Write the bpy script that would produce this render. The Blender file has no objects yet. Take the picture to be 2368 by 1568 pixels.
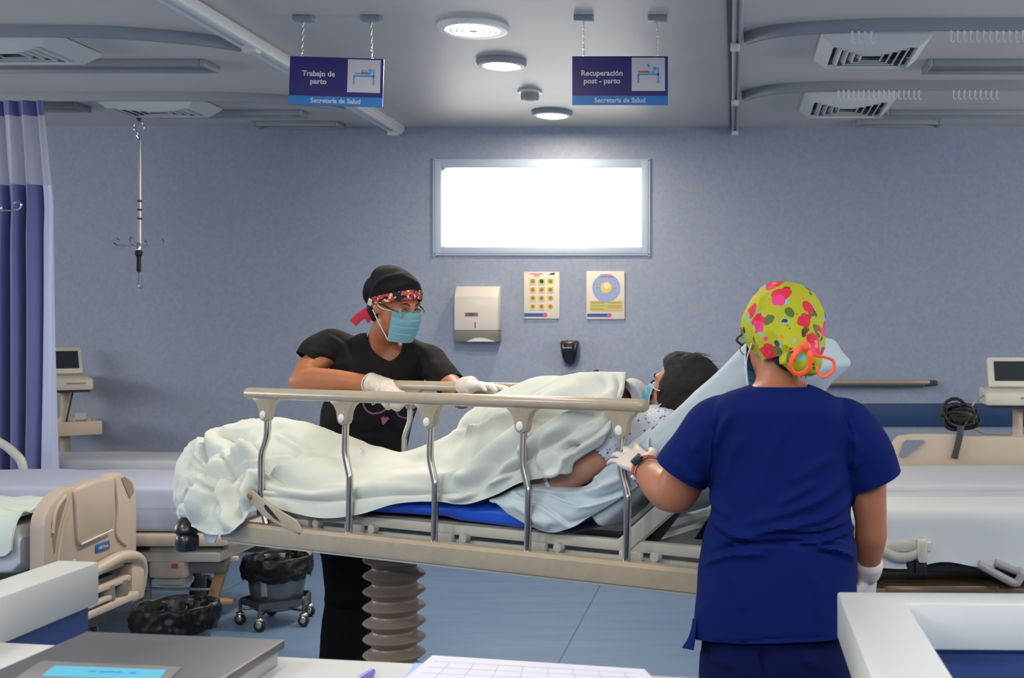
import bpy, bmesh, math, random
import numpy as np
from mathutils import Vector, Matrix, Quaternion, Euler, noise
from mathutils.bvhtree import BVHTree
random.seed(7)
SC = bpy.context.scene
COL = SC.collection

# ------------------------------------------------------------------ camera
CAMZ, FPX, CX, CY = 1.38, 2700.0, 1700.0, 772.0
cam_d = bpy.data.cameras.new('camera'); cam = bpy.data.objects.new('camera', cam_d); COL.objects.link(cam)
cam.location = (0, 0, CAMZ); cam.rotation_euler = (math.pi/2, 0, 0)
cam_d.sensor_width = 36; cam_d.lens = FPX/2368*36
cam_d.shift_x = -(CX-1184)/2368; cam_d.shift_y = -(784-CY)/2368
cam_d.dof.use_dof = True; cam_d.dof.focus_distance = 3.6; cam_d.dof.aperture_fstop = 7.0
SC.camera = cam
SC.view_settings.view_transform = 'Standard'; SC.view_settings.look = 'None'
SC.view_settings.gamma = 1; SC.view_settings.use_curve_mapping = False
SC.view_settings.exposure = 0.54
SC.cycles.use_denoising = True
SC.cycles.max_bounces = 8; SC.cycles.diffuse_bounces = 5; SC.cycles.caustics_reflective = False; SC.cycles.caustics_refractive = False

# ------------------------------------------------------------------ daylight outside
W = bpy.data.worlds.new('world'); SC.world = W; W.use_nodes = True
bg = W.node_tree.nodes['Background']; bg.inputs['Color'].default_value = (1.0, 0.985, 0.96, 1); bg.inputs['Strength'].default_value = 6.0

# ------------------------------------------------------------------ room dimensions
XL, XR, YB, YF, ZC = -7.2, 4.6, 7.94, -3.6, 2.79
WX0, WX1, WZ0, WZ1 = -2.04, -0.59, 1.925, 2.553      # window opening

def area(name, loc, sx, sy, power, color, rot=(0, 0, 0), spread=180, portal=False, parent=None):
    d = bpy.data.lights.new(name, 'AREA'); d.shape = 'RECTANGLE'; d.size = sx; d.size_y = sy
    d.energy = power; d.color = color; d.spread = math.radians(spread)
    if portal: d.cycles.is_portal = True
    o = bpy.data.objects.new(name, d); COL.objects.link(o); o.location = loc; o.rotation_euler = rot
    return o
area('window_daylight', ((WX0+WX1)/2, YB+0.16, (WZ0+WZ1)/2), WX1-WX0, WZ1-WZ0, 1, (1, 1, 1), rot=(-math.pi/2, 0, 0), portal=True)

# ------------------------------------------------------------------ helpers
def at(px, py, Y): return Vector(((px-CX)/FPX*Y, Y, CAMZ-(py-CY)/FPX*Y))
def proj(P):
    P = np.asarray(P); return CX+FPX*P[..., 0]/P[..., 1], CY-FPX*(P[..., 2]-CAMZ)/P[..., 1]
def lin(c):
    c = c/255.0
    return c/12.92 if c <= 0.04045 else ((c+0.055)/1.055)**2.4
def rgb(r, g, b): return (lin(r), lin(g), lin(b), 1)

MATS = {}
def M(name, col, rough=0.6, metal=0.0, var=0.0, vscale=8.0, bump=0.0, bscale=60.0, sss=0.0, coat=0.0, trans=0.0, emit=None, estr=0.0, alpha=1.0, col2=None, detail=4, sheen=0.0, spec=None):
    if name in MATS: return MATS[name]
    m = bpy.data.materials.new(name); m.use_nodes = True; nt = m.node_tree; b = nt.nodes['Principled BSDF']
    c = rgb(*col)
    b.inputs['Base Color'].default_value = c; b.inputs['Roughness'].default_value = rough; b.inputs['Metallic'].default_value = metal
    tc = nt.nodes.new('ShaderNodeTexCoord')
    if var > 0 or col2:
        n = nt.nodes.new('ShaderNodeTexNoise'); n.inputs['Scale'].default_value = vscale; n.inputs['Detail'].default_value = detail
        nt.links.new(tc.outputs['Object'], n.inputs['Vector'])
        r = nt.nodes.new('ShaderNodeValToRGB'); e = r.color_ramp.elements
        e[0].position = 0.35; e[1].position = 0.65
        if col2: e[0].color = c; e[1].color = rgb(*col2)
        else:
            e[0].color = tuple(v*(1-var) for v in c[:3])+(1,); e[1].color = tuple(min(1, v*(1+var)) for v in c[:3])+(1,)
        nt.links.new(n.outputs['Fac'], r.inputs['Fac']); nt.links.new(r.outputs['Color'], b.inputs['Base Color'])
    if bump > 0:
        n2 = nt.nodes.new('ShaderNodeTexNoise'); n2.inputs['Scale'].default_value = bscale; n2.inputs['Detail'].default_value = 5
        nt.links.new(tc.outputs['Object'], n2.inputs['Vector'])
        bp = nt.nodes.new('ShaderNodeBump'); bp.inputs['Strength'].default_value = bump; bp.inputs['Distance'].default_value = 0.01
        nt.links.new(n2.outputs['Fac'], bp.inputs['Height']); nt.links.new(bp.outputs['Normal'], b.inputs['Normal'])
    if sss > 0:
        b.inputs['Subsurface Weight'].default_value = sss; b.inputs['Subsurface Radius'].default_value = (0.02, 0.008, 0.004); b.inputs['Subsurface Scale'].default_value = 0.5
    if spec is not None: b.inputs['Specular IOR Level'].default_value = spec
    if coat > 0: b.inputs['Coat Weight'].default_value = coat; b.inputs['Coat Roughness'].default_value = 0.15
    if trans > 0: b.inputs['Transmission Weight'].default_value = trans
    if sheen > 0: b.inputs['Sheen Weight'].default_value = sheen
    if alpha < 1: b.inputs['Alpha'].default_value = alpha
    if emit: b.inputs['Emission Color'].default_value = rgb(*emit); b.inputs['Emission Strength'].default_value = estr
    MATS[name] = m
    return m

class G:
    """collects shapes that become one mesh"""
    def __init__(s): s.bm = bmesh.new()
    def _add(s, verts, faces, mi=0):
        vs = [s.bm.verts.new(v) for v in verts]
        out = []
        for f in faces:
            try:
                ff = s.bm.faces.new([vs[i] for i in f]); ff.smooth = True; ff.material_index = mi; out.append(ff)
            except ValueError: pass
        return s
    def merge(s, other, M=None):
        me = bpy.data.meshes.new('tmp'); other.bm.to_mesh(me)
        if M is not None: me.transform(M)
        s.bm.from_mesh(me); bpy.data.meshes.remove(me); return s
    def xf(s, M): bmesh.ops.transform(s.bm, matrix=M, verts=s.bm.verts[:]); return s
    def box(s, c, d, R=None, bev=0.0, seg=2, mi=0):
        t = bmesh.new(); bmesh.ops.create_cube(t, size=1)
        bmesh.ops.scale(t, vec=Vector(d), verts=t.verts[:])
        if bev > 0: bmesh.ops.bevel(t, geom=t.edges[:], offset=min(bev, min(d)*0.49), segments=seg, profile=0.5, affect='EDGES')
        if R is not None: bmesh.ops.transform(t, matrix=R.to_4x4(), verts=t.verts[:])
        bmesh.ops.translate(t, vec=Vector(c), verts=t.verts[:])
        for f in t.faces: f.smooth = True; f.material_index = mi
        me = bpy.data.meshes.new('tmp'); t.to_mesh(me); t.free(); s.bm.from_mesh(me); bpy.data.meshes.remove(me); return s
    def ell(s, c, r, R=None, nu=24, nv=14, mi=0):
        Mx = Matrix.Translation(Vector(c)) @ (R.to_4x4() if R is not None else Matrix.Identity(4)) @ Matrix.Diagonal((r[0], r[1], r[2], 1))
        t = bmesh.new(); bmesh.ops.create_uvsphere(t, u_segments=nu, v_segments=nv, radius=1, matrix=Mx)
        for f in t.faces: f.smooth = True; f.material_index = mi
        me = bpy.data.meshes.new('tmp'); t.to_mesh(me); t.free(); s.bm.from_mesh(me); bpy.data.meshes.remove(me); return s
    def tube(s, pts, r, n=12, spl=0, cap=True, flat=1.0, up=None, mi=0, closed=False):
        pts = [Vector(p) for p in pts]; rs = list(r) if hasattr(r, '__len__') else [r]*len(pts)
        if spl:
            P = []; Rr = []
            m = len(pts)
            for i in range(m if closed else m-1):
                p0 = pts[(i-1) % m] if (closed or i > 0) else pts[0]; p1 = pts[i]; p2 = pts[(i+1) % m]; p3 = pts[(i+2) % m] if (closed or i+2 < m) else pts[m-1]
                for k in range(spl):
                    t = k/spl
                    P.append(0.5*((2*p1)+(-p0+p2)*t+(2*p0-5*p1+4*p2-p3)*t*t+(-p0+3*p1-3*p2+p3)*t**3)); Rr.append(rs[i]*(1-t)+rs[(i+1) % m]*t)
            if not closed: P.append(pts[-1]); Rr.append(rs[-1])
            pts, rs = P, Rr
        m = len(pts); verts = []; prev = None
        for i in range(m):
            if closed: d = pts[(i+1) % m]-pts[i-1]
            else: d = pts[min(i+1, m-1)]-pts[max(i-1, 0)]
            if d.length < 1e-9: d = Vector((0, 0, 1))
            d.normalize()
            if prev is None:
                a = Vector(up) if up is not None else (Vector((0, 0, 1)) if abs(d.z) < 0.9 else Vector((1, 0, 0)))
            else: a = prev
            a = (a-d*a.dot(d)); a.normalize(); prev = a; b = d.cross(a)
            for k in range(n):
                th = 2*math.pi*k/n
                verts.append(pts[i]+(a*math.cos(th)*flat+b*math.sin(th))*rs[i])
        faces = []
        for i in range(m if closed else m-1):
            j = (i+1) % m
            for k in range(n): faces.append((i*n+k, i*n+(k+1) % n, j*n+(k+1) % n, j*n+k))
        if cap and not closed: faces.append(tuple(range(n-1, -1, -1))); faces.append(tuple((m-1)*n+k for k in range(n)))
        return s._add(verts, faces, mi)
    def limb(s, pts, rs, n=20, spl=6, flat=1.0, up=None):
        s.tube(pts, rs, n=n, spl=spl, flat=flat, up=up)
        for p, r in ((pts[0], rs[0]), (pts[-1], rs[-1])): s.ell(p, (r*0.98,)*3, nu=16, nv=10)
        return s
    def lathe(s, prof, c=(0, 0, 0), R=None, n=32, sc=(1, 1), capb=True, capt=True, mi=0):
        c = Vector(c); verts = []
        for r, z in prof:
            for k in range(n):
                th = 2*math.pi*k/n; v = Vector((r*math.cos(th)*sc[0], r*math.sin(th)*sc[1], z))
                if R is not None: v = R @ v
                verts.append(c+v)
        m = len(prof); faces = []
        for i in range(m-1):
            for k in range(n): faces.append((i*n+k, i*n+(k+1) % n, (i+1)*n+(k+1) % n, (i+1)*n+k))
        if capb: faces.append(tuple(range(n-1, -1, -1)))
        if capt: faces.append(tuple((m-1)*n+k for k in range(n)))
        return s._add(verts, faces, mi)
    def prism(s, poly, o, ex, ey, ez, h, bev=0.0, mi=0):
        """polygon in the ex,ey plane at o, extruded h along ez"""
        t = bmesh.new(); o = Vector(o); ex = Vector(ex); ey = Vector(ey); ez = Vector(ez)
        a = [t.verts.new(o+ex*p[0]+ey*p[1]) for p in poly]; b = [t.verts.new(o+ex*p[0]+ey*p[1]+ez*h) for p in poly]
        n = len(poly); t.faces.new(a[::-1]); t.faces.new(b)
        for i in range(n): t.faces.new((a[i], a[(i+1) % n], b[(i+1) % n], b[i]))
        bmesh.ops.recalc_face_normals(t, faces=t.faces[:])
        if bev > 0: bmesh.ops.bevel(t, geom=t.edges[:], offset=bev, segments=2, profile=0.5, affect='EDGES')
        for f in t.faces: f.smooth = True; f.material_index = mi
        me = bpy.data.meshes.new('tmp'); t.to_mesh(me); t.free(); s.bm.from_mesh(me); bpy.data.meshes.remove(me); return s
    def grid(s, P, closed_u=False, closed_v=False, mi=0, capu=False):
        """P: array [m][n] of points"""
        m, n = len(P), len(P[0]); verts = [Vector(p) for row in P for p in row]; faces = []
        for i in range(m if closed_u else m-1):
            for j in range(n if closed_v else n-1):
                faces.append((i*n+j, i*n+(j+1) % n, ((i+1) % m)*n+(j+1) % n, ((i+1) % m)*n+j))
        if capu: faces.append(tuple(range(n-1, -1, -1))); faces.append(tuple((m-1)*n+k for k in range(n)))
        return s._add(verts, faces, mi)
    def loft(s, secs, n=40, p=2.3, spl=4):
        """secs: (centre, halfwidth vector A, halfdepth vector B) - closed superellipse rings"""
        C = np.array([list(a[0])+list(a[1])+list(a[2]) for a in secs], float)
        C = crom(C, spl) if spl else C
        P = []
        for row in C:
            c, A, B = Vector(row[0:3]), Vector(row[3:6]), Vector(row[6:9]); ring = []
            for k in range(n):
                th = 2*math.pi*k/n; x, y = math.cos(th), math.sin(th)
                ring.append(c+A*math.copysign(abs(x)**(2/p), x)+B*math.copysign(abs(y)**(2/p), y))
            P.append(ring)
        return s.grid(P, closed_v=True, capu=True)

def crom(C, k):
    """Catmull-Rom subdivision of the rows of C, k samples per span"""
    m = len(C); out = []
    for i in range(m-1):
        p0, p1, p2, p3 = C[max(i-1, 0)], C[i], C[i+1], C[min(i+2, m-1)]
        for j in range(k):
            t = j/k
            out.append(0.5*((2*p1)+(-p0+p2)*t+(2*p0-5*p1+4*p2-p3)*t*t+(-p0+3*p1-3*p2+p3)*t**3))
    out.append(C[-1]); return np.array(out)
def surf(ctrl, ku, kv):
    C = np.array(ctrl, float)
    A = crom(C, ku)
    return np.swapaxes(crom(np.swapaxes(A, 0, 1), kv), 0, 1)
def grid_normals(P):
    du = np.gradient(P, axis=0); dv = np.gradient(P, axis=1); N = np.cross(du, dv)
    return N/np.maximum(np.linalg.norm(N, axis=-1, keepdims=True), 1e-9)
def seg_dist(X, Y, pts):
    """distance of each point to a polyline and the position 0..1 along it"""
    best = np.full(X.shape, 1e9); tt = np.zeros(X.shape); L = [0]
    for a, b in zip(pts[:-1], pts[1:]): L.append(L[-1]+math.hypot(b[0]-a[0], b[1]-a[1]))
    for i, (a, b) in enumerate(zip(pts[:-1], pts[1:])):
        dx, dy = b[0]-a[0], b[1]-a[1]; l2 = dx*dx+dy*dy+1e-9
        t = np.clip(((X-a[0])*dx+(Y-a[1])*dy)/l2, 0, 1)
        side = np.sign(dx*(Y-a[1])-dy*(X-a[0]))
        d = np.hypot(X-a[0]-t*dx, Y-a[1]-t*dy)
        k = d < np.abs(best); best = np.where(k, np.where(side == 0, d, d*side), best); tt = np.where(k, (L[i]+t*math.sqrt(l2))/L[-1], tt)
    return best, tt
def folds(X, Y, F):
    """sum of folds; each (polyline, amplitude m, width px[, 'step'])"""
    D = np.zeros(X.shape)
    for f in F:
        pl, amp, w = f[0], f[1], f[2]
        pl = crom(np.array(pl, float), 4) if len(pl) > 2 else np.array(pl, float)
        d, t = seg_dist(X, Y, [tuple(q) for q in pl])
        tap = np.clip(np.sin(np.pi*np.clip(t, 0.0, 1.0))*1.6, 0, 1)
        end = np.exp(-(np.maximum(np.abs(d)-0, 0)/w)**2)
        if len(f) > 3 and f[3] == 'step':        # soft overlap: ridge one side, crease the other
            a_ = math.copysign(min(abs(amp), w*0.00075), amp); D += a_*tap*(end*np.tanh(d/w*2.5)*1.2)
        else: D += amp*tap*end
    return D
def fnoise(P, scale, seed=0.0):
    out = np.zeros(P.shape[:-1])
    it = np.nditer(out, flags=['multi_index'], op_flags=['writeonly'])
    for x in it:
        p = P[it.multi_index]; x[...] = noise.noise(Vector((p[0]*scale+seed, p[1]*scale, p[2]*scale)))
    return out

def wmat(o):
    m = o.matrix_basis.copy()
    while o.parent is not None:
        o = o.parent; m = o.matrix_basis @ m
    return m
def fin_mesh(name, g, mats, angle=40, normals=True):
    bm = g.bm if isinstance(g, G) else g
    if normals: bmesh.ops.recalc_face_normals(bm, faces=bm.faces[:])
    me = bpy.data.meshes.new(name); bm.to_mesh(me)
    for m in (mats if isinstance(mats, (list, tuple)) else [mats]): me.materials.append(m)
    me.shade_smooth()
    try: me.set_sharp_from_angle(angle=math.radians(angle))
    except Exception: pass
    return me
def link(name, me, parent=None):
    o = bpy.data.objects.new(name, me); COL.objects.link(o)
    if parent is not None: o.parent = parent
    return o
def part(name, g, mats, parent, label=None, angle=40, fr=None, kind=None, normals=True):
    """g is in world coordinates unless fr (a matrix taking it there) is given; becomes a child of parent"""
    if fr is not None: g.xf(fr)
    g.xf(wmat(parent).inverted())
    me = fin_mesh(name, g, mats, angle, normals); g.bm.free()
    o = link(name, me, parent)
    if label: o['label'] = label
    if kind: o['kind'] = kind
    return o
def thing(name, label, cat, loc=(0, 0, 0), rz=0.0, group=None, kind=None):
    o = bpy.data.objects.new(name, None); COL.objects.link(o); o.location = loc; o.rotation_euler = (0, 0, rz); o.empty_display_size = 0.1
    o['label'] = label; o['category'] = cat
    if group: o['group'] = group
    if kind: o['kind'] = kind
    return o
def solo(name, g, mats, label=None, cat=None, group=None, kind=None, angle=40, fr=None, normals=True):
    if fr is not None: g.xf(fr)
    xs = [v.co.x for v in g.bm.verts]; ys = [v.co.y for v in g.bm.verts]; zs = [v.co.z for v in g.bm.verts]
    c = Vector(((min(xs)+max(xs))/2, (min(ys)+max(ys))/2, min(zs)))
    g.xf(Matrix.Translation(-c)); me = fin_mesh(name, g, mats, angle, normals); g.bm.free()
    o = link(name, me); o.location = c
    if label: o['label'] = label
    if cat: o['category'] = cat
    if group: o['group'] = group
    if kind: o['kind'] = kind
    return o
def dup(root, loc=None, label=None, group=None, rz=None):
    def cp(o, par):
        c = o.copy(); COL.objects.link(c); c.parent = par
        for ch in [x for x in list(bpy.data.objects) if x.parent is o]: cp(ch, c)
        return c
    r = cp(root, None)
    if loc is not None: r.location = loc
    if rz is not None: r.rotation_euler = (0, 0, rz)
    if label: r['label'] = label
    if group: r['group'] = group
    return r
def fuse(g, voxel=0.008, smooth=6, factor=0.5):
    """one continuous surface out of overlapping closed shapes"""
    me = bpy.data.meshes.new('tmp'); bmesh.ops.recalc_face_normals(g.bm, faces=g.bm.faces[:]); g.bm.to_mesh(me); g.bm.free()
    o = bpy.data.objects.new('tmp', me); COL.objects.link(o)
    r = o.modifiers.new('r', 'REMESH'); r.mode = 'VOXEL'; r.voxel_size = voxel; r.adaptivity = 0
    if smooth: s = o.modifiers.new('s', 'SMOOTH'); s.iterations = smooth; s.factor = factor
    dg = bpy.context.evaluated_depsgraph_get(); dg.update()
    m2 = bpy.data.meshes.new_from_object(o.evaluated_get(dg))
    out = G(); out.bm.from_mesh(m2)
    for f in out.bm.faces: f.smooth = True
    bpy.data.objects.remove(o); bpy.data.meshes.remove(me); bpy.data.meshes.remove(m2)
    return out
def displace(g, F, nz=None, front=True, only=None):
    """push the vertices of g along their normals by the folds of F (drawn in photo pixels) on the camera side"""
    bm = g.bm; bm.normal_update(); vs = bm.verts[:]
    P = np.array([v.co[:] for v in vs]); N = np.array([v.normal[:] for v in vs])
    x, y = proj(P); D = folds(x, y, F)
    if front:
        view = np.array([0, 0, CAMZ])-P; view /= np.linalg.norm(view, axis=1, keepdims=True)
        D *= np.clip((N*view).sum(1)*3+0.3, 0, 1)
    if nz:
        for sc_, am, sd in nz: D += am*fnoise(P, sc_, sd)
    for v, n_, d in zip(vs, N, D): v.co = v.co+Vector(n_)*float(d)
    return g
def cut(g, pred):
    """drop the faces whose centre satisfies pred(centre, normal)"""
    bm = g.bm; bm.normal_update()
    fs = [f for f in bm.faces if pred(f.calc_center_median(), f.normal)]
    bmesh.ops.delete(bm, geom=fs, context='FACES'); return g
def cutf(g, f):
    """cut the surface cleanly along f = 0 and drop the side where f > 0; f takes an array of points"""
    bm = g.bm; bm.verts.ensure_lookup_table(); bm.verts.index_update()
    V = f(np.array([v.co[:] for v in bm.verts])); V = np.where(np.abs(V) < 1e-6, 1e-6, V)
    val = {v: float(x) for v, x in zip(bm.verts, V)}; new = []
    for e in list(bm.edges):
        a, b = e.verts; fa, fb = val[a], val[b]
        if (fa > 0) != (fb > 0):
            t = min(0.98, max(0.02, fa/(fa-fb))); _, nv = bmesh.utils.edge_split(e, a, t); val[nv] = 0.0; new.append(nv)
    if new: bmesh.ops.connect_verts(bm, verts=new, check_degenerate=False)
    fs = [fc for fc in bm.faces if sum(val.get(v, 0.0) for v in fc.verts) > 0]
    bmesh.ops.delete(bm, geom=fs, context='FACES')
    for fc in bm.faces: fc.smooth = True
    return g
def fplane(c, n_, r):
    """beyond the plane c,n_ but only within r of c"""
    c = np.array(c[:]); n_ = np.array(n_[:])
    return lambda P: np.minimum(((P-c)@n_), r-np.linalg.norm(P-c, axis=1))
def fpoly(poly, back=None):
    """inside a polygon drawn in photo pixels (distance, positive inside)"""
    def f(P):
        x, y = proj(P); pl = crom(np.array(poly+[poly[0]], float), 5); d, _ = seg_dist(x, y, [tuple(q) for q in pl]); d = np.abs(d)*0.0015
        ins = np.zeros(x.shape, bool); j = len(pl)-1
        for i in range(len(pl)):
            xi, yi, xj, yj = pl[i][0], pl[i][1], pl[j][0], pl[j][1]
            if yi != yj: c = ((yi > y) != (yj > y)) & (x < (xj-xi)*(y-yi)/(yj-yi)+xi); ins ^= c
            j = i
        return np.where(ins, d, -d)
    return f
def shell(g, th):
    """gives an open surface a cloth thickness"""
    bm = g.bm; bm.normal_update(); vs = bm.verts[:]; fs = bm.faces[:]; be = [e for e in bm.edges if e.is_boundary]
    tw = {v: bm.verts.new(v.co-v.normal*th) for v in vs}
    for f in fs:
        try: bm.faces.new([tw[v] for v in reversed(f.verts)])
        except ValueError: pass
    for e in be:
        a, b = e.verts
        try: bm.faces.new((a, b, tw[b], tw[a]))
        except ValueError: pass
    for f in bm.faces: f.smooth = True
    return g
def text(body, size, mat, parent, o, ex, ey, name='lettering', ext=0.0008, align='CENTER', bold=0.0, label=None):
    """lettering in the plane ex,ey with its middle at o"""
    c = bpy.data.curves.new('t', 'FONT'); c.body = body; c.size = size; c.align_x = align; c.align_y = 'CENTER'; c.extrude = ext; c.offset = bold; c.resolution_u = 2
    t = bpy.data.objects.new('t', c); COL.objects.link(t)
    dg = bpy.context.evaluated_depsgraph_get(); dg.update(); me = bpy.data.meshes.new_from_object(t.evaluated_get(dg))
    g = G(); g.bm.from_mesh(me); bpy.data.objects.remove(t); bpy.data.curves.remove(c); bpy.data.meshes.remove(me)
    ex = Vector(ex).normalized(); ey = Vector(ey).normalized(); ez = ex.cross(ey)
    R = Matrix((ex, ey, ez)).transposed().to_4x4()
    g.xf(Matrix.Translation(Vector(o)) @ R)
    if parent is None: return g
    return part(name, g, mat, parent, label=label)
def decal(polys, bvh, off=0.002, sub=10):
    """thin print on a surface: each polygon (photo pixels, convex quads) laid on what the ray meets"""
    g = G()
    for q in polys:
        A, B, C, D = [np.array(v, float) for v in q]; P = []
        ok = True
        for i in range(sub+1):
            row = []
            for j in range(3):
                u, v = i/sub, j/2; p = (A*(1-u)+B*u)*(1-v)+(D*(1-u)+C*u)*v
                d = at(p[0], p[1], 1.0)-Vector((0, 0, CAMZ)); d.normalize()
                h = bvh.ray_cast(Vector((0, 0, CAMZ)), d)
                if h[0] is None: ok = False; break
                row.append(h[0]-d*off)
            if not ok: break
            P.append(row)
        if ok: g.grid(P)
    return g
def stroke(pts, w):
    """quads along a px polyline"""
    q = []; P = [np.array(p, float) for p in pts]
    for a, b in zip(P[:-1], P[1:]):
        d = b-a; n = np.array([-d[1], d[0]])/max(np.hypot(*d), 1e-6)*w/2
        q.append((a+n, b+n, b-n, a-n))
    return q
# ------------------------------------------------------------------ materials of the room
def wall_mat():
    m = bpy.data.materials.new('wall_mottled_blue_vinyl'); m.use_nodes = True; nt = m.node_tree; b = nt.nodes['Principled BSDF']
    tc = nt.nodes.new('ShaderNodeTexCoord')
    n = nt.nodes.new('ShaderNodeTexNoise'); n.inputs['Scale'].default_value = 30; n.inputs['Detail'].default_value = 7; n.inputs['Roughness'].default_value = 0.62; n.inputs['Distortion'].default_value = 0.6
    nt.links.new(tc.outputs['Object'], n.inputs['Vector'])
    r = nt.nodes.new('ShaderNodeValToRGB'); r.color_ramp.elements[0].position = 0.36; r.color_ramp.elements[0].color = rgb(143, 157, 183)
    r.color_ramp.elements[1].position = 0.66; r.color_ramp.elements[1].color = rgb(160, 167, 180)
    nt.links.new(n.outputs['Fac'], r.inputs['Fac']); nt.links.new(r.outputs['Color'], b.inputs['Base Color'])
    n2 = nt.nodes.new('ShaderNodeTexNoise'); n2.inputs['Scale'].default_value = 90; n2.inputs['Detail'].default_value = 4
    nt.links.new(tc.outputs['Object'], n2.inputs['Vector'])
    bp = nt.nodes.new('ShaderNodeBump'); bp.inputs['Strength'].default_value = 0.25; bp.inputs['Distance'].default_value = 0.004
    nt.links.new(n2.outputs['Fac'], bp.inputs['Height']); nt.links.new(bp.outputs['Normal'], b.inputs['Normal'])
    b.inputs['Roughness'].default_value = 0.55
    return m
def floor_mat():
    m = bpy.data.materials.new('floor_blue_vinyl'); m.use_nodes = True; nt = m.node_tree; b = nt.nodes['Principled BSDF']
    tc = nt.nodes.new('ShaderNodeTexCoord'); sep = nt.nodes.new('ShaderNodeSeparateXYZ'); nt.links.new(tc.outputs['Object'], sep.inputs[0])
    n = nt.nodes.new('ShaderNodeTexNoise'); n.inputs['Scale'].default_value = 5; n.inputs['Detail'].default_value = 6
    mp = nt.nodes.new('ShaderNodeMapping'); mp.inputs['Scale'].default_value = (0.5, 3, 1); nt.links.new(tc.outputs['Object'], mp.inputs[0]); nt.links.new(mp.outputs[0], n.inputs['Vector'])
    r = nt.nodes.new('ShaderNodeValToRGB'); r.color_ramp.elements[0].position = 0.3; r.color_ramp.elements[0].color = rgb(92, 120, 154)
    r.color_ramp.elements[1].position = 0.7; r.color_ramp.elements[1].color = rgb(108, 132, 160)
    nt.links.new(n.outputs['Fac'], r.inputs['Fac'])
    # welded seams every 2 m
    add = nt.nodes.new('ShaderNodeMath'); add.operation = 'ADD'; add.inputs[1].default_value = 20.74+1.0-1.3; nt.links.new(sep.outputs['X'], add.inputs[0])
    mod = nt.nodes.new('ShaderNodeMath'); mod.operation = 'MODULO'; mod.inputs[1].default_value = 2.0; nt.links.new(add.outputs[0], mod.inputs[0])
    sb = nt.nodes.new('ShaderNodeMath'); sb.operation = 'SUBTRACT'; sb.inputs[1].default_value = 1.0; nt.links.new(mod.outputs[0], sb.inputs[0])
    ab = nt.nodes.new('ShaderNodeMath'); ab.operation = 'ABSOLUTE'; nt.links.new(sb.outputs[0], ab.inputs[0])
    lt = nt.nodes.new('ShaderNodeMath'); lt.operation = 'LESS_THAN'; lt.inputs[1].default_value = 0.0035; nt.links.new(ab.outputs[0], lt.inputs[0])
    mx = nt.nodes.new('ShaderNodeMix'); mx.data_type = 'RGBA'; nt.links.new(lt.outputs[0], mx.inputs['Factor']); nt.links.new(r.outputs['Color'], mx.inputs['A']); mx.inputs['B'].default_value = rgb(62, 82, 112)
    nt.links.new(mx.outputs['Result'], b.inputs['Base Color'])
    b.inputs['Roughness'].default_value = 0.42
    return m
def ceil_mat():
    m = M('ceiling_white_paint', (206, 203, 197), 0.5, var=0.05, vscale=0.9, bump=0.12, bscale=3)
    return m
WALL, FLOOR, CEIL = wall_mat(), floor_mat(), ceil_mat()
WHITE = M('white_plastic', (216, 218, 214), 0.4)
BEIGE = M('beige_bed_plastic', (196, 180, 162), 0.42)
RAIL = M('beige_rail_enamel', (176, 163, 140), 0.3, coat=0.3, var=0.05, vscale=30)
STEEL = M('brushed_steel', (206, 200, 190), 0.24, metal=1.0)
CHROME = M('chrome', (215, 215, 215), 0.12, metal=1.0)
BLACK = M('black_rubber', (20, 20, 22), 0.5)
LGREY = M('light_grey_enamel', (186, 184, 172), 0.4, coat=0.2)
MGREY = M('grey_enamel', (128, 128, 124), 0.45)
DGREY = M('dark_grey_plastic', (58, 60, 62), 0.5)
ALU = M('white_aluminium', (222, 225, 226), 0.35)
GREYM = M('painted_grey_metal', (150, 156, 162), 0.45)
WARMLAMP = M('lamp_diffuser_warm', (255, 240, 220), 0.5, emit=(255, 226, 190), estr=9)
COOLLAMP = M('lamp_diffuser_cool', (250, 250, 252), 0.5, emit=(250, 250, 255), estr=5)
NAVYPANEL = M('dark_blue_laminate', (52, 74, 130), 0.5)
COUNTER = M('white_solid_surface', (206, 209, 206), 0.35)

def struct(name, g, m, **k): return solo(name, g, m, kind='structure', **k)
# ------------------------------------------------------------------ shell
T = 0.15
struct('floor', G().box(((XL+XR)/2, (YB+YF)/2, -0.05), (XR-XL+2*T, YB-YF+2*T, 0.1)), FLOOR)
struct('ceiling', G().box(((XL+XR)/2, (YB+YF)/2, ZC+0.05), (XR-XL+2*T, YB-YF+2*T, 0.1)), CEIL)
g = G()
g.box(((XL+WX0)/2, YB+T/2, ZC/2), (WX0-XL, T, ZC)); g.box(((WX1+XR)/2, YB+T/2, ZC/2), (XR-WX1, T, ZC))
g.box(((WX0+WX1)/2, YB+T/2, WZ0/2), (WX1-WX0, T, WZ0)); g.box(((WX0+WX1)/2, YB+T/2, (WZ1+ZC)/2), (WX1-WX0, T, ZC-WZ1))
struct('wall_back', g, WALL)
SWY0, SWY1, SWZ0, SWZ1 = 2.6, 6.4, 1.35, 2.35      # unseen windows added in both side walls to brighten the ward
for nm, X_ in (('left', XL-T/2), ('right', XR+T/2)):
    g = G(); g.box((X_, (SWY0+YF)/2, ZC/2), (T, SWY0-YF, ZC)); g.box((X_, (SWY1+YB)/2, ZC/2), (T, YB-SWY1, ZC)); g.box((X_, (SWY0+SWY1)/2, SWZ0/2), (T, SWY1-SWY0, SWZ0)); g.box((X_, (SWY0+SWY1)/2, (SWZ1+ZC)/2), (T, SWY1-SWY0, ZC-SWZ1))
    struct('wall_'+nm, g, WALL)
area('added_side_daylight', (XL-0.12, (SWY0+SWY1)/2, (SWZ0+SWZ1)/2), SWZ1-SWZ0, SWY1-SWY0, 1, (1, 1, 1), rot=(0, -math.pi/2, 0), portal=True)
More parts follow.
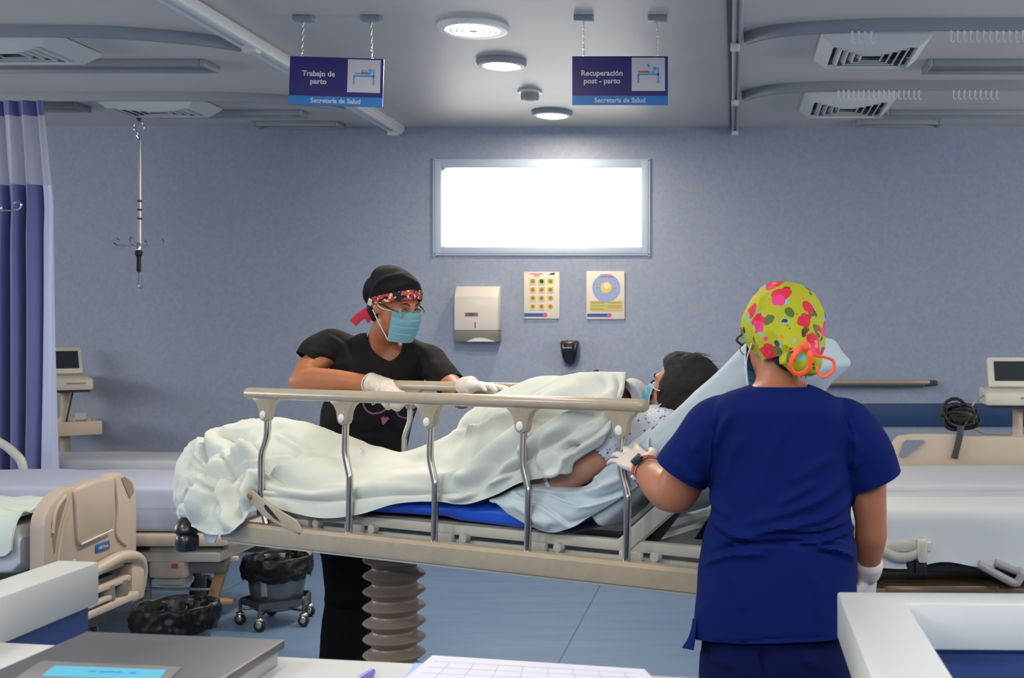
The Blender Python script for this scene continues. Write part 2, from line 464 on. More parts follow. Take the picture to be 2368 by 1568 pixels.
area('added_side_daylight', (XR+0.12, (SWY0+SWY1)/2, (SWZ0+SWZ1)/2), SWZ1-SWZ0, SWY1-SWY0, 1, (1, 1, 1), rot=(0, math.pi/2, 0), portal=True)
struct('wall_front', G().box(((XL+XR)/2, YF-T/2, ZC/2), (XR-XL, T, ZC)), WALL)
COVE = M('beige_cove_base', (150, 146, 134), 0.5)
def cove(x0, x1, y, s=1):
    pr = [(0, 0.0), (-0.035, 0.0), (-0.03, 0.004), (-0.012, 0.02), (-0.006, 0.045), (-0.006, 0.125), (0, 0.13)]
    return G().prism(pr, (x0, y, 0.001), (0, s, 0), (0, 0, 1), (1, 0, 0), x1-x0)
struct('baseboard_back', cove(XL+0.01, XR-0.01, YB-0.001), COVE)
g = G().box(((0.55+XR)/2, YB-0.012, 0.83), (XR-0.55-0.02, 0.022, 0.155), bev=0.004)
struct('trim_1', g, M('teal_blue_bumper_board', (38, 70, 112), 0.5))
# window
FR = M('window_frame_pale_blue', (188, 204, 222), 0.4)
w1 = thing('window_1', 'bright frosted window high in the blue back wall', 'window', ((WX0+WX1)/2, YB, WZ0), kind='structure')
g = G(); fw = 0.045
cx, cz, ww, hh = (WX0+WX1)/2, (WZ0+WZ1)/2, WX1-WX0, WZ1-WZ0
for sx in (-1, 1): g.box((cx+sx*(ww/2-fw/2), YB+0.045, cz), (fw, 0.13, hh-0.002), bev=0.003)
for sz in (-1, 1): g.box((cx, YB+0.045, cz+sz*(hh/2-fw/2)), (ww-2*fw, 0.13, fw), bev=0.003)
part('window_frame', g, FR, w1)
gp = M('frosted_pane', (255, 255, 255), 0.6, trans=1.0)
part('pane', G().box((cx, YB+0.08, cz), (ww-2*fw+0.01, 0.006, hh-2*fw+0.01)), gp, w1)
g = G(); b = 0.012
for sx in (-1, 1): g.box((cx+sx*(ww/2+0.006), YB-0.008, cz), (0.016, 0.014, hh+0.04), bev=0.003)
for sz in (-1, 1): g.box((cx, YB-0.008, cz+sz*(hh/2+0.006)), (ww+0.02, 0.014, 0.016), bev=0.003)
part('trim', g, FR, w1)

for k, (nm, X_) in enumerate((('left', XL-T/2), ('right', XR+T/2))):
    w_ = thing('window_%d' % (k+2), 'added daylight window in the %s side wall, unseen, brightening the ward' % nm, 'window', (X_, (SWY0+SWY1)/2, SWZ0), kind='structure')
    g = G()
    for yy in (SWY0+0.02, (SWY0+SWY1)/2, SWY1-0.02): g.box((X_, yy, (SWZ0+SWZ1)/2), (0.08, 0.04, SWZ1-SWZ0-0.002))
    for zz_ in (SWZ0+0.02, SWZ1-0.02): g.box((X_, (SWY0+SWY1)/2, zz_), (0.08, SWY1-SWY0-0.08, 0.038))
    part('window_frame', g, FR, w_)
# ------------------------------------------------------------------ ceiling lights
dl = thing('ceiling_downlight', 'round warm ceiling downlight closest to the window wall', 'ceiling light', (-1.16, 7.40, ZC), group='round ceiling downlights')
g = G().lathe([(0.095, 0.0), (0.125, 0.0), (0.13, -0.012), (0.118, -0.03), (0.098, -0.034), (0.095, -0.03)], (-1.16, 7.40, ZC), capb=False, capt=False)
part('bezel', g, GREYM, dl)
part('diffuser', G().lathe([(0.0001, -0.04), (0.06, -0.039), (0.094, -0.03), (0.096, -0.005), (0.0001, -0.004)], (-1.16, 7.40, ZC), capb=False, capt=False), WARMLAMP, dl)
d2 = dup(dl, (-1.205, 6.02, ZC), label='round warm ceiling downlight between the large round diffuser and the smoke detector')
for yy in (4.25, 3.2, 2.1): dup(dl, (-1.2, yy, ZC), label='added unseen warm downlight over the stretcher, nearer than the large round light')  # added downlights out of view, extending the row to light the stretcher
for (x, y, e) in ((-1.16, 7.40, 10), (-1.205, 6.02, 12), (-1.2, 4.25, 7), (-1.2, 3.2, 6), (-1.2, 2.1, 3)):
    area('downlight_lamp', (x, y, ZC-0.045), 0.16, 0.16, e, (1, 0.86, 0.68)).data.shape = 'DISK'
bd = thing('round_ceiling_light', 'large round bright ceiling light with concentric louvre rings', 'ceiling light', (-1.2, 5.35, ZC))
part('bezel', G().lathe([(0.125, 0.0), (0.16, 0.0), (0.165, -0.008), (0.155, -0.022), (0.13, -0.024), (0.125, -0.02)], (-1.2, 5.35, ZC), capb=False, capt=False), M('white_bezel', (235, 236, 238), 0.4), bd)
g = G()
for r in (0.045, 0.072, 0.099): g.lathe([(r, -0.014), (r+0.008, -0.014), (r+0.008, -0.024), (r, -0.024), (r, -0.014)], (-1.2, 5.35, ZC), capb=False, capt=False)
g.lathe([(0.0001, -0.014), (0.02, -0.014), (0.02, -0.025), (0.0001, -0.027)], (-1.2, 5.35, ZC), capb=False, capt=False)
part('louvre_ring', g, M('white_bezel2', (225, 226, 228), 0.4), bd)
part('diffuser', G().lathe([(0.0001, -0.014), (0.127, -0.014), (0.127, -0.001), (0.0001, -0.001)], (-1.2, 5.35, ZC), capb=False, capt=False), M('lamp_diffuser_round', (250, 250, 252), 0.5, emit=(250, 248, 250), estr=5.0), bd)
area('round_light_lamp', (-1.2, 5.35, ZC-0.03), 0.24, 0.24, 20, (1, 0.94, 0.86)).data.shape = 'DISK'
# unseen light panels added above the nurses' station to brighten the room
n = 0
for (x, y, e) in ((-3.2, 1.3, 28), (0.0, 0.4, 7), (-2.6, -1.6, 70), (0.0, -1.6, 60), (2.6, 1.3, 28)):
    r = thing('added_panel_light', 'added rectangular light panel above the nurses counter, out of view', 'ceiling light', (x, y, ZC), group='added light panels above the counter')
    g = G()
    for sx in (-1, 1): g.box((x+sx*0.605, y, ZC-0.02), (0.03, 0.62, 0.04), bev=0.004)
    for sy in (-1, 1): g.box((x, y+sy*0.305, ZC-0.02), (1.18, 0.03, 0.04), bev=0.004)
    part('frame', g, ALU, r)
    part('diffuser', G().box((x, y, ZC-0.012), (1.19, 0.59, 0.012)), COOLLAMP, r)
    area('added_panel_lamp', (x, y, ZC-0.03), 1.15, 0.56, e, (1, 0.97, 0.93))
# smoke detector
x, y = -1.19, 6.77
sd = thing('smoke_detector', 'white round smoke detector on the ceiling between two downlights', 'smoke detector', (x, y, ZC))
part('base', G().lathe([(0.065, 0), (0.07, -0.004), (0.068, -0.016), (0.055, -0.018)], (x, y, ZC), capb=False), WHITE, sd)
part('housing', G().lathe([(0.052, -0.016), (0.052, -0.045), (0.046, -0.058), (0.03, -0.064), (0.001, -0.066)], (x, y, ZC), capb=False), M('greyish_plastic', (150, 152, 150), 0.5), sd)

# ------------------------------------------------------------------ ceiling tracks
def track(name, xy, label, w=0.035, h=0.045, m=ALU, zt=ZC):
    P = crom(np.array(xy, float), 8) if len(xy) > 2 else np.array(xy, float)
    rows = []
    for i, p in enumerate(P):
        d = P[min(i+1, len(P)-1)]-P[max(i-1, 0)]; d /= np.linalg.norm(d); nrm = np.array([-d[1], d[0]])
        sec = [(-w/2, 0), (-w/2, -h*0.55), (-w*0.32, -h), (-w*0.12, -h), (-w*0.1, -h*0.75), (w*0.1, -h*0.75), (w*0.12, -h), (w*0.32, -h), (w/2, -h*0.55), (w/2, 0)]
        rows.append([Vector((p[0]+nrm[0]*a, p[1]+nrm[1]*a, zt+b_)) for a, b_ in sec])
    return G().grid(rows, closed_v=True, capu=True)
tl = thing('partition_track', 'white ceiling track running to the wall left of the window, beside the hanging sign', 'ceiling track', (-2.3, 6.4, ZC), group='straight ceiling tracks')
part('rail', track('', [(-2.33, 4.2), (-2.30, 7.93)], '', 0.11, 0.05), ALU, tl)
part('lip', G().box((-2.262, 6.1, ZC-0.035), (0.02, 3.6, 0.05), bev=0.004), M('lit_lip_white', (240, 240, 236), 0.35), tl)  # lit right flank of the track, its brightness put into a paler colour
for yy in (5.55, 7.86): part('joint_clip', G().box((-2.30, yy, ZC-0.055), (0.07, 0.06, 0.045), bev=0.008), WHITE, tl)
tr = thing('partition_track', 'grey ceiling track running to the wall right of the window', 'ceiling track', (0.0, 6.4, ZC), group='straight ceiling tracks')
part('rail', track('', [(0.015, 4.2), (0.0, 7.93)], '', 0.05, 0.05), GREYM, tr)
part('seam_strip', G().box((-0.03, 6.05, ZC-0.012), (0.012, 3.7, 0.022)), DGREY, tr)
for yy in (5.5, 6.82, 7.86): part('joint_clip', G().box((0.0, yy, ZC-0.06), (0.045, 0.06, 0.03), bev=0.006), WHITE, tr)
def ctrack(xy, label):
    return solo('curtain_track', track('', xy, '', 0.03, 0.055, M('track_grey', (150, 155, 160), 0.45)), MATS['track_grey'], label, 'curtain track', 'curved curtain tracks on the ceiling')
ctrack([(-2.37, 5.60), (-2.55, 5.47), (-2.85, 5.36), (-3.2, 5.33), (-4.2, 5.33), (-6.9, 5.33)], 'curved curtain track on the left ceiling, the one nearer the camera')
ctrack([(-2.37, 7.1), (-2.55, 6.95), (-2.85, 6.84), (-3.2, 6.80), (-4.2, 6.80), (-6.9, 6.80)], 'curved curtain track on the left ceiling that carries the purple curtain')
ctrack([(0.05, 5.47), (0.2, 5.33), (0.5, 5.25), (0.9, 5.22), (2.4, 5.22), (4.4, 5.22)], 'curved curtain track on the right ceiling, above the larger air vent')
ctrack([(0.05, 6.80), (0.2, 6.62), (0.5, 6.53), (0.9, 6.50), (2.4, 6.50), (4.4, 6.50)], 'curved curtain track on the right ceiling, beyond the larger air vent')
# gliders waiting on the right-hand tracks
GL = M('glider_white', (225, 226, 224), 0.4)
gl = G().box((0, 0, -0.012), (0.012, 0.02, 0.02), bev=0.003); gl.tube([(0, 0, -0.02), (0, 0.0, -0.045), (0.008, 0, -0.055), (0.014, 0, -0.046)], 0.0035, n=6)
g0 = None
def gliders(xs, y, lab, grp):
    global g0
    for xx in xs:
        if g0 is None:
            gg = G().merge(gl); g0 = solo('curtain_glider', gg, GL, lab, 'curtain hook', grp); o = g0
        else: o = g0.copy(); COL.objects.link(o); o['label'] = lab; o['group'] = grp
        o.location = (xx, y, ZC-0.055-0.055)
gliders([0.53+0.028*i for i in range(4)], 5.235, 'white curtain glider in the short cluster just above the larger right vent', 'curtain gliders above the larger right vent')
gliders([0.97+0.029*i for i in range(13)], 5.22, 'white curtain glider in the row at the right edge of the nearer right track', 'curtain gliders at the right edge of the nearer right track')
gliders([0.58+0.028*i for i in range(17)], 6.50, 'white curtain glider in the long row above the smaller right vent', 'curtain gliders above the smaller right vent')
gliders([1.22+0.03*i for i in range(9)], 6.50, 'white curtain glider in the sparse row right of the smaller vent', 'curtain gliders right of the smaller vent')

# ------------------------------------------------------------------ ceiling air vents and dark fluorescent strips
VM = M('vent_white', (205, 208, 208), 0.45); VD = M('vent_dark', (40, 42, 45), 0.7)
def vent(x0, x1, y0, y1, label):
    cx_, cy_ = (x0+x1)/2, (y0+y1)/2; w_, d_ = x1-x0, y1-y0
    r = thing('air_vent', label, 'air vent', (cx_, cy_, ZC), group='square ceiling air vents')
    g = G(); h = 0.07; e = 0.06
    o = [(x0, y0), (x1, y0), (x1, y1), (x0, y1)]; i_ = [(x0+e, y0+e*0.8), (x1-e, y0+e*0.8), (x1-e, y1-e*0.8), (x0+e, y1-e*0.8)]
    V = [Vector((a, b_, ZC-0.004)) for a, b_ in o]+[Vector((a, b_, ZC-0.018)) for a, b_ in o]+[Vector((a, b_, ZC-h)) for a, b_ in i_]+[Vector((a, b_, ZC-h+0.02)) for a, b_ in [(p[0]*0.97+cx_*0.03, p[1]*0.97+cy_*0.03) for p in i_]]
    F_ = []
    for k in range(3):
        for j in range(4): F_.append((k*4+j, k*4+(j+1) % 4, (k+1)*4+(j+1) % 4, (k+1)*4+j))
    g._add(V, F_); part('frame', g, VM, r)
    g = G()
    for k in range(1, 5):
        f = k/5.6; a, b_ = (w_-2*e)/2*(1-f), (d_-1.6*e)/2*(1-f)
        for (p, q, sx_, sy_, rot) in ((cx_, cy_-b_, 2*a, 0.014, 0), (cx_, cy_+b_, 2*a, 0.014, 0)):
            g.box((p, q, ZC-h+0.012-0.006*k*0), (sx_, 0.004, 0.03), R=Matrix.Rotation(0.7 if q < cy_ else -0.7, 3, 'X'))
        for sg in (-1, 1):
            g.box((cx_+sg*a, cy_, ZC-h+0.012), (0.004, 2*b_, 0.03), R=Matrix.Rotation(0.7*sg, 3, 'Y'))
    part('louvres', g, VM, r)
    part('duct', G().box((cx_, cy_, ZC-0.012), (w_-2*e, d_-1.6*e, 0.012)), VD, r)
vent(-3.80, -3.18, 5.40, 5.86, 'white louvred air vent on the left ceiling, cut by the left edge of the photo')
vent(-3.80, -3.20, 6.90, 7.28, 'white louvred air vent above the hanging drip pole')
vent(0.40, 0.92, 5.42, 5.95, 'white louvred air vent on the right ceiling, the larger one')
vent(0.40, 0.95, 6.72, 7.30, 'white louvred air vent on the right ceiling, the smaller one further back')
def strip(x0, x1, y0, y1, label, h=0.035):
    r = thing('strip_light', label, 'strip light', ((x0+x1)/2, (y0+y1)/2, ZC), group='unlit flat strip lights on the ceiling')
    cx_, cy_, w_, d_ = (x0+x1)/2, (y0+y1)/2, x1-x0, y1-y0
    g = G()
    for sx in (-1, 1): g.box((cx_+sx*(w_/2-0.012), cy_, ZC-h/2), (0.024, d_, h), bev=0.004)
    for sy in (-1, 1): g.box((cx_, cy_+sy*(d_/2-0.012), ZC-h/2), (w_-0.05, 0.024, h), bev=0.004)
    part('frame', g, GREYM, r)
    part('diffuser', G().box((cx_, cy_, ZC-0.012), (w_-0.05, d_-0.05, 0.012)), M('unlit_diffuser', (120, 124, 128), 0.4), r)
strip(-4.10, -2.72, 5.98, 6.17, 'unlit strip light on the left ceiling, in front of the drip pole vent')
strip(-3.68, -2.72, 7.335, 7.455, 'unlit strip light on the left ceiling whose end lies under the blue sign')
strip(-5.4, -4.0, 7.10, 7.26, 'unlit strip light behind the purple curtain top')
strip(-3.20, -2.62, 7.72, 7.86, 'short unlit strip light against the wall left of the window')
strip(0.99, 2.3, 5.98, 6.20, 'unlit strip light on the right ceiling beside the larger vent')
strip(0.95, 2.3, 7.34, 7.46, 'unlit strip light on the right ceiling beside the smaller vent')
strip(0.80, 1.36, 7.66, 7.80, 'short unlit strip light against the wall on the right')

# ------------------------------------------------------------------ hanging signs
NAVY = M('sign_navy', (36, 34, 110), 0.35); SKY = M('sign_sky_blue', (38, 120, 196), 0.35); TXT = M('sign_white_text', (205, 205, 214), 0.5)
PIC = M('sign_pictogram_panel', (196, 196, 206), 0.45); PB = M('picto_blue', (84, 158, 214), 0.5); PR = M('picto_red', (206, 76, 52), 0.5)
def sign(c4, Y, l1, l2, label, chains, post):
    tlp, trp, brp, blp = [at(a, b_, Y) for a, b_ in c4]
    ex = ((trp-tlp)+(brp-blp)).normalized(); ey = ((tlp-blp)+(trp-brp)).normalized(); ez = ex.cross(ey).normalized(); ey = ez.cross(ex)
    c = (tlp+trp+brp+blp)/4; w_ = ((trp-tlp).length+(brp-blp).length)/2; h_ = ((tlp-blp).length+(trp-brp).length)/2
    R = Matrix((ex, ey, ez)).transposed()
    def bx(x, y, sx, sy, z=0.0045, sz=0.001): return (c+ex*x+ey*y+ez*z), (sx, sy, sz)
    r = thing('hanging_sign', label, 'sign', c-ey*h_/2, group='blue signs hung from the ceiling')
    def B(nm, x, y, sx, sy, m, z=0.0045, sz=0.001): p, d = bx(x, y, sx, sy, z, sz); return part(nm, G().box(p, d, R=R), m, r)
    B('board', 0, 0, w_, h_, NAVY, 0, 0.008)
    B('stripe', 0, -h_*0.405, w_, h_*0.19, SKY, 0.0046)
    s = h_*0.68
    B('pictogram_panel', w_*0.5-s*0.5-w_*0.03, h_*0.13, s, s, PIC, 0.0048)
    px_, py_ = w_*0.5-s*0.5-w_*0.03, h_*0.13
    g = G()
    def q(x, y, sx, sy, z=0.0058): g.box(c+ex*(px_+x*s)+ey*(py_+y*s)+ez*z, (sx*s, sy*s, 0.0008), R=R)
    q(0, 0.0, 0.62, 0.055); q(-0.3, -0.13, 0.05, 0.26); q(0.3, -0.13, 0.05, 0.28); q(0.3, 0.1, 0.045, 0.24)
    def dot(x, y, rr): g.lathe([(rr*s, -0.0004), (rr*s, 0.0004)], c+ex*(px_+x*s)+ey*(py_+y*s)+ez*0.0058, R=R, n=14)
    dot(0.19, 0.17, 0.06)
    if post:
        q(0.13, 0.07, 0.14, 0.04); dot(0.0, 0.27, 0.04); q(0.02, 0.22, 0.02, 0.08)
        part('pictogram', g, PB, r); g = G(); q(-0.14, 0.075, 0.34, 0.05); part('pictogram_blanket', g, PR, r)
    else:
        q(-0.15, 0.075, 0.26, 0.045); q(0.12, 0.08, 0.16, 0.07)
        th = [math.pi*k/8 for k in range(9)]
        for a, b_ in zip(th[:-1], th[1:]):
            m_ = (a+b_)/2; q(-0.0+0.085*math.cos(m_), 0.08+0.1*math.sin(m_), 0.035, 0.02)
        part('pictogram', g, PB, r); g = G(); q(-0.01, 0.09, 0.1, 0.055); part('pictogram_belly', g, PR, r)
    tx = -w_*0.5+(w_-s-w_*0.03)/2
    text(l1, h_*0.155, TXT, r, c+ex*tx+ey*h_*0.15+ez*0.005, ex, ey, bold=0.0008)
    text(l2, h_*0.155, TXT, r, c+ex*tx+ey*h_*(-0.01)+ez*0.005, ex, ey, bold=0.0008)
    text('Secretaría de Salud', h_*0.135, TXT, r, c-ey*h_*0.405+ez*0.0056, ex, ey, bold=0.0006)
    for (a, b_, a2, b2) in chains:
        top = at(a, b_, Y); top.z = ZC-0.001; bot = at(a2, b2, Y); bot.z -= 0.004
        part('ceiling_mount', G().box((top.x, top.y, ZC-0.012), (0.085, 0.05, 0.022), bev=0.003), M('mount_grey', (140, 152, 160), 0.5), r)
        g = G(); n_ = 12
        for k in range(n_):
            p = top.lerp(bot, (k+0.5)/n_); L = (top-bot).length/n_
            g.tube([p+Vector((0.004*math.cos(t_) if k % 2 else 0, 0 if k % 2 else 0.004*math.cos(t_), L*0.62*math.sin(t_))) for t_ in [i*math.pi/4 for i in range(8)]], 0.0012, n=5, closed=True)
        part('chain', g, STEEL, r)
YS = 5.18
sign([(672, 130), (888, 137), (885, 248), (668, 242)], YS, 'Trabajo de', 'parto', 'navy hanging sign reading Trabajo de parto with a labour bed pictogram', [(702, 60, 698, 133), (858, 60, 861, 138)], False)
sign([(1325, 131), (1546, 130), (1543, 244), (1322, 243)], YS, 'Recuperación', 'post - parto', 'navy hanging sign reading Recuperación post - parto', [(1350, 55, 1351, 132), (1521, 55, 1519, 132)], True)

# ------------------------------------------------------------------ wall things
def wallthing(name, label, cat, px, py): return thing(name, label, cat, at(px, py, YB))
r = wallthing('towel_dispenser', 'white paper towel dispenser with grey lower part on the wall', 'paper towel dispenser', 1109, 790)
a, b_ = at(1060, 662, YB), at(1160, 662, YB); zt, zm, zb = at(0, 662, YB).z, at(0, 764, YB).z, at(0, 790, YB).z
x0, x1 = a.x, b_.x
prof = [(0, zt), (-0.07, zt-0.004), (-0.105, zt-0.06), (-0.115, zt-0.07), (-0.12, zm), (0, zm)]
part('housing', G().prism(prof, (x0, YB-0.001, 0), (0, 1, 0), (0, 0, 1), (1, 0, 0), x1-x0, bev=0.006), M('dispenser_white', (222, 214, 204), 0.35, coat=0.3), r)
prof = [(0, zm), (-0.118, zm), (-0.11, zb), (0, zb)]
part('lower_tray', G().prism(prof, (x0+0.002, YB-0.001, 0), (0, 1, 0), (0, 0, 1), (1, 0, 0), x1-x0-0.004, bev=0.005), M('dispenser_grey', (128, 126, 118), 0.4), r)
q = [at(1078, 790, 1), at(1095, 783, 1), at(1109, 781, 1), at(1124, 783, 1), at(1145, 790, 1)]
part('paper_towel', G().prism([(v.x*(YB-.12), CAMZ+(v.z-CAMZ)*(YB-.12)) for v in q], (0, YB-0.122, 0), (1, 0, 0), (0, 0, 1), (0, 1, 0), 0.06), WHITE, r)
xc = (x0+x1)/2
part('label_plate', G().box((xc-0.03, YB-0.121, at(0, 727, YB-.12).z), (0.085, 0.003, 0.024), bev=0.001), M('plate_brown', (120, 112, 98), 0.5), r)
part('lock_slot', G().box((xc-0.006, YB-0.121, at(0, 752, YB-.12).z), (0.006, 0.003, 0.04)), DGREY, r)
part('logo', G().box((xc-0.03, YB-0.123, at(0, 727, YB-.12).z), (0.036, 0.002, 0.008), bev=0.0009), M('logo_blue', (50, 60, 110), 0.5), r)

def poster(c4, label, draw):
    tlp, trp, brp, blp = [at(p[0], p[1], YB-0.012) for p in c4]; c = (tlp+trp+brp+blp)/4
    w_ = (trp-tlp).length; h_ = (tlp-blp).length
    r = thing('wall_poster', label, 'poster', (c.x, YB, c.z-h_/2), group='posters on the back wall')
    part('board', G().box((c.x, YB-0.007, c.z), (w_, 0.012, h_), bev=0.001), M('poster_paper', (232, 222, 206), 0.5), r)
    def R_(nm, x, y, sx, sy, m, z=0.0135): part(nm, G().box((c.x+(x-0.5)*w_, YB-z, c.z+(0.5-y)*h_), (sx*w_, 0.0008, sy*h_)), m, r)
    draw(R_, r, c, w_, h_)
PK = M('print_pink', (216, 84, 140), 0.6); PBL = M('print_blue', (52, 84, 170), 0.6); PY = M('print_yellow', (226, 214, 120), 0.6); PRB = M('print_brown', (168, 128, 112), 0.6); PLB = M('print_light_blue', (150, 172, 214), 0.6); PDB = M('print_dark', (52, 66, 100), 0.6); PG = M('print_olive', (198, 190, 118), 0.6)
def ico(x, y, rr, m, r, c, w_, h_, nm='picture', z=0.0142): part(nm, G().lathe([(rr*w_, 0), (rr*w_, 0.0006)], (c.x+(x-0.5)*w_, YB-z, c.z+(0.5-y)*h_), R=Matrix.Rotation(math.pi/2, 3, 'X'), n=20), m, r)
def tri(x, y, s_, m, r, c, w_, h_): part('mountain_mark', G().prism([(-s_*w_, 0), (-0.2*s_*w_, 0.5*s_*w_), (s_*w_, 0.7*s_*w_), (s_*w_, 0)], (c.x+(x-0.5)*w_, YB-0.0145, c.z+(0.5-y)*h_), (1, 0, 0), (0, 0, 1), (0, 1, 0), 0.001), m, r)
def d1(R_, r, c, w_, h_):
    R_('headline', 0.35, 0.04, 0.36, 0.02, PK); R_('headline', 0.36, 0.075, 0.2, 0.012, PK); R_('headline', 0.36, 0.1, 0.12, 0.008, PK); tri(0.78, 0.06, 0.09, PDB, r, c, w_, h_)
    for j in range(4):
        for i in range(3):
            x_, y_ = 0.25+0.25*i, 0.2+0.18*j
            R_('tile', x_, y_, 0.2, 0.12, PY); ico(x_, y_, 0.06, PDB if (i, j) == (1, 0) else PRB, r, c, w_, h_)
            if not (i == 2 and j != 1): R_('caption', x_, y_+0.075, 0.17, 0.012, PLB)
    R_('footer_bar', 0.3, 0.92, 0.58, 0.075, PBL); ico(0.6, 0.92, 0.065, PK, r, c, w_, h_, 'footer_badge')
def d2_(R_, r, c, w_, h_):
    ico(0.52, 0.35, 0.37, PLB, r, c, w_, h_, 'blue_disc')
    R_('headline', 0.52, 0.075, 0.3, 0.02, PLB, 0.0155); R_('headline', 0.52, 0.115, 0.36, 0.02, PK, 0.0155)
    ico(0.52, 0.34, 0.15, M('print_gold', (226, 206, 96), 0.6), r, c, w_, h_, 'yellow_figure', 0.0152); ico(0.54, 0.31, 0.085, M('print_cream', (232, 226, 200), 0.6), r, c, w_, h_, 'yellow_figure', 0.016)
    for (x_, y_) in ((0.29, 0.33), (0.75, 0.33), (0.56, 0.22), (0.4, 0.47), (0.72, 0.52)): R_('pink_note', x_, y_, 0.13, 0.02, M('print_rose', (226, 168, 170), 0.6), 0.0165)
    R_('green_box', 0.52, 0.73, 0.86, 0.22, PG)
    for (x_, y_) in ((0.3, 0.655), (0.74, 0.655), (0.3, 0.72), (0.74, 0.72), (0.3, 0.79), (0.72, 0.76)): R_('text_line', x_, y_, 0.34, 0.02, M('print_tan', (190, 160, 96), 0.6), 0.0145)
    R_('footer_bar', 0.3, 0.92, 0.56, 0.07, PBL); ico(0.6, 0.92, 0.06, PK, r, c, w_, h_, 'footer_badge')
poster([(1211, 629), (1293, 629), (1295, 737), (1211, 737)], 'white poster with rows of twelve small pictures, left of the two wall posters', d1)
poster([(1357, 627), (1445, 627), (1443, 738), (1356, 738)], 'cream poster with a large pale blue disc on the back wall', d2_)
# soap dispenser
p = at(1320, 818, YB); r = thing('soap_dispenser', 'black wall soap dispenser with a pointed bottom', 'soap dispenser', (p.x, YB, p.z-0.09))
def rr(z, w_, d_): return (Vector((p.x, YB-d_/2-0.002, z)), Vector((w_/2, 0, 0)), Vector((0, d_/2, 0)))
zz = lambda y: at(0, y, YB).z
part('body', G().loft([rr(zz(848), 0.012, 0.03), rr(zz(842), 0.05, 0.06), rr(zz(832), 0.09, 0.08), rr(zz(815), 0.115, 0.1), rr(zz(797), 0.125, 0.1)], p=2.6), M('black_gloss', (22, 22, 26), 0.2, coat=0.5), r)
part('top_cover', G().loft([rr(zz(797), 0.13, 0.105), rr(zz(792), 0.128, 0.104), rr(zz(788), 0.112, 0.085), rr(zz(787), 0.09, 0.05)], p=2.6), M('dark_brown_gloss', (58, 46, 44), 0.25, coat=0.4), r)
part('logo_strip', G().box((p.x-0.01, YB-0.104, zz(804)), (0.06, 0.004, 0.006)), M('logo_grey', (170, 170, 170), 0.5), r)
# faucet spout just above the blanket
p = at(1357, 862, 7.6); r = thing('faucet', 'chrome faucet on the wall, peeking above the blanket', 'faucet', (p.x, YB, p.z-0.12))
part('spout', G().tube([(p.x+0.03, YB-0.01, p.z-0.08), (p.x+0.03, YB-0.1, p.z-0.05), (p.x, YB-0.22, p.z), (p.x-0.01, YB-0.3, p.z-0.03)], 0.014, n=14, spl=5), CHROME, r)
part('lever', G().ell((p.x+0.05, YB-0.24, p.z+0.0), (0.02, 0.03, 0.018)), BLACK, r)
part('wall_plate', G().lathe([(0.03, 0), (0.035, 0.01), (0.03, 0.02)], (p.x+0.03, YB-0.001, p.z-0.08), R=Matrix.Rotation(math.pi/2, 3, 'X')), CHROME, r)
# handrail on the right
p0, p1 = at(1930, 886, YB-0.07), at(2150, 886, YB-0.07)
r = thing('wall_handrail', 'wooden and steel wall handrail above the right-hand bed', 'handrail', ((p0.x+p1.x)/2, YB, p0.z-0.03))
L0 = -0.2
part('rail', G().box(((L0+p1.x)/2, YB-0.075, p0.z+0.005), (p1.x-L0, 0.03, 0.03), bev=0.01), M('rail_bronze', (178, 158, 136), 0.3, metal=0.4), r)
part('lower_rail', G().box(((L0+p1.x)/2-0.02, YB-0.06, p0.z-0.022), (p1.x-L0-0.04, 0.02, 0.014), bev=0.004), DGREY, r)
part('end_cap', G().box((p1.x+0.01, YB-0.045, p0.z+0.0), (0.09, 0.085, 0.035), bev=0.012), DGREY, r)
for xx in (0.0, 0.5): part('bracket', G().box((xx, YB-0.03, p0.z-0.01), (0.03, 0.06, 0.03), bev=0.004), DGREY, r)

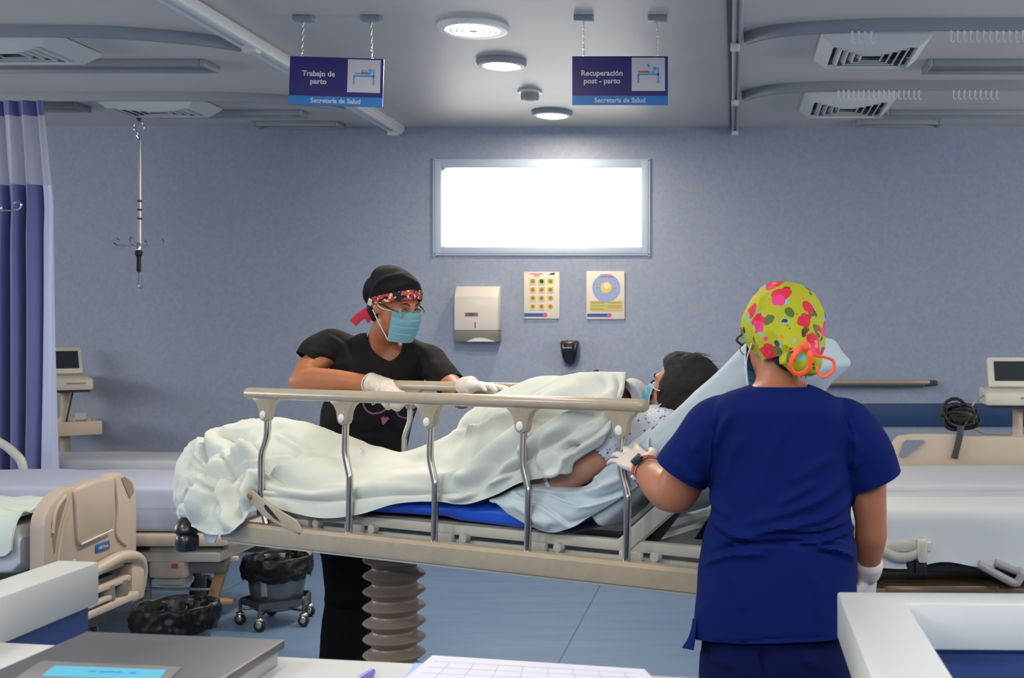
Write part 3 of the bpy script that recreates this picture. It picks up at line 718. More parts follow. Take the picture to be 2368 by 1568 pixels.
# ------------------------------------------------------------------ drip poles hung from the ceiling
def drip(x, y, zarm, zend, label, zg0, arm=0.13):
    r = thing('hanging_drip_pole', label, 'drip pole', (x, y, ZC), group='drip poles hung from the ceiling')
    part('ceiling_mount', G().lathe([(0.02, 0), (0.02, -0.03), (0.012, -0.07), (0.006, -0.08)], (x, y, ZC)), DGREY, r)
    part('ring', G().tube([(x+0.032*math.cos(t_), y, ZC-0.115+0.032*math.sin(t_)) for t_ in [i*math.pi/8 for i in range(16)]], 0.004, n=8, closed=True), CHROME, r)
    part('hook', G().tube([(x, y, ZC-0.14), (x-0.012, y, ZC-0.165), (x+0.0, y, ZC-0.185), (x+0.008, y, ZC-0.21)], 0.005, n=8, spl=4), CHROME, r)
    part('rod', G().tube([(x+0.006, y, ZC-0.2), (x+0.006, y, zarm-0.02)], 0.0125, n=14), M('rod_silver', (205, 203, 198), 0.3, metal=0.6), r)
    for k in range(3): part('collar', G().lathe([(0.0145, 0), (0.0145, 0.012)], (x+0.006, y, zarm+0.14+0.055*k)), DGREY, r)
    for i in range(4):
        a_ = i*math.pi/2+0.15; dx, dy = math.cos(a_), math.sin(a_)
        P = [(x, y, zarm-0.02), (x+dx*arm*0.5, y+dy*arm*0.5, zarm-0.025), (x+dx*arm, y+dy*arm, zarm-0.018), (x+dx*(arm+0.018), y+dy*(arm+0.018), zarm+0.006), (x+dx*arm, y+dy*arm, zarm+0.022), (x+dx*(arm-0.018), y+dy*(arm-0.018), zarm+0.012)]
        part('arm', G().tube(P, 0.0045, n=8, spl=4), CHROME, r)
    part('hub', G().lathe([(0.006, -0.05), (0.018, -0.04), (0.018, 0.0), (0.01, 0.01)], (x, y, zarm-0.01)), CHROME, r)
    part('grip', G().lathe([(0.006, zend+0.10), (0.013, zend+0.105), (0.013, zarm-0.09), (0.022, zarm-0.08), (0.022, zarm-0.055), (0.01, zarm-0.05)], (x, y, 0)), BLACK, r)
    part('thin_rod', G().tube([(x, y, zend+0.11), (x, y, zend+0.02), (x+0.012, y, zend), (x+0.03, y, zend+0.012)], 0.003, n=6, spl=3), CHROME, r)
drip(-3.726, 7.295, 1.953, 1.665, 'steel drip pole with four hooks hanging in front of the blue wall', 0)
drip(-3.80, 5.92, 2.03, 1.74, 'drip pole mostly outside the frame, its hook tip in front of the curtain', 0, arm=0.15)

# ------------------------------------------------------------------ curtain
def curtain():
    x0, x1, Y0 = -4.75, -3.955, 6.80
    n_, rows = 220, [(2.735, 0), (2.70, 0.35), (2.65, 0.6), (2.5, 0.85), (2.245, 1.0), (1.8, 1.0), (1.2, 1.0), (0.6, 1.0), (0.32, 1.0)]
    fin = []
    for a_, b__ in zip(rows[:-1], rows[1:]):
        for k in range(6): t_ = k/6; fin.append((a_[0]*(1-t_)+b__[0]*t_, a_[1]*(1-t_)+b__[1]*t_))
    fin.append(rows[-1]); P = []
    for z, am in fin:
        row = []
        zr = (2.735-z)/2.4
        for i in range(n_+1):
            u = i/n_
            xx = x0+(x1-x0-0.07*(1-min(1, zr*4)))*u
            ph = 2*math.pi*u*8
            a_ = 0.018+0.05*min(1, zr*3)
            yy = Y0+a_*(math.sin(ph+0.6*math.sin(zr*3+u*4))+0.3*math.sin(2.3*ph+1+zr*2))
            xx += 0.018*math.sin(ph*1.0+1.2+zr)*min(1, zr*3)
            row.append(Vector((xx, yy, z)))
        P.append(row)
    return P, fin
P, fin = curtain()
r = thing('bed_curtain', 'purple-blue hospital curtain with a white mesh top hanging at the left edge', 'curtain', (-4.4, 6.8, 0.32))
CURT = M('curtain_purple', (108, 114, 168), 0.7, bump=0.1, bscale=200, sheen=0.3)
def rows(z0, z1): return [row for row, (z, _) in zip(P, fin) if z1-1e-4 <= z <= z0+1e-4]
part('header', shell(G().grid(rows(2.735, 2.65)), 0.003), CURT, r)
mesh_m = bpy.data.materials.new('curtain_mesh'); mesh_m.use_nodes = True; nt = mesh_m.node_tree; bb = nt.nodes['Principled BSDF']
bb.inputs['Base Color'].default_value = rgb(205, 205, 222); bb.inputs['Roughness'].default_value = 0.8
bb.inputs['Alpha'].default_value = 0.62
part('mesh_top', G().grid(rows(2.65, 2.245)), mesh_m, r)
part('curtain_cloth', shell(G().grid([[v for v in row[:-14]] for row in rows(2.245, 0.3)]), 0.003), CURT, r)
part('white_hem', shell(G().grid([[v for v in row[-15:]] for row in rows(2.245, 0.3)]), 0.003), M('curtain_hem', (196, 204, 236), 0.6), r)
for i in range(10): 
    xx = -4.72+0.082*i
    part('curtain_ring', G().tube([(xx, 6.8, ZC-0.05), (xx, 6.8, 2.735)], 0.004, n=6), CHROME, r)
# ------------------------------------------------------------------ transport stretcher (local frame: t along, w across, z up)
SA = math.atan2(-0.63, 1.26)
SO = Vector((-1.52, 3.69, 0)); U = Vector((math.cos(SA), math.sin(SA), 0)); Wv = Vector((-math.sin(SA), math.cos(SA), 0))
SF = Matrix.Translation(SO) @ Matrix.Rotation(SA, 4, 'Z')
def loc(t, w, z): return SO+U*t+Wv*w+Vector((0, 0, z))
def tz(px, py, w):
    """the point of the lengthwise plane w under a photo pixel, in stretcher coordinates"""
    k = (px-CX)/FPX; o = SO+Wv*w
    t = (k*o.y-o.x)/(U.x-k*U.y); Y = o.y+U.y*t
    return t, w, CAMZ-(py-CY)*Y/FPX
def tzw(px, py, w): return loc(*tz(px, py, w))
st = thing('transport_stretcher', 'height-adjustable transport stretcher with beige side rails and blue mattress', 'stretcher', loc(0.75, 0.33, 0), SA)
ALPHA = math.radians(40)
def rail_side(w, sgn, posts, name_lab):
    zt_ = 1.192
    g = G(); pr = []
    for k in range(16):
        th = 2*math.pi*k/16; pr.append((0.021*math.cos(th)*(1.05 if math.sin(th) < 0 else 1), 0.018*math.copysign(abs(math.sin(th))**0.8, math.sin(th))))
    ts = [-0.035, -0.028, -0.02, 1.43, 1.438, 1.444]; fs = [0.5, 0.85, 1, 1, 0.85, 0.5]
    g.grid([[Vector((t, w+a*f, zt_+b_*f)) for a, b_ in pr] for t, f in zip(ts, fs)], closed_v=True, capu=True)
    rl = part('side_rail', g, RAIL, st, fr=SF)
    for i, t in enumerate(posts):
        g = G()
        c = [(-0.052, 0.0), (-0.05, -0.006), (-0.034, -0.018), (-0.024, -0.036), (-0.021, -0.056), (-0.015, -0.07), (0, -0.075), (0.015, -0.07), (0.021, -0.056), (0.024, -0.036), (0.034, -0.018), (0.05, -0.006), (0.052, 0.0)]
        g.prism(c, (t, w-0.013, zt_-0.012), (1, 0, 0), (0, 0, 1), (0, 1, 0), 0.026, bev=0.003)
        br = part('rail_bracket', g, RAIL, st, fr=SF)
        part('button', G().ell((t-0.001, w+sgn*0.0145, zt_-0.066), (0.0115, 0.005, 0.0135)), M('button_white', (228, 230, 232), 0.35), br, fr=SF)
        if i == 0:
            P = [(t, zt_-0.07), (t-0.002, zt_-0.13), (t-0.022, zt_-0.18), (t-0.027, zt_-0.21), (t-0.028, zt_-0.32), (t-0.024, zt_-0.355), (t-0.004, zt_-0.41)]
        else:
            P = [(t, zt_-0.07), (t-0.003, zt_-0.15), (t-0.001, zt_-0.18), (t+0.014, zt_-0.235), (t+0.016, zt_-0.26), (t+0.012, zt_-0.42)]
        part('rail_post', G().tube([(a, w+0.004 if sgn < 0 else w-0.004, b_) for a, b_ in P], 0.0105, n=14, spl=5), STEEL, st, fr=SF)
    return rl
rail_side(0.0, -1, [0.055, 0.385, 0.715, 1.045, 1.365], '')
rail_side(0.65, 1, [0.055, 0.385, 0.715, 1.045, 1.365], '')
for w, sg in ((0.0, 1), (0.65, -1)):
    pr = [(-0.018, -0.03), (-0.022, -0.02), (-0.022, 0.02), (-0.014, 0.03), (0.016, 0.03), (0.018, 0.024), (0.018, -0.03)]
    g = G().grid([[Vector((t, w+a*f, 0.752+b_*f)) for a, b_ in pr] for t, f in ((-0.135, 0.6), (-0.125, 1.0), (1.62, 1.0), (1.63, 0.6))], closed_v=True, capu=True)
    part('lower_rail', g, RAIL, st, fr=SF, angle=25)
    part('rail_underside', G().box((0.75, w+0.004*sg, 0.718), (1.72, 0.03, 0.012), bev=0.003), LGREY, st, fr=SF)
# folding lever at the foot end
for w, y0 in ((0.0, -0.022), (0.65, 0.012)):
    a = Vector(tz(592, 1146, 0)); b_ = Vector(tz(700, 1222, 0)); dx, dz = b_.x-a.x, b_.z-a.z; L = math.hypot(dx, dz); ex = Vector((dx/L, 0, dz/L)); ez_ = Vector((-dz/L, 0, dx/L)); 
    prf = [(-0.02, -0.006), (-0.014, -0.018), (0, -0.022), (0.03, -0.022), (0.07, -0.03), (0.12, -0.028), (L+0.02, -0.012), (L+0.02, 0.006), (L-0.02, 0.022), (0.08, 0.014), (0.03, 0.016), (0, 0.02), (-0.014, 0.016)]
    g = G().prism(prf, (a.x, w+y0, a.z), ex, ez_, (0, 1, 0), 0.008, bev=0.002)
    lv = part('folding_lever', g, RAIL, st, fr=SF)
    yy = w+y0-0.001 if w < 0.3 else w+y0+0.009
    part('slot', G().prism([(0.065, 0.0), (0.07, 0.008), (0.085, 0.006), (0.13, -0.006), (0.15, -0.012), (0.12, -0.014), (0.08, -0.008)], (a.x, yy, a.z), ex, ez_, (0, 1, 0), 0.0015), BLACK, lv, fr=SF)
    part('pivot_bolt', G().lathe([(0.009, 0), (0.008, 0.004), (0.003, 0.006)], (a.x, yy, a.z), R=Matrix.Rotation(math.pi/2, 3, 'X')), M('bronze_bolt', (170, 148, 96), 0.3, metal=0.8), lv, fr=SF)
# deck frame
for w in (0.075, 0.575):
    g = G().box((0.85, w, 0.808), (1.82, 0.03, 0.03), bev=0.004); 
    for t in (0.15, 0.37, 0.72, 1.05, 1.36, 1.66): g.box((t, w-0.02 if w < 0.3 else w+0.02, 0.782), (0.07, 0.02, 0.034), bev=0.006)
    g.box((0.85, w, 0.772), (1.78, 0.012, 0.014))
    part('deck_beam', g, LGREY, st, fr=SF)
    for t in (0.22, 0.45, 0.80, 1.13, 1.44): part('hinge_pin', G().lathe([(0.013, 0), (0.013, 0.02), (0.008, 0.024)], (t, w-0.035 if w < 0.3 else w+0.035, 0.79), R=Matrix.Rotation(-math.pi/2 if w < 0.3 else math.pi/2, 3, 'X')), LGREY, st, fr=SF)
g = G()
for t in (-0.02, 0.3, 0.62, 0.95, 1.3, 1.6, 1.75): g.box((t, 0.325, 0.80), (0.04, 0.48, 0.026), bev=0.004)
part('deck_crossbars', g, LGREY, st, fr=SF)
part('deck_sheet', G().box((0.52, 0.325, 0.824), (1.25, 0.49, 0.006)), MGREY, st, fr=SF)
part('centre_beam', G().box((0.78, 0.325, 0.745), (1.5, 0.16, 0.07), bev=0.01), MGREY, st, fr=SF)
# column with bellows
ct, cw = 0.274, 0.33
BEL = M('bellows_brown', (128, 112, 100), 0.42, coat=0.25)
prof = []; z = 0.14; n_ = 11; pit = (0.715-0.14)/n_
for i in range(n_):
    for k in range(8):
        f = k/8; s_ = 0.5-0.5*math.cos(2*math.pi*f); prof.append((0.072+0.03*s_**1.3, z+pit*(i+f)))
prof.append((0.072, 0.715))
part('column_bellows', G().lathe(prof, loc(ct, cw, 0), n=44), BEL, st)
part('column_head', G().lathe([(0.095, 0.705), (0.1, 0.712), (0.1, 0.73)], loc(ct, cw, 0)), MGREY, st)
g = G(); g.box((0.62, 0.325, 0.10), (1.25, 0.3, 0.09), bev=0.03); part('base_cover', g, LGREY, st, fr=SF)
for t in (0.05, 1.2):
    for w in (0.02, 0.63):
        g = G(); g.box((t, (w+0.325)/2, 0.1), (0.06, abs(w-0.325), 0.05), bev=0.01); lg = part('castor_arm', g, LGREY, st, fr=SF)
        part('castor_wheel', G().lathe([(0.02, -0.016), (0.06, -0.016), (0.066, -0.008), (0.066, 0.008), (0.06, 0.016), (0.02, 0.016)], (t, w, 0.067), R=Matrix.Rotation(math.pi/2, 3, 'X')), M('wheel_dark', (50, 50, 54), 0.5), lg, fr=SF)
# mattress, flat part, with a sagging cover flap
BLUE = M('mattress_blue_vinyl', (22, 84, 205), 0.42, bump=0.08, bscale=40, sss=0.0)
ctrl = []
for t in (-0.30, -0.29, -0.2, 0.0, 0.2, 0.4, 0.6, 0.8, 0.95, 1.08, 1.11):
    e = 0.0 if -0.29 < t < 1.18 else 1.0
    sag = 0.006*math.sin(t*9)+0.008*math.sin(t*4+1)
    zb = 0.834-0.004*math.sin(t*7); ztp = 0.896
    ctrl.append([(t, w_, z_) for w_, z_ in ((0.325, zb+0.01), (0.14, zb), (0.08, zb+0.002), (0.062+sag, zb+0.012), (0.056+sag, 0.866), (0.064, ztp-0.014), (0.09, ztp-0.002), (0.2, ztp+0.004), (0.325, ztp+0.006), (0.45, ztp+0.004), (0.59, ztp), (0.615, ztp-0.02), (0.615, zb+0.02), (0.59, zb), (0.325, zb+0.009))])
Pm = surf(ctrl, 6, 4)
Xp, Yp = proj(np.array([[list(SF @ Vector(p)) for p in row] for row in Pm]))
N = grid_normals(Pm); D = folds(Xp, Yp, [([(975, 1215), (1080, 1200), (1250, 1222)], 0.006, 7), ([(700, 1192), (850, 1200), (1000, 1205)], 0.005, 5), ([(1180, 1160), (1205, 1225)], 0.003, 6), ([(1100, 1170), (1110, 1200)], 0.003, 5), ([(980, 1172), (1060, 1205), (1160, 1222)], -0.005, 4)])
Pm = Pm - N*D[..., None]*(-1)
g = G().grid([[Vector(p) for p in row] for row in Pm], capu=True)
part('mattress', g, BLUE, st, fr=SF)
def bk(s, w, h):
    """a point of the raised backrest: s along it, h above its face"""
    h -= 0.125
    return Vector((1.165+s*math.cos(ALPHA)-h*math.sin(ALPHA), w, 0.845+s*math.sin(ALPHA)+h*math.cos(ALPHA)))
RB = Matrix.Rotation(-ALPHA, 3, 'Y')
part('backrest_cushion', G().box(bk(0.42, 0.325, 0.12), (0.62, 0.50, 0.08), R=RB, bev=0.03, seg=4), BLUE, st, fr=SF)
for w in (0.07, 0.58): part('backrest_beam', G().box(bk(0.36, w, -0.01), (0.52, 0.03, 0.045), R=RB, bev=0.004), LGREY, st, fr=SF)
g = G().box(bk(0.37, 0.325, 0.03), (0.5, 0.48, 0.014), R=RB, bev=0.003); part('backrest_panel', g, M('backrest_grey', (140, 140, 134), 0.5), st, fr=SF)
g = G()
for s_ in (0.15, 0.35, 0.58): g.box(bk(s_, 0.325, -0.012), (0.03, 0.5, 0.02), R=RB)
part('backrest_ribs', g, MGREY, st, fr=SF)
for (a, b_) in (((1500, 1262), (1570, 1170)), ((1602, 1275), (1672, 1170))):
    pa, pb = Vector(tz(a[0], a[1], 0.13)), Vector(tz(b_[0], b_[1], 0.13)) if a[0] < 1550 else Vector(tz(b_[0], b_[1], 0.4))
    pa = Vector(tz(a[0], a[1], 0.13)) if a[0] < 1550 else Vector(tz(a[0], a[1], 0.4))
    d = (pb-pa).normalized(); g = G().tube([pa-d*0.02, pb], 0.017, n=14); g.tube([pb-d*0.01, pb+d*0.12], 0.009, n=10)
    part('gas_spring', g, BLACK, st, fr=SF)
# bumpers at the four corners
for (t, w) in ((-0.31, 0.0), (-0.31, 0.65), (1.78, 0.0), (1.78, 0.62)):
    g = G().lathe([(0.03, -0.065), (0.036, -0.055), (0.036, -0.02), (0.03, -0.012), (0.042, 0.0), (0.042, 0.008), (0.03, 0.03), (0.018, 0.045)], (t, w, 0.735))
    bmp = part('corner_bumper', g, M('bumper_black', (24, 24, 26), 0.35, coat=0.3), st, fr=SF)
    part('bumper_stem', G().tube([(t, w, 0.775), (t, w, 0.82), (t+0.05*(1 if t < 0 else -1), w+0.04*(1 if w < 0.3 else -1), 0.83)], 0.015, n=12, spl=3), LGREY, bmp, fr=SF)
# brackets and pedal under the near rail
g = G().box(Vector(tz(828, 1274, 0.0)), (0.085, 0.02, 0.03), bev=0.008); pb_ = part('clamp_plate', g, LGREY, st, fr=SF)
for px in (806, 848): p = Vector(tz(px, 1275, 0.0)); part('bolt', G().lathe([(0.007, 0), (0.006, 0.004)], (p.x, -0.0105, p.z), R=Matrix.Rotation(math.pi/2, 3, 'X'), n=6), STEEL, pb_, fr=SF)
p = [tz(x_, y_, 0.0) for x_, y_ in ((695, 1252), (738, 1256), (724, 1283))]
tb = part('gusset', G().prism([(a[0], a[2]) for a in p], (0, -0.012, 0), (1, 0, 0), (0, 0, 1), (0, 1, 0), 0.006), RAIL, st, fr=SF)
q = Vector(tz(718, 1262, 0.0))
g = G()
for i in range(4): g.box((q.x-0.012+0.008*i, -0.0135, q.z+0.003), (0.004, 0.001, 0.007), R=Matrix.Rotation(0.3*(i % 2), 3, 'Y'))
p = [tz(x_, y_, 0.0) for x_, y_ in ((525, 1238), (600, 1246), (575, 1254), (545, 1258))]
part('gusset', G().prism([(a[0], a[2]) for a in p], (0, -0.008, 0), (1, 0, 0), (0, 0, 1), (0, 1, 0), 0.006), LGREY, st, fr=SF)
pc = Vector(tz(1410, 1330, 0.02)); 
g = G().tube([pc+Vector((0.03, 0.05, 0.03)), pc+Vector((-0.004, -0.02, 0.0))], 0.013, n=14); lv = part('brake_lever', g, BLACK, st, fr=SF)
part('lever_knob', G().ell(pc+Vector((-0.006, -0.026, 0.0)), (0.009, 0.004, 0.01)), LGREY, lv, fr=SF)
part('lever_guard', G().ell(pc+Vector((0.012, 0.03, 0.0)), (0.02, 0.008, 0.026)), MGREY, st, fr=SF)
# ------------------------------------------------------------------ nurses' counter in the foreground
def slab(pts, z0, z1, bev=0.004):
    return G().prism(pts, (0, 0, z0), (1, 0, 0), (0, 1, 0), (0, 0, 1), z1-z0, bev=bev)
# right-hand raised ledge (L-shaped) on a blue screen
rg = thing('reception_ledge', 'white raised counter ledge with a blue panel in the lower right corner', 'counter', (0.6, 1.9, 0))
xa, xb, ya, yb_ = 0.19, 0.305, 2.083, 2.172
part('ledge_top', slab([(xa, 1.1), (xb, 1.1), (xb, ya), (2.2, ya-0.06), (2.2, yb_-0.06), (xa, yb_)], 0.815, 0.90), COUNTER, rg)
part('screen_panel', slab([(xa+0.03, 1.12), (xb-0.03, 1.12), (xb-0.03, ya+0.03), (2.18, ya-0.03), (2.18, yb_-0.085), (xa+0.03, yb_-0.025)], 0.02, 0.815, 0), NAVYPANEL, rg)
part('plinth', slab([(xa+0.04, 1.13), (xb-0.04, 1.13), (xb-0.04, ya+0.04), (2.17, ya-0.02), (2.17, yb_-0.095), (xa+0.04, yb_-0.035)], 0.0, 0.02, 0), DGREY, rg)
lg = thing('reception_ledge', 'white raised counter ledge with a blue panel at the left edge', 'counter', (-1.385, 1.8, 0))
part('ledge_top', slab([(-1.435, 1.0), (-1.34, 1.0), (-1.34, 2.46), (-1.435, 2.475)], 0.812, 0.90), COUNTER, lg)
part('screen_panel', slab([(-1.42, 1.02), (-1.352, 1.02), (-1.352, 2.44), (-1.42, 2.45)], 0.02, 0.812, 0), NAVYPANEL, lg)
part('plinth', slab([(-1.41, 1.03), (-1.36, 1.03), (-1.36, 2.43), (-1.41, 2.44)], 0.0, 0.02, 0), DGREY, lg)
dk = thing('nurses_desk', 'white desk top running along the bottom of the photo', 'desk', (-0.5, 1.5, 0))
part('desk_top', slab([(-1.339, 1.02), (0.185, 1.02), (0.185, 1.86), (-1.339, 2.123)], 0.775, 0.82), COUNTER, dk)
part('modesty_panel', slab([(-1.33, 1.98), (0.17, 1.72), (0.17, 1.745), (-1.33, 2.005)], 0.0, 0.775, 0), NAVYPANEL, dk)
for xx in (-1.32, 0.12): part('leg_panel', G().box((xx, 1.4, 0.3875), (0.03, 0.7, 0.775)), COUNTER, dk)
# grey document tray with blue label
def onz(px, py, z): Y = FPX*(CAMZ-z)/(py-CY); return at(px, py, Y)
tr_ = thing('document_box', 'flat dark grey box with a sky blue label lying on the white desk', 'document box', (-1.05, 1.9, 0.82))
z1 = 0.862
c4 = [onz(200, 1459, z1), onz(660, 1478, z1)]
c4 = [c4[0], c4[1], c4[1]+Vector((-0.02, -0.62, 0)), c4[0]+Vector((-0.02, -0.62, 0))]
part('lid', slab([(v.x, v.y) for v in c4], 0.845, z1, 0.004), M('case_grey', (86, 86, 90), 0.38, var=0.12, vscale=6, bump=0.03, bscale=20), tr_)
ins = lambda k: [(v.x*(1-k)+k*(-1.07), v.y*(1-k)+k*1.75) for v in c4]
part('body', slab(ins(0.03), 0.8205, 0.845, 0.003), M('case_light', (170, 170, 172), 0.4), tr_)
a, b_, c, d = onz(95, 1532, z1), onz(420, 1546, z1), onz(375, 1590, z1), onz(30, 1576, z1)
part('label_holder', slab([(v.x, v.y) for v in (a, b_, c, d)], z1, z1+0.003, 0.001), M('holder_clear_grey', (130, 130, 126), 0.25), tr_)
a, b_, c, d = onz(128, 1539, z1+.004), onz(386, 1549, z1+.004), onz(366, 1572, z1+.004), onz(96, 1562, z1+.004)
part('label_card', slab([(v.x, v.y) for v in (a, b_, c, d)], z1+0.003, z1+0.004, 0), M('label_sky_blue', (84, 176, 204), 0.5), tr_)
g = G()
ex = (b_-a).normalized(); 
for i, (u0, u1) in enumerate(((0.38, 0.43), (0.47, 0.6), (0.62, 0.66), (0.74, 0.79))):
    m_ = a.lerp(b_, (u0+u1)/2)+Vector((0, -0.022, 0)); g.box((m_.x, m_.y, z1+0.0043), ((u1-u0)*(b_-a).length, 0.006, 0.0005))
part('label_writing', g, M('label_ink', (60, 120, 190), 0.6), tr_)
pn = onz(196, 1466, 0.85); 
# papers and pens on the desk
P_ = [onz(1000, 1516, 0.822), onz(1490, 1548, 0.822), onz(1560, 1620, 0.822), onz(900, 1600, 0.822)]
pp = thing('paper_sheets', 'white printed form lying on the desk, bottom centre', 'paper', (-0.45, 1.9, 0.82))
part('sheet', slab([(v.x, v.y) for v in P_], 0.8205, 0.8225, 0), M('paper_white', (206, 206, 220), 0.6), pp)
g = G()
for k in range(1, 6):
    f = k/6; a = P_[0].lerp(P_[3], f); b_ = P_[1].lerp(P_[2], f); a, b_ = a.lerp(b_, 0.04), a.lerp(b_, 0.93)
    g.prism([(a.x, a.y), (b_.x, b_.y), (b_.x, b_.y-0.0012), (a.x, a.y-0.0012)], (0, 0, 0.8225), (1, 0, 0), (0, 1, 0), (0, 0, 1), 0.0003)
for k in range(1, 9):
    f = k/9; a = P_[0].lerp(P_[1], f); b_ = P_[3].lerp(P_[2], f); a, b_ = a.lerp(b_, 0.16), a.lerp(b_, 0.95)
    g.prism([(a.x, a.y), (a.x+0.0012, a.y), (b_.x+0.0012, b_.y), (b_.x, b_.y)], (0, 0, 0.8225), (1, 0, 0), (0, 1, 0), (0, 0, 1), 0.0003)
part('printed_lines', g, M('print_grey', (160, 160, 176), 0.6), pp)
a, b_ = onz(958, 1533, 0.8222), onz(935, 1568, 0.8222)
solo('blue_card', slab([(a.x, a.y), (a.x+0.03, a.y), (b_.x+0.04, b_.y), (b_.x, b_.y)], 0.8205, 0.822, 0), M('card_blue', (120, 168, 222), 0.5), 'small pale blue card peeking out left of the white form', 'card')
p = onz(850, 1560, 0.826); r = thing('pen', 'purple capped pen standing out on the white desk, left of the form', 'pen', (p.x, p.y, 0.82))
part('barrel', G().tube([(p.x, p.y, 0.826), (p.x-0.02, p.y-0.12, 0.826)], 0.005, n=12), M('pen_clear', (220, 220, 232), 0.2), r)
part('cap', G().tube([(p.x+0.003, p.y+0.016, 0.826), (p.x-0.004, p.y-0.03, 0.826)], [0.0055, 0.0062], n=12), M('pen_purple', (120, 108, 190), 0.3), r)

# ------------------------------------------------------------------ pedal bins
BAG = M('black_bin_bag', (8, 8, 9), 0.42, spec=0.35)
BINM = M('bin_steel', (120, 122, 122), 0.35, metal=0.85)
def bin_(x, y, label, seed, h=0.31, R_=0.15):
    r = thing('kick_bucket', label, 'waste bin', (x, y, 0), group='steel kick buckets with black bags')
    part('bucket', G().lathe([(0.100, 0.075), (0.108, 0.08), (0.128, 0.2), (0.140, h-0.01), (0.143, h), (0.137, h), (0.134, h-0.015), (0.1, 0.085)], (x, y, 0), n=40, capt=True), BINM, r)
    part('front_plate', G().box((x-0.01, y-0.128, 0.19), (0.03, 0.012, 0.08), R=Matrix.Rotation(0.14, 3, 'X'), bev=0.003), M('plate_steel', (190, 186, 178), 0.25, metal=0.9), r)
    rnd = random.Random(seed); nn = 96; rows_ = []
    prof = [(0.118, h-0.09), (0.130, h-0.03), (0.139, h+0.003), (0.146, h+0.014), (0.155, h+0.004), (0.160, h-0.03), (0.158, h-0.06), (0.150, h-0.085), (0.146, h-0.088)]
    prof = crom(np.array(prof), 4)
    for i, (rr_, z_) in enumerate(prof):
        row = []; f = i/len(prof)
        for k in range(nn):
            th = 2*math.pi*k/nn
            nz = noise.noise(Vector((math.cos(th)*4+seed, math.sin(th)*4, z_*26)))*0.012*(0.4+f)+noise.noise(Vector((math.cos(th)*11+seed, math.sin(th)*11, z_*60)))*0.006
            dz = noise.noise(Vector((math.cos(th)*2.5+seed*3, math.sin(th)*2.5, 5)))*0.03*f**2+noise.noise(Vector((math.cos(th)*7, math.sin(th)*7, seed)))*0.008*f
            row.append(Vector((x+(rr_+nz)*math.cos(th), y+(rr_+nz)*math.sin(th), z_+dz)))
        rows_.append(row)
    part('bin_bag', shell(G().grid(rows_, closed_v=True), 0.0015), BAG, r)
    part('bag_inside', G().lathe([(0.12, h-0.06), (0.08, h-0.1), (0.001, h-0.11)], (x, y, 0), capb=False, n=30), BAG, r)
    # pentagonal base ring with castors
    g = G(); a0 = -math.pi/2-0.1; pts = [(x+0.165*math.cos(a0+i*2*math.pi/5), y+0.165*math.sin(a0+i*2*math.pi/5)) for i in range(5)]
    for i in range(5):
        p, q = Vector(pts[i]+(0,)), Vector(pts[(i+1) % 5]+(0,)); d = q-p
        g.box(((p+q)/2)+Vector((0, 0, 0.115)), (d.length, 0.004, 0.028), R=Matrix.Rotation(math.atan2(d.y, d.x), 3, 'Z'))
        g.tube([(p.x, p.y, 0.075), (x, y, 0.078)], 0.006, n=8); g.tube([(p.x, p.y, 0.12), (p.x, p.y, 0.06)], 0.008, n=8)
    part('base_ring', g, M('bin_frame', (110, 110, 110), 0.35, metal=0.8), r)
    for p in pts:
        c = part('castor', G().lathe([(0.006, -0.012), (0.022, -0.012), (0.026, -0.006), (0.026, 0.006), (0.022, 0.012), (0.006, 0.012)], (p[0], p[1], 0.027), R=Matrix.Rotation(math.pi/2, 3, 'X'), n=20), M('castor_black', (28, 26, 26), 0.35), r)
        part('castor_fork', G().ell((p[0], p[1]-0.014, 0.034), (0.014, 0.006, 0.018)).ell((p[0], p[1], 0.055), (0.02, 0.02, 0.012)), STEEL, c)
bin_(at(641, 0, 5.57).x, 5.57, 'steel kick bucket with a black bag on castors, fully seen beside the nurse in black', 1.3)
bin_(at(407, 0, 4.58).x, 4.58, 'steel kick bucket with black bag cut off by the desk, below the beige footboard', 4.1)
# ------------------------------------------------------------------ beds of the ward
SHEET = M('bed_linen_white', (194, 197, 204), 0.8, bump=0.05, bscale=30)
SHEETL = M('bed_linen_lilac_white', (180, 186, 206), 0.7, bump=0.05, bscale=30)
def pad(x0, x1, y0, y1, z0, z1, seed, rr_=0.05, wr=0.006, hang=None):
    """mattress wrapped in a sheet: rounded body with soft wrinkles; hang lengthens the side towards the camera"""
    nx, rows = 70, []
    sec = [(0.5, z0), (0.12, z0), (0.02, z0+0.01), (0.0, z0+rr_*0.6), (0.0, (z0+z1)/2), (0.0, z1-rr_), (0.012, z1-rr_*0.35), (0.05, z1-0.004), (0.2, z1), (0.5, z1+0.004), (0.8, z1), (0.95, z1-0.004), (0.988, z1-rr_*0.35), (1.0, z1-rr_), (1.0, z0+rr_), (0.98, z0), (0.5, z0)]
    S = crom(np.array(sec), 4)
    for i in range(nx+1):
        u = i/nx; x = x0+(x1-x0)*u; e = min(u, 1-u)*(x1-x0); sh = 1.0 if e > rr_ else math.sqrt(max(0, 1-(1-e/rr_)**2))
        row = []
        for v, z in S:
            yy = y0+(y1-y0)*v; zc = (z0+z1)/2; zz_ = zc+(z-zc)*(0.55+0.45*sh); yc = (y0+y1)/2; yy = yc+(yy-yc)*(0.985+0.015*sh)
            n1 = noise.noise(Vector((x*3+seed, yy*7, z*9)))*wr+noise.noise(Vector((x*9+seed, yy*16, z*20)))*wr*0.4
            row.append(Vector((x, yy+(-n1 if v < 0.03 else 0), zz_+(n1 if z > zc else 0))))
        rows.append(row)
    return G().grid(rows, capu=True)
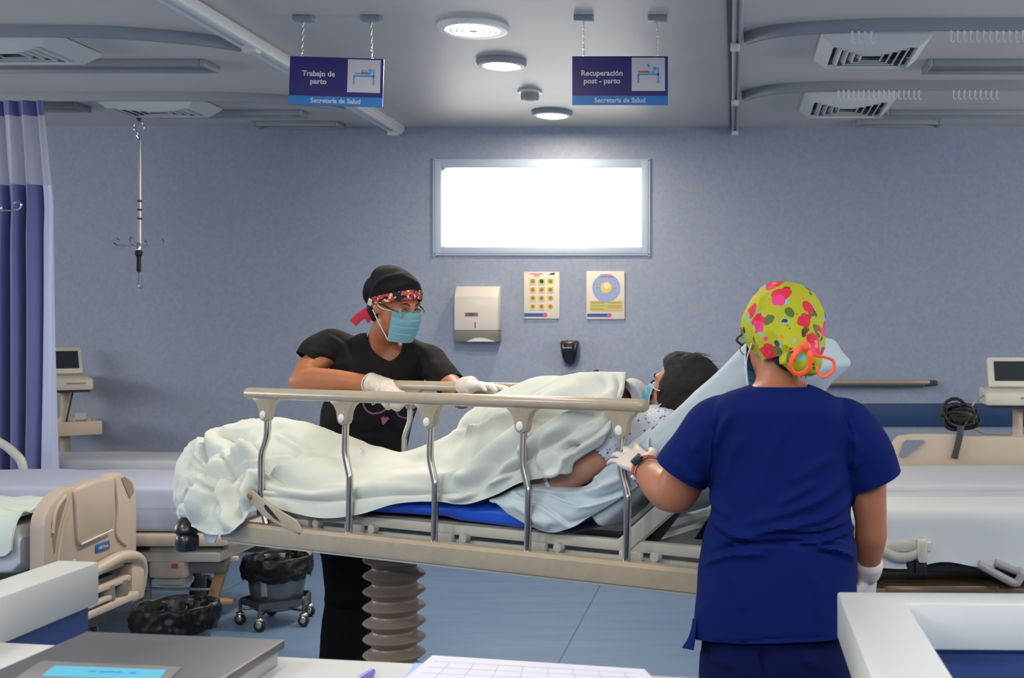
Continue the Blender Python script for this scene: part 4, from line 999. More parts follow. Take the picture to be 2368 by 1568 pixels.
def castor(g_par, x, y, r=0.065, lab=None):
    g = G().box((x, y, 2*r+0.06), (0.05, 0.05, 0.12), bev=0.012); g.box((x+0.02, y-0.026, r*1.25), (0.06, 0.012, 0.12), bev=0.004); g.box((x+0.02, y+0.026, r*1.25), (0.06, 0.012, 0.12), bev=0.004)
    f = part('castor_fork', g, MGREY, g_par)
    part('castor_wheel', G().lathe([(0.015, -0.02), (r*0.7, -0.02), (r*0.75, -0.014), (r*0.94, -0.016), (r, -0.008), (r, 0.008), (r*0.94, 0.016), (r*0.7, 0.02), (0.015, 0.02)], (x+0.03, y, r), R=Matrix.Rotation(math.pi/2, 3, 'X'), n=28), M('wheel_dark', (50, 50, 54), 0.5), f)
# ---- bed b against the back wall, left
b = thing('hospital_bed', 'white-covered bed against the back wall on the left, behind the curtain edge', 'bed', (-4.1, 7.2, 0), group='hospital beds on the left')
part('mattress', pad(-5.1, -3.05, 6.93, 7.48, 0.47, 0.63, 2.2), SHEET, b)
part('frame', G().box((-4.08, 7.2, 0.43), (1.98, 0.52, 0.07), bev=0.02), LGREY, b)
part('lift_column', G().box((-4.1, 7.2, 0.33), (0.9, 0.2, 0.14), bev=0.03), MGREY, b)
part('base_frame', G().box((-4.1, 7.2, 0.24), (1.7, 0.3, 0.05), bev=0.01), MGREY, b)
for xx in (-4.9, -3.3):
    for yy in (7.05, 7.36): castor(b, xx, yy)
# ---- bed c in the middle, left
b = thing('hospital_bed', 'white-covered bed in the middle of the left row, behind the beige footboard', 'bed', (-3.5, 5.66, 0), group='hospital beds on the left')
part('mattress', pad(-5.3, -2.33, 5.30, 6.04, 0.475, 0.685, 5.1, rr_=0.09), SHEETL, b)
part('deck_panel', G().box((-3.75, 5.66, 0.445), (2.9, 0.78, 0.055), bev=0.015), BEIGE, b)
part('frame', G().box((-3.6, 5.66, 0.36), (2.5, 0.66, 0.05), bev=0.012), LGREY, b)
g = G()
for yy in (5.4, 5.92): g.box((-3.5, yy, 0.31), (2.3, 0.05, 0.07), bev=0.01)
for xx in (-4.5, -3.4, -2.65): g.box((xx, 5.66, 0.30), (0.05, 0.56, 0.05), bev=0.01)
part('lift_arms', g, M('bed_metal_dark', (96, 94, 88), 0.45), b)
part('corner_block', G().box((-2.60, 5.42, 0.335), (0.17, 0.17, 0.155), bev=0.02).box((-2.60, 5.42, 0.24), (0.12, 0.12, 0.04), bev=0.015), BEIGE, b)
part('red_mark', G().box((-2.56, 5.333, 0.32), (0.03, 0.002, 0.02)), M('red_label', (196, 80, 70), 0.5), b)
part('foot_bars', G().box((-2.44, 5.55, 0.40), (0.22, 0.04, 0.03), bev=0.006).box((-2.44, 5.8, 0.40), (0.22, 0.04, 0.03), bev=0.006).box((-2.36, 5.66, 0.39), (0.03, 0.5, 0.05), bev=0.01).box((-2.42, 5.45, 0.33), (0.2, 0.03, 0.025), bev=0.006), BEIGE, b)
part('tan_bracket', G().prism([(0, 0), (0.05, 0.0), (0.11, 0.2), (0.06, 0.2)], (-2.46, 5.42, 0.13), (1, 0, 0), (0, 0, 1), (0, 1, 0), 0.03, bev=0.004).box((-2.40, 5.44, 0.135), (0.13, 0.05, 0.02), bev=0.004), M('tan_metal', (176, 142, 96), 0.5), b)
part('pipe', G().tube([(-3.2, 5.35, 0.215), (-2.4, 5.35, 0.21)], 0.007, n=8), STEEL, b)
part('pedal_rod', G().tube([(-3.0, 5.5, 0.27), (-2.85, 5.45, 0.2), (-2.75, 5.4, 0.21)], 0.02, n=10, spl=4), MGREY, b)
part('power_box', G().box((-3.0, 5.6, 0.25), (0.4, 0.4, 0.12), bev=0.02), DGREY, b)
for xx in (-4.9, -2.72):
    for yy in (5.38, 5.92): castor(b, xx, yy, 0.075)
part('side_rail_tube', G().tube([(-4.9, 6.1, 0.5), (-4.9, 6.1, 0.80), (-4.8, 6.1, 0.86), (-4.05, 6.1, 0.86), (-3.88, 6.1, 0.83), (-3.77, 6.1, 0.76), (-3.72, 6.1, 0.68), (-3.71, 6.1, 0.46)], 0.022, n=14, spl=5), M('rail_pale', (196, 194, 190), 0.4), b)
# ---- bed d at the front left with a beige footboard
b = thing('hospital_bed', 'beige hospital bed at the front left showing its moulded footboard', 'bed', (-3.4, 4.68, 0), group='hospital beds on the left')
part('mattress', pad(-4.7, -2.66, 4.34, 5.00, 0.48, 0.66, 8.3), SHEET, b)
# footboard in the plane x = const; y,z outline
y0, y1 = 4.345, 5.02
def fy(u): return y0+(y1-y0)*u
out = [(0.0, 0.40), (0.0, 0.66), (0.015, 0.70), (0.06, 0.735), (0.16, 0.773), (0.27, 0.79), (0.30, 0.785), (0.32, 0.778), (0.5, 0.792), (0.68, 0.790), (0.71, 0.795), (0.74, 0.805), (0.80, 0.80), (0.90, 0.775), (0.97, 0.74), (1.0, 0.70), (1.0, 0.40)]
X0 = -2.63
def fx(z): return -0.0
fb = part('footboard', G().prism([(fy(u), z) for u, z in out], (X0, 0, 0), (0, 1, 0), (0, 0, 1), (1, 0, 0), 0.06, bev=0.012), BEIGE, b)
BEI2 = M('beige_bed_plastic_panel', (188, 171, 152), 0.4)
part('centre_panel', G().prism([(fy(u), z) for u, z in [(0.32, 0.555), (0.30, 0.58), (0.27, 0.77), (0.33, 0.775), (0.5, 0.786), (0.70, 0.784), (0.70, 0.66), (0.68, 0.585), (0.5, 0.565)]], (X0+0.058, 0, 0), (0, 1, 0), (0, 0, 1), (1, 0, 0), 0.014, bev=0.005), BEIGE, fb)
HOL = M('recess_shade_beige', (150, 134, 116), 0.5)  # darker copy of the beige, shade of the handle recesses put into the colour
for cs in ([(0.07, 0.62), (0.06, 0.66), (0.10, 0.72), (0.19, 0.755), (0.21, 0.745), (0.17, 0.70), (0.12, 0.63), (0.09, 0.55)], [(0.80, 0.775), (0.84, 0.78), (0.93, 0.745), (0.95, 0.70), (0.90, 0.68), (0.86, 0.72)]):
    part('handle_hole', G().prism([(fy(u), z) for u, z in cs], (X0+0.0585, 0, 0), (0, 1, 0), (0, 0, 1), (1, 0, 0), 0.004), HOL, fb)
for ln in ([(0.25, 0.74), (0.17, 0.64), (0.12, 0.52), (0.11, 0.44)], [(0.72, 0.78), (0.75, 0.66), (0.74, 0.56), (0.78, 0.52), (0.86, 0.49)], [(0.29, 0.50), (0.22, 0.47), (0.16, 0.43)], [(0.07, 0.63), (0.10, 0.71), (0.20, 0.76)]):
    part('moulded_rib', G().tube([(X0+0.062, fy(u), z) for u, z in ln], 0.007, n=8, spl=5), BEIGE, fb)
part('edge_highlight_line', G().tube([(X0+0.074, fy(u), z) for u, z in [(0.33, 0.557), (0.66, 0.575)]], 0.004, n=8), M('edge_highlight', (228, 222, 214), 0.25), fb)  # highlight along the panel's lower edge, built as a pale line
lp = part('logo_plate', G().box((X0+0.061, fy(0.585), 0.515), (0.008, 0.105, 0.036), bev=0.004), M('logo_blue_plate', (56, 96, 160), 0.4), fb)
part('logo_mark', text('Hill-Rom', 0.02, TXT, None, (X0+0.0655, fy(0.585), 0.515), (0, 1, 0), (0, 0, 1)), TXT, lp)
# lower end: bumper arch and step mouldings
g = G()
g.tube([(X0+0.085, y0+0.02, 0.38), (X0+0.085, fy(0.25), 0.42), (X0+0.09, fy(0.5), 0.445), (X0+0.09, fy(0.72), 0.455), (X0+0.085, fy(0.92), 0.425), (X0+0.07, fy(1.02), 0.36), (X0+0.05, fy(1.03), 0.26)], 0.026, n=14, spl=6)
part('bumper_arch', g, BEIGE, b)
part('end_frame', G().box((X0+0.05, fy(0.92), 0.33), (0.09, 0.11, 0.17), bev=0.015).box((X0+0.03, fy(0.5), 0.31), (0.05, 0.62, 0.12), bev=0.01), BEIGE, b)
part('step_bars', G().box((X0+0.10, fy(0.40), 0.365), (0.03, 0.50, 0.025), bev=0.006).box((X0+0.10, fy(0.42), 0.285), (0.05, 0.56, 0.03), bev=0.006).box((X0+0.11, fy(0.3), 0.32), (0.03, 0.3, 0.018), bev=0.005), M('beige_light', (210, 196, 180), 0.3), b)
part('holders', G().lathe([(0.03, 0.0), (0.034, 0.02), (0.03, 0.07)], (X0+0.09, fy(0.55), 0.295)).lathe([(0.03, 0.0), (0.034, 0.02), (0.03, 0.07)], (X0+0.09, fy(0.70), 0.295)), MGREY, b)
part('base_frame', G().box((-3.5, 4.68, 0.2), (1.7, 0.5, 0.06), bev=0.01), M('bed_metal_dark', (96, 94, 88), 0.45), b)
part('lift_column', G().box((-3.5, 4.68, 0.34), (1.1, 0.4, 0.26), bev=0.03), LGREY, b)
for xx in (-4.2, -2.75):
    for yy in (4.45, 4.92): castor(b, xx, yy, 0.065)
# folded green sheet lying on it
ctrl = []
for i, x in enumerate((-3.25, -3.15, -3.0, -2.88, -2.78, -2.70, -2.67)):
    ctrl.append([(x, y, z+0.012*math.sin(i*2.1+y*9)) for y, z in ((4.315, 0.56), (4.325, 0.62), (4.36, 0.675), (4.45, 0.70), (4.55, 0.69), (4.66, 0.705), (4.8, 0.695), (4.93, 0.68))])
Ps = surf(ctrl, 8, 8)
for i in range(Ps.shape[0]):
    for j in range(Ps.shape[1]):
        p = Ps[i, j]; Ps[i, j, 2] += 0.02*noise.noise(Vector((p[0]*5, p[1]*16, 1)))+0.008*noise.noise(Vector((p[0]*14, p[1]*40, 2)))
GREENS = M('sheet_pale_green', (204, 218, 206), 0.75, bump=0.05, bscale=60)
solo('folded_sheet', shell(G().grid([[Vector(p) for p in r_] for r_ in Ps]), 0.01), GREENS, 'crumpled pale green sheet lying on the bed with the moulded footboard', 'sheet')
# ---- right-hand beds
b = thing('hospital_bed', 'white-covered bed on the right with a beige side panel behind it', 'bed', (1.7, 6.05, 0), group='hospital beds on the right')
part('mattress', pad(0.55, 3.0, 5.62, 6.50, 0.46, 0.655, 3.3), SHEET, b)
part('frame', G().box((1.8, 6.05, 0.42), (2.3, 0.8, 0.06), bev=0.01), BEIGE, b)
a = lambda px, py: (at(px, py, 6.56).x, at(px, py, 6.56).z)
out = [(0.80, 0.55), a(2052, 1060), a(2058, 1030), a(2075, 1008), a(2110, 1003), a(2200, 1003), a(2240, 1008), a(2368, 1009), (2.2, 0.806), (2.24, 0.55)]
sp = part('side_panel', G().prism(out, (0, 6.545, 0), (1, 0, 0), (0, 0, 1), (0, 1, 0), 0.045, bev=0.01), BEIGE, b)
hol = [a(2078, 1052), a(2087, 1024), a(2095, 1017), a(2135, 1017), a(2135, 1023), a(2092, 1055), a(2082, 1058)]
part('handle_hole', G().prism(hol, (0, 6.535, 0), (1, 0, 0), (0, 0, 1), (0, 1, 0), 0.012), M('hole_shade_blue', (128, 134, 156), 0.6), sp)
part('base_frame', G().box((1.8, 6.05, 0.3), (1.6, 0.5, 0.16), bev=0.02), MGREY, b)
for xx in (1.0, 2.7):
    for yy in (5.75, 6.35): castor(b, xx, yy)
b = thing('hospital_bed', 'white bed at the right whose sheet hangs down in front of its dark underframe', 'bed', (1.6, 5.1, 0), group='hospital beds on the right')
part('mattress', pad(0.36, 3.0, 4.80, 5.42, 0.47, 0.655, 7.7), SHEET, b)
rows_ = []
for i in range(161):
    u = i/160; x = 0.40+2.5*u; row = []
    for k, (yo, z) in enumerate(((0.30, 0.668), (0.05, 0.668), (0.0, 0.66), (-0.022, 0.635), (-0.03, 0.60), (-0.032, 0.55), (-0.036, 0.50), (-0.04, 0.46), (-0.044, 0.432))):
        f = k/8
        zz_ = z+(0.012*math.sin(x*9)+0.007*math.sin(x*23+1))*f**3
        yy = 4.80+yo-0.014*f*(0.5+0.5*math.sin(x*13+math.sin(x*5)))
        row.append((x, yy, zz_+0.004*noise.noise(Vector((x*4, yo*9, 3)))))
    rows_.append(row)
rows_ = np.array(rows_); rows_ = np.swapaxes(crom(np.swapaxes(rows_, 0, 1), 4), 0, 1)
solo('draw_sheet', shell(G().grid([[Vector(p) for p in r_] for r_ in rows_]), 0.004), M('linen_drape', (210, 214, 214), 0.75, bump=0.04, bscale=30), 'white sheet hanging over the side of the nearest right-hand bed', 'sheet')
DB = M('bed_under_dark', (60, 52, 42), 0.45)
part('frame', G().box((1.7, 5.12, 0.42), (2.4, 0.55, 0.06), bev=0.01), DB, b)
part('motor_housing', G().box((1.25, 5.0, 0.27), (1.5, 0.4, 0.14), bev=0.03).box((0.85, 4.86, 0.3), (0.5, 0.12, 0.1), bev=0.03), M('bronze_housing', (104, 82, 58), 0.35, coat=0.2), b)
part('bracket_arm', G().tube([at(2030, 1268, 4.75), at(2072, 1288, 4.74), at(2105, 1287, 4.74), at(2130, 1275, 4.74)], [0.02, 0.022, 0.02, 0.016], n=12, spl=4), LGREY, b)
part('cross_arm', G().box(at(2070, 1262, 4.77), (0.30, 0.05, 0.045), bev=0.012), M('enamel_bright', (206, 202, 186), 0.25, coat=0.4), b)
part('end_block', G().box(at(2132, 1273, 4.73), (0.036, 0.06, 0.095), bev=0.01), M('enamel_bright', (206, 202, 186), 0.25, coat=0.4), b)
part('pivot', G().lathe([(0.02, -0.03), (0.024, 0), (0.02, 0.03)], at(2106, 1306, 4.76)).box(at(2128, 1312, 4.76), (0.05, 0.05, 0.06), bev=0.01), BLACK, b)
part('base_shell', G().box((0.72, 5.0, 0.23), (0.5, 0.5, 0.16), bev=0.05), M('bronze_housing', (104, 82, 58), 0.35, coat=0.2), b)
g = G(); c = [at(2258, 1306, 4.75), at(2345, 1352, 4.75), at(2356, 1345, 4.75), at(2360, 1322, 4.75), at(2348, 1318, 4.75), at(2336, 1330, 4.75)]
g.tube([at(2262, 1304, 4.75), at(2340, 1346, 4.74), at(2356, 1342, 4.74), at(2360, 1322, 4.74), at(2345, 1318, 4.75), at(2300, 1300, 4.75)], 0.017, n=12, spl=4)
part('foot_pedal', g, M('pedal_grey', (168, 164, 160), 0.4), b)
for xx in (0.7, 2.6):
    for yy in (4.9, 5.35): castor(b, xx, yy)
# black cables and strap on the beige side panel
g = G(); p = at(2222, 960, 6.62)
for k in range(14):
    a0 = random.random()*6.28; rx, rz_ = 0.05+random.random()*0.045, 0.03+random.random()*0.04; ox, oz, oy = random.uniform(-0.04, 0.05), random.uniform(-0.035, 0.035), random.uniform(-0.02, 0.03)
    g.tube([(p.x+ox+rx*math.cos(t_), p.y+oy+0.01*math.sin(3*t_), p.z+oz+rz_*math.sin(t_)) for t_ in [i*math.pi/7+a0 for i in range(14)]], 0.010, n=8, closed=True)
g.ell((p.x, p.y, p.z-0.01), (0.075, 0.025, 0.05))
cb = thing('cable_bundle', 'black coiled cable bundle with a strap over the beige bed panel', 'cable', (p.x, p.y, p.z-0.1))
part('coil', g, BLACK, cb)
s0 = [at(2222, 985, 6.53), at(2219, 1010, 6.525), at(2212, 1040, 6.525), at(2207, 1060, 6.53)]
part('strap', G().tube(s0, [0.02, 0.019, 0.018, 0.02], n=10, spl=4, flat=0.5, up=(0, 1, 0)), DGREY, cb)

# ------------------------------------------------------------------ monitors
CREAM = M('monitor_cream', (218, 214, 198), 0.4); CREAM2 = M('cart_beige', (206, 190, 166), 0.45); SCR = M('screen_dark', (46, 52, 58), 0.15, coat=0.5)
def monitor(bx, by, bz, yaw, label, w_=0.38, d_=0.30, tray=True):
    r = thing('fetal_monitor_cart', label, 'monitor', (bx, by, 0), yaw, 'fetal monitors on carts')
    F_ = Matrix.Translation((bx, by, 0)) @ Matrix.Rotation(yaw, 4, 'Z')
    part('base_unit', G().prism([(-d_/2, 0), (d_/2, 0), (d_/2, 0.085), (d_/2-0.03, 0.1), (-d_/2+0.04, 0.085), (-d_/2, 0.07)], (-w_/2, 0, bz), (0, 1, 0), (0, 0, 1), (1, 0, 0), w_, bev=0.014), CREAM, r, fr=F_)
    tl_ = Matrix.Rotation(-0.42, 3, 'X')
    part('screen_housing', G().box((-0.0*w_, 0.06, bz+0.185), (w_*0.82, 0.035, 0.19), R=tl_, bev=0.012), CREAM, r, fr=F_)
    part('screen', G().box(Vector((0, 0.06, bz+0.185)) + tl_ @ Vector((0, -0.0185, 0.002)), (w_*0.64, 0.004, 0.125), R=tl_), SCR, r, fr=F_)
    part('paper_slot', G().box((w_*0.1, -d_/2-0.001, bz+0.045), (0.11, 0.003, 0.012)), M('slot_orange', (198, 140, 90), 0.5), r, fr=F_)
    part('foot_plate', G().box((0, 0.0, bz-0.008), (w_*0.92, d_*0.8, 0.014), bev=0.004), DGREY, r, fr=F_)
    part('pole', G().lathe([(0.03, 0.1), (0.03, bz-0.02), (0.05, bz-0.012)], (0, 0.03, 0)), CREAM2, r, fr=F_)
    part('collar', G().lathe([(0.055, bz-0.22), (0.045, bz-0.2), (0.034, bz-0.18)], (0, 0.03, 0)), CREAM2, r, fr=F_)
    g = G()
    for sx in (-1, 1): g.box((sx*0.12, 0.0, 0.09), (0.05, 0.34, 0.035), bev=0.01)
    g.box((0, 0.0, 0.1), (0.3, 0.08, 0.04), bev=0.01); part('foot_frame', g, CREAM2, r, fr=F_)
    for sx in (-1, 1):
        for sy in (-1, 1): part('castor', G().lathe([(0.01, -0.012), (0.033, -0.012), (0.036, 0), (0.033, 0.012), (0.01, 0.012)], (sx*0.12, 0.0+sy*0.14, 0.037), R=Matrix.Rotation(math.pi/2, 3, 'X'), n=18), BLACK, r, fr=F_)
    if tray:
        zt_ = 0.725; g = G(); tw, td = 0.32, 0.42
        g.box((0, -0.02, zt_+0.006), (tw, td, 0.012), bev=0.004)
        g.box((0, -0.02-td/2, zt_+0.045), (tw, 0.012, 0.09), bev=0.005); g.box((0, -0.02+td/2, zt_+0.045), (tw, 0.012, 0.09), bev=0.005)
        g.box((-tw/2, -0.02, zt_+0.045), (0.012, td, 0.09), bev=0.005); g.box((tw/2, -0.12, zt_+0.045), (0.012, td-0.2, 0.09), bev=0.005); g.box((tw/2, 0.13, zt_+0.045), (0.012, 0.05, 0.09), bev=0.005)
        part('basket', g, CREAM2, r, fr=F_)
        part('stay', G().tube([(-0.02, -0.05, zt_+0.02), (0.03, -0.05, bz-0.01)], 0.006, n=8), DGREY, r, fr=F_)
    return r
m1 = monitor(-4.40, 7.68, 1.014, math.radians(40), 'cream fetal monitor on a cart with a basket, right of the purple curtain', w_=0.25, d_=0.36)
p = at(187, 945, 7.60)
r = thing('paper_cup', 'white paper cup standing in the basket below the left monitor', 'cup', (p.x, p.y, 0.738))
part('cup', G().lathe([(0.022, 0.0), (0.024, 0.002), (0.034, 0.125), (0.036, 0.128), (0.033, 0.128)], (p.x, p.y, 0.738), n=24), WHITE, r)
part('print', G().lathe([(0.0295, 0.05), (0.0318, 0.085)], (p.x, p.y, 0.738), n=24, capb=False, capt=False), M('cup_print', (120, 150, 205), 0.5, col2=(190, 60, 60), vscale=30), r)
m2 = monitor(1.665, 6.86, 0.965, math.radians(-4), 'cream fetal monitor with a dark screen at the right edge, behind the beige bed panel', w_=0.42, tray=False)
cab = [at(2275, 915, 6.8), at(2250, 935, 6.75), at(2245, 975, 6.72), at(2270, 1000, 6.7), at(2330, 1003, 6.7)]
solo('monitor_cable', G().tube(cab, 0.006, n=8, spl=8), M('cable_pale', (170, 164, 150), 0.5), 'thin pale cable looping down beside the right-hand monitor', 'cable')
# ------------------------------------------------------------------ patient, linen and newborn on the stretcher
SKIN_P = M('skin_patient', (196, 142, 118), 0.5, sss=0.15, var=0.05, vscale=12)
HAIR = M('hair_black', (20, 16, 16), 0.8, var=0.3, vscale=60, bump=0.15, bscale=120)
def sprinkle(name, base, spots, scale=60, rough=0.8, thr=0.13):
    """cloth printed with small scattered marks"""
    m = bpy.data.materials.new(name); m.use_nodes = True; nt = m.node_tree; b = nt.nodes['Principled BSDF']; b.inputs['Roughness'].default_value = rough
    tc = nt.nodes.new('ShaderNodeTexCoord'); v = nt.nodes.new('ShaderNodeTexVoronoi'); v.inputs['Scale'].default_value = scale
    nt.links.new(tc.outputs['Object'], v.inputs['Vector'])
    lt = nt.nodes.new('ShaderNodeMath'); lt.operation = 'LESS_THAN'; lt.inputs[1].default_value = thr*2; nt.links.new(v.outputs['Distance'], lt.inputs[0])
    cr = nt.nodes.new('ShaderNodeValToRGB'); cr.color_ramp.interpolation = 'CONSTANT'; sep = nt.nodes.new('ShaderNodeSeparateColor'); nt.links.new(v.outputs['Color'], sep.inputs[0]); nt.links.new(sep.outputs[0], cr.inputs['Fac'])
    e = cr.color_ramp.elements; e[0].position = 0; e[0].color = rgb(*spots[0]); e[1].position = 1/len(spots); e[1].color = rgb(*spots[1])
    for i in range(2, len(spots)): n_ = e.new(i/len(spots)); n_.color = rgb(*spots[i])
    mx = nt.nodes.new('ShaderNodeMix'); mx.data_type = 'RGBA'; nt.links.new(lt.outputs[0], mx.inputs['Factor']); mx.inputs['A'].default_value = rgb(*base); nt.links.new(cr.outputs['Color'], mx.inputs['B'])
    nt.links.new(mx.outputs['Result'], b.inputs['Base Color']); MATS[name] = m
    return m
GOWN = sprinkle('gown_printed', (212, 218, 228), [(66, 84, 128), (112, 112, 124), (120, 160, 214)], 75)

def frame(F_, Up):
    """columns: right, forward, up"""
    f = Vector(F_).normalized(); u = Vector(Up); u = (u-f*u.dot(f)).normalized(); r = f.cross(u)
    return Matrix((r, f, u)).transposed()
def head_shape(g, c, R, s=1.0, ears=True):
    """skull, jaw, nose, lips and ears around c; R columns right/forward/up"""
    def P(x, y, z): return c+R @ Vector((x*s, y*s, z*s))
    def E(x, y, z, a, b_, d, rot=None): g.ell(P(x, y, z), (a*s, b_*s, d*s), R=(R if rot is None else R @ rot), nu=28, nv=18)
    E(0, -0.012, 0.028, 0.076, 0.094, 0.085)
    E(0, 0.03, -0.02, 0.064, 0.064, 0.075)
    E(0, 0.04, -0.062, 0.048, 0.05, 0.045)
    E(0, 0.068, -0.09, 0.024, 0.022, 0.02)
    E(0, 0.082, 0.028, 0.05, 0.014, 0.014)
    E(0.033, 0.078, -0.012, 0.02, 0.02, 0.018); E(-0.033, 0.078, -0.012, 0.02, 0.02, 0.018)
    E(0, 0.094, 0.002, 0.010, 0.014, 0.024, Matrix.Rotation(-0.35, 3, 'X')); E(0, 0.106, -0.022, 0.014, 0.015, 0.012)
    E(0, 0.092, -0.052, 0.024, 0.012, 0.007); E(0, 0.090, -0.062, 0.02, 0.012, 0.008)
    if ears:
        for sx in (-1, 1): E(sx*0.076, -0.008, -0.002, 0.009, 0.02, 0.032, Matrix.Rotation(-0.2, 3, 'X')); E(sx*0.074, -0.002, -0.026, 0.008, 0.011, 0.012)
def face_bits(par, c, R, s=1.0, skin=None, eyes=True, tag_='', open_=1.0):
    def P(x, y, z): return c+R @ Vector((x*s, y*s, z*s))
    for sx in (-1, 1):
        ey = part('eye', G().ell(P(sx*0.031, 0.0815, 0.004), (0.0125*s, 0.0105*s, 0.0085*s*open_), R=R), M('eye_white', (214, 206, 200), 0.2, coat=0.5), par)
        part('iris', G().ell(P(sx*0.031, 0.0895, 0.003), (0.0055*s, 0.003*s, 0.0055*s*open_), R=R), M('iris_dark', (32, 20, 14), 0.15, coat=0.8), ey)
        part('eyelid', G().tube([P(sx*0.031-0.015, 0.087, 0.004), P(sx*0.031-0.007, 0.092, 0.0105), P(sx*0.031+0.007, 0.092, 0.0105), P(sx*0.031+0.015, 0.087, 0.004)], 0.0028*s, n=8, spl=5), M('lash_dark', (36, 22, 18), 0.6), ey)
        part('eyebrow', G().tube([P(sx*0.014, 0.0945, 0.026), P(sx*0.03, 0.0925, 0.034), P(sx*0.048, 0.081, 0.028)], [0.0022*s, 0.003*s, 0.0015*s], n=8, spl=5), M('brow_dark', (34, 22, 20), 0.7), par)
def hand_shape(g, wrist, d, nrm, side=1, curl=(0.3, 0.3, 0.3, 0.3), thumb=0.5, s=1.0, spread=0.12, gap=0.0):
    """palm, four fingers and thumb; d the way the hand points, nrm out of the back of the hand, side +1 puts the thumb on d x nrm"""
    d = Vector(d).normalized(); n_ = Vector(nrm); n_ = (n_-d*n_.dot(d)).normalized(); w_ = d.cross(n_)*side
    wrist = Vector(wrist); g.tube([wrist-d*0.035*s, wrist+d*0.012*s], [0.027*s, 0.028*s], n=18)
    ring = []
    for f, hw, hd in ((0.0, 0.027, 0.019), (0.03, 0.034, 0.017), (0.06, 0.040, 0.0145), (0.085, 0.040, 0.012), (0.092, 0.036, 0.009)):
        ring.append((wrist+d*f*s-n_*0.002*s, w_*hw*s, n_*hd*s))
    g.loft(ring, n=28, p=2.5, spl=3)
    lens = ((0.040, 0.024, 0.02), (0.044, 0.028, 0.021), (0.041, 0.026, 0.02), (0.032, 0.02, 0.018))
    for i in range(4):
        off = (1.5-i)*0.0195*s; base = wrist+d*(0.084-0.004*abs(i-1))*s+w_*off
        ang = 0.12*curl[i]+0.05; fd = (d*math.cos(spread*(1.5-i))+w_*math.sin(spread*(1.5-i))).normalized(); p = base-fd*0.012*s; pts = [p, base]; cur = 0.0
        for L in lens[i]:
            pass
        cur = curl[i]*0.5; q = base
        for L in lens[i]:
            q = q+(fd*math.cos(cur)-n_*math.sin(cur))*L*s; pts.append(q); cur += curl[i]
        r = (0.0095 if i < 3 else 0.0082)*s
        g.tube(pts, [r, r*1.02, r*0.97, r*0.9, r*0.72], n=12, spl=4); g.ell(pts[-1], (r*0.74,)*3, nu=12, nv=8)
    b0 = wrist+d*0.022*s+w_*0.024*s; td = (d*0.62+w_*0.72-n_*thumb*0.5).normalized(); b1 = b0+td*0.036*s; td2 = (d*0.9+w_*0.25-n_*thumb*0.7).normalized(); b2 = b1+td2*0.03*s; b3 = b2+(td2-w_*0.12-n_*0.15*thumb).normalized()*0.022*s
    g.tube([b0, b1, b2, b3], [0.0145*s, 0.0115*s, 0.0105*s, 0.008*s], n=12, spl=4); g.ell(b3, (0.0078*s,)*3, nu=12, nv=8)
    return g

# --- patient's body (lies on her back, feet to the left)
pt = thing('person', 'patient lying on the stretcher in a printed gown and blue mask', 'person', loc(1.1, 0.33, 0.9))
upv = (SF.to_3x3() @ Vector((-math.sin(ALPHA), 0, math.cos(ALPHA)))); alv = (SF.to_3x3() @ Vector((math.cos(ALPHA), 0, math.sin(ALPHA))))
HC = tzw(1574, 906, 0.31)
facev = (U*(-0.93)+Vector((0, 0, 0.22))+Wv*0.16).normalized()
HR = frame(facev, Vector((0, 0, 1))+U*0.3)
g = G()
head_shape(g, HC, HR, 0.9)
sh = lambda s_, w, h: SF @ bk(s_, w, h)
hu = HR @ Vector((0, 0, 1)); neck = HC-hu*0.11-U*0.01
g.limb([HC-hu*0.04+U*0.02, neck, neck-alv*0.07], [0.055, 0.052, 0.06])
secs = []
for s_, hw, hh, h in ((0.40, 0.07, 0.05, 0.18), (0.34, 0.14, 0.07, 0.185), (0.26, 0.17, 0.095, 0.21), (0.14, 0.165, 0.10, 0.24), (0.02, 0.15, 0.09, 0.275), (-0.06, 0.155, 0.075, 0.31)):
    c = sh(s_, 0.31, h); secs.append((c, Wv*hw, upv*hh))
secs += [(loc(1.05, 0.33, 0.98), Wv*0.15, Vector((0, 0, 0.08))), (loc(0.93, 0.34, 0.97), Wv*0.13, Vector((0, 0, 0.07)))]
g.loft(secs, n=36, p=2.3, spl=3)
for w in (0.23, 0.31): g.limb([loc(0.95, w, 0.965), loc(0.6, w, 0.925), loc(0.42, w, 0.918), loc(0.2, w, 0.925), loc(-0.08, w, 0.95)], [0.05, 0.036, 0.034, 0.038, 0.032]); g.limb([loc(-0.08, w, 0.95), loc(-0.12, w, 0.98), loc(-0.13, w, 1.03)], [0.034, 0.032, 0.022])
# near arm: shoulder to elbow, bent forearm under the sheet
S1, E1 = tzw(1425, 1015, 0.15), tzw(1275, 1118, 0.10)
arm_pts = [tzw(1452, 992, 0.17), tzw(1405, 1035, 0.13), tzw(1340, 1080, 0.11), tzw(1265, 1122, 0.11)]
g.limb(arm_pts, [0.050, 0.053, 0.050, 0.043]); g.limb([arm_pts[-1], tzw(1180, 1118, 0.16), tzw(1110, 1100, 0.24)], [0.043, 0.036, 0.028])
# far arm holding the newborn: hand and wrist show above the gown
far = [sh(0.30, 0.47, 0.25), sh(0.10, 0.50, 0.30), tzw(1420, 945, 0.33), tzw(1445, 937, 0.31)]
g.limb(far, [0.05, 0.04, 0.032, 0.027])
hand_shape(g, tzw(1440, 938, 0.30), (U*0.6+Vector((0, 0, 0.1))+Wv*0.1), Vector((0, 0, 1)), side=1, curl=(0.4, 0.4, 0.4, 0.4), s=0.9)
gb = fuse(g, 0.0075, 5)
part('body', gb, SKIN_P, pt)
face_bits(pt, HC, HR, 0.9)
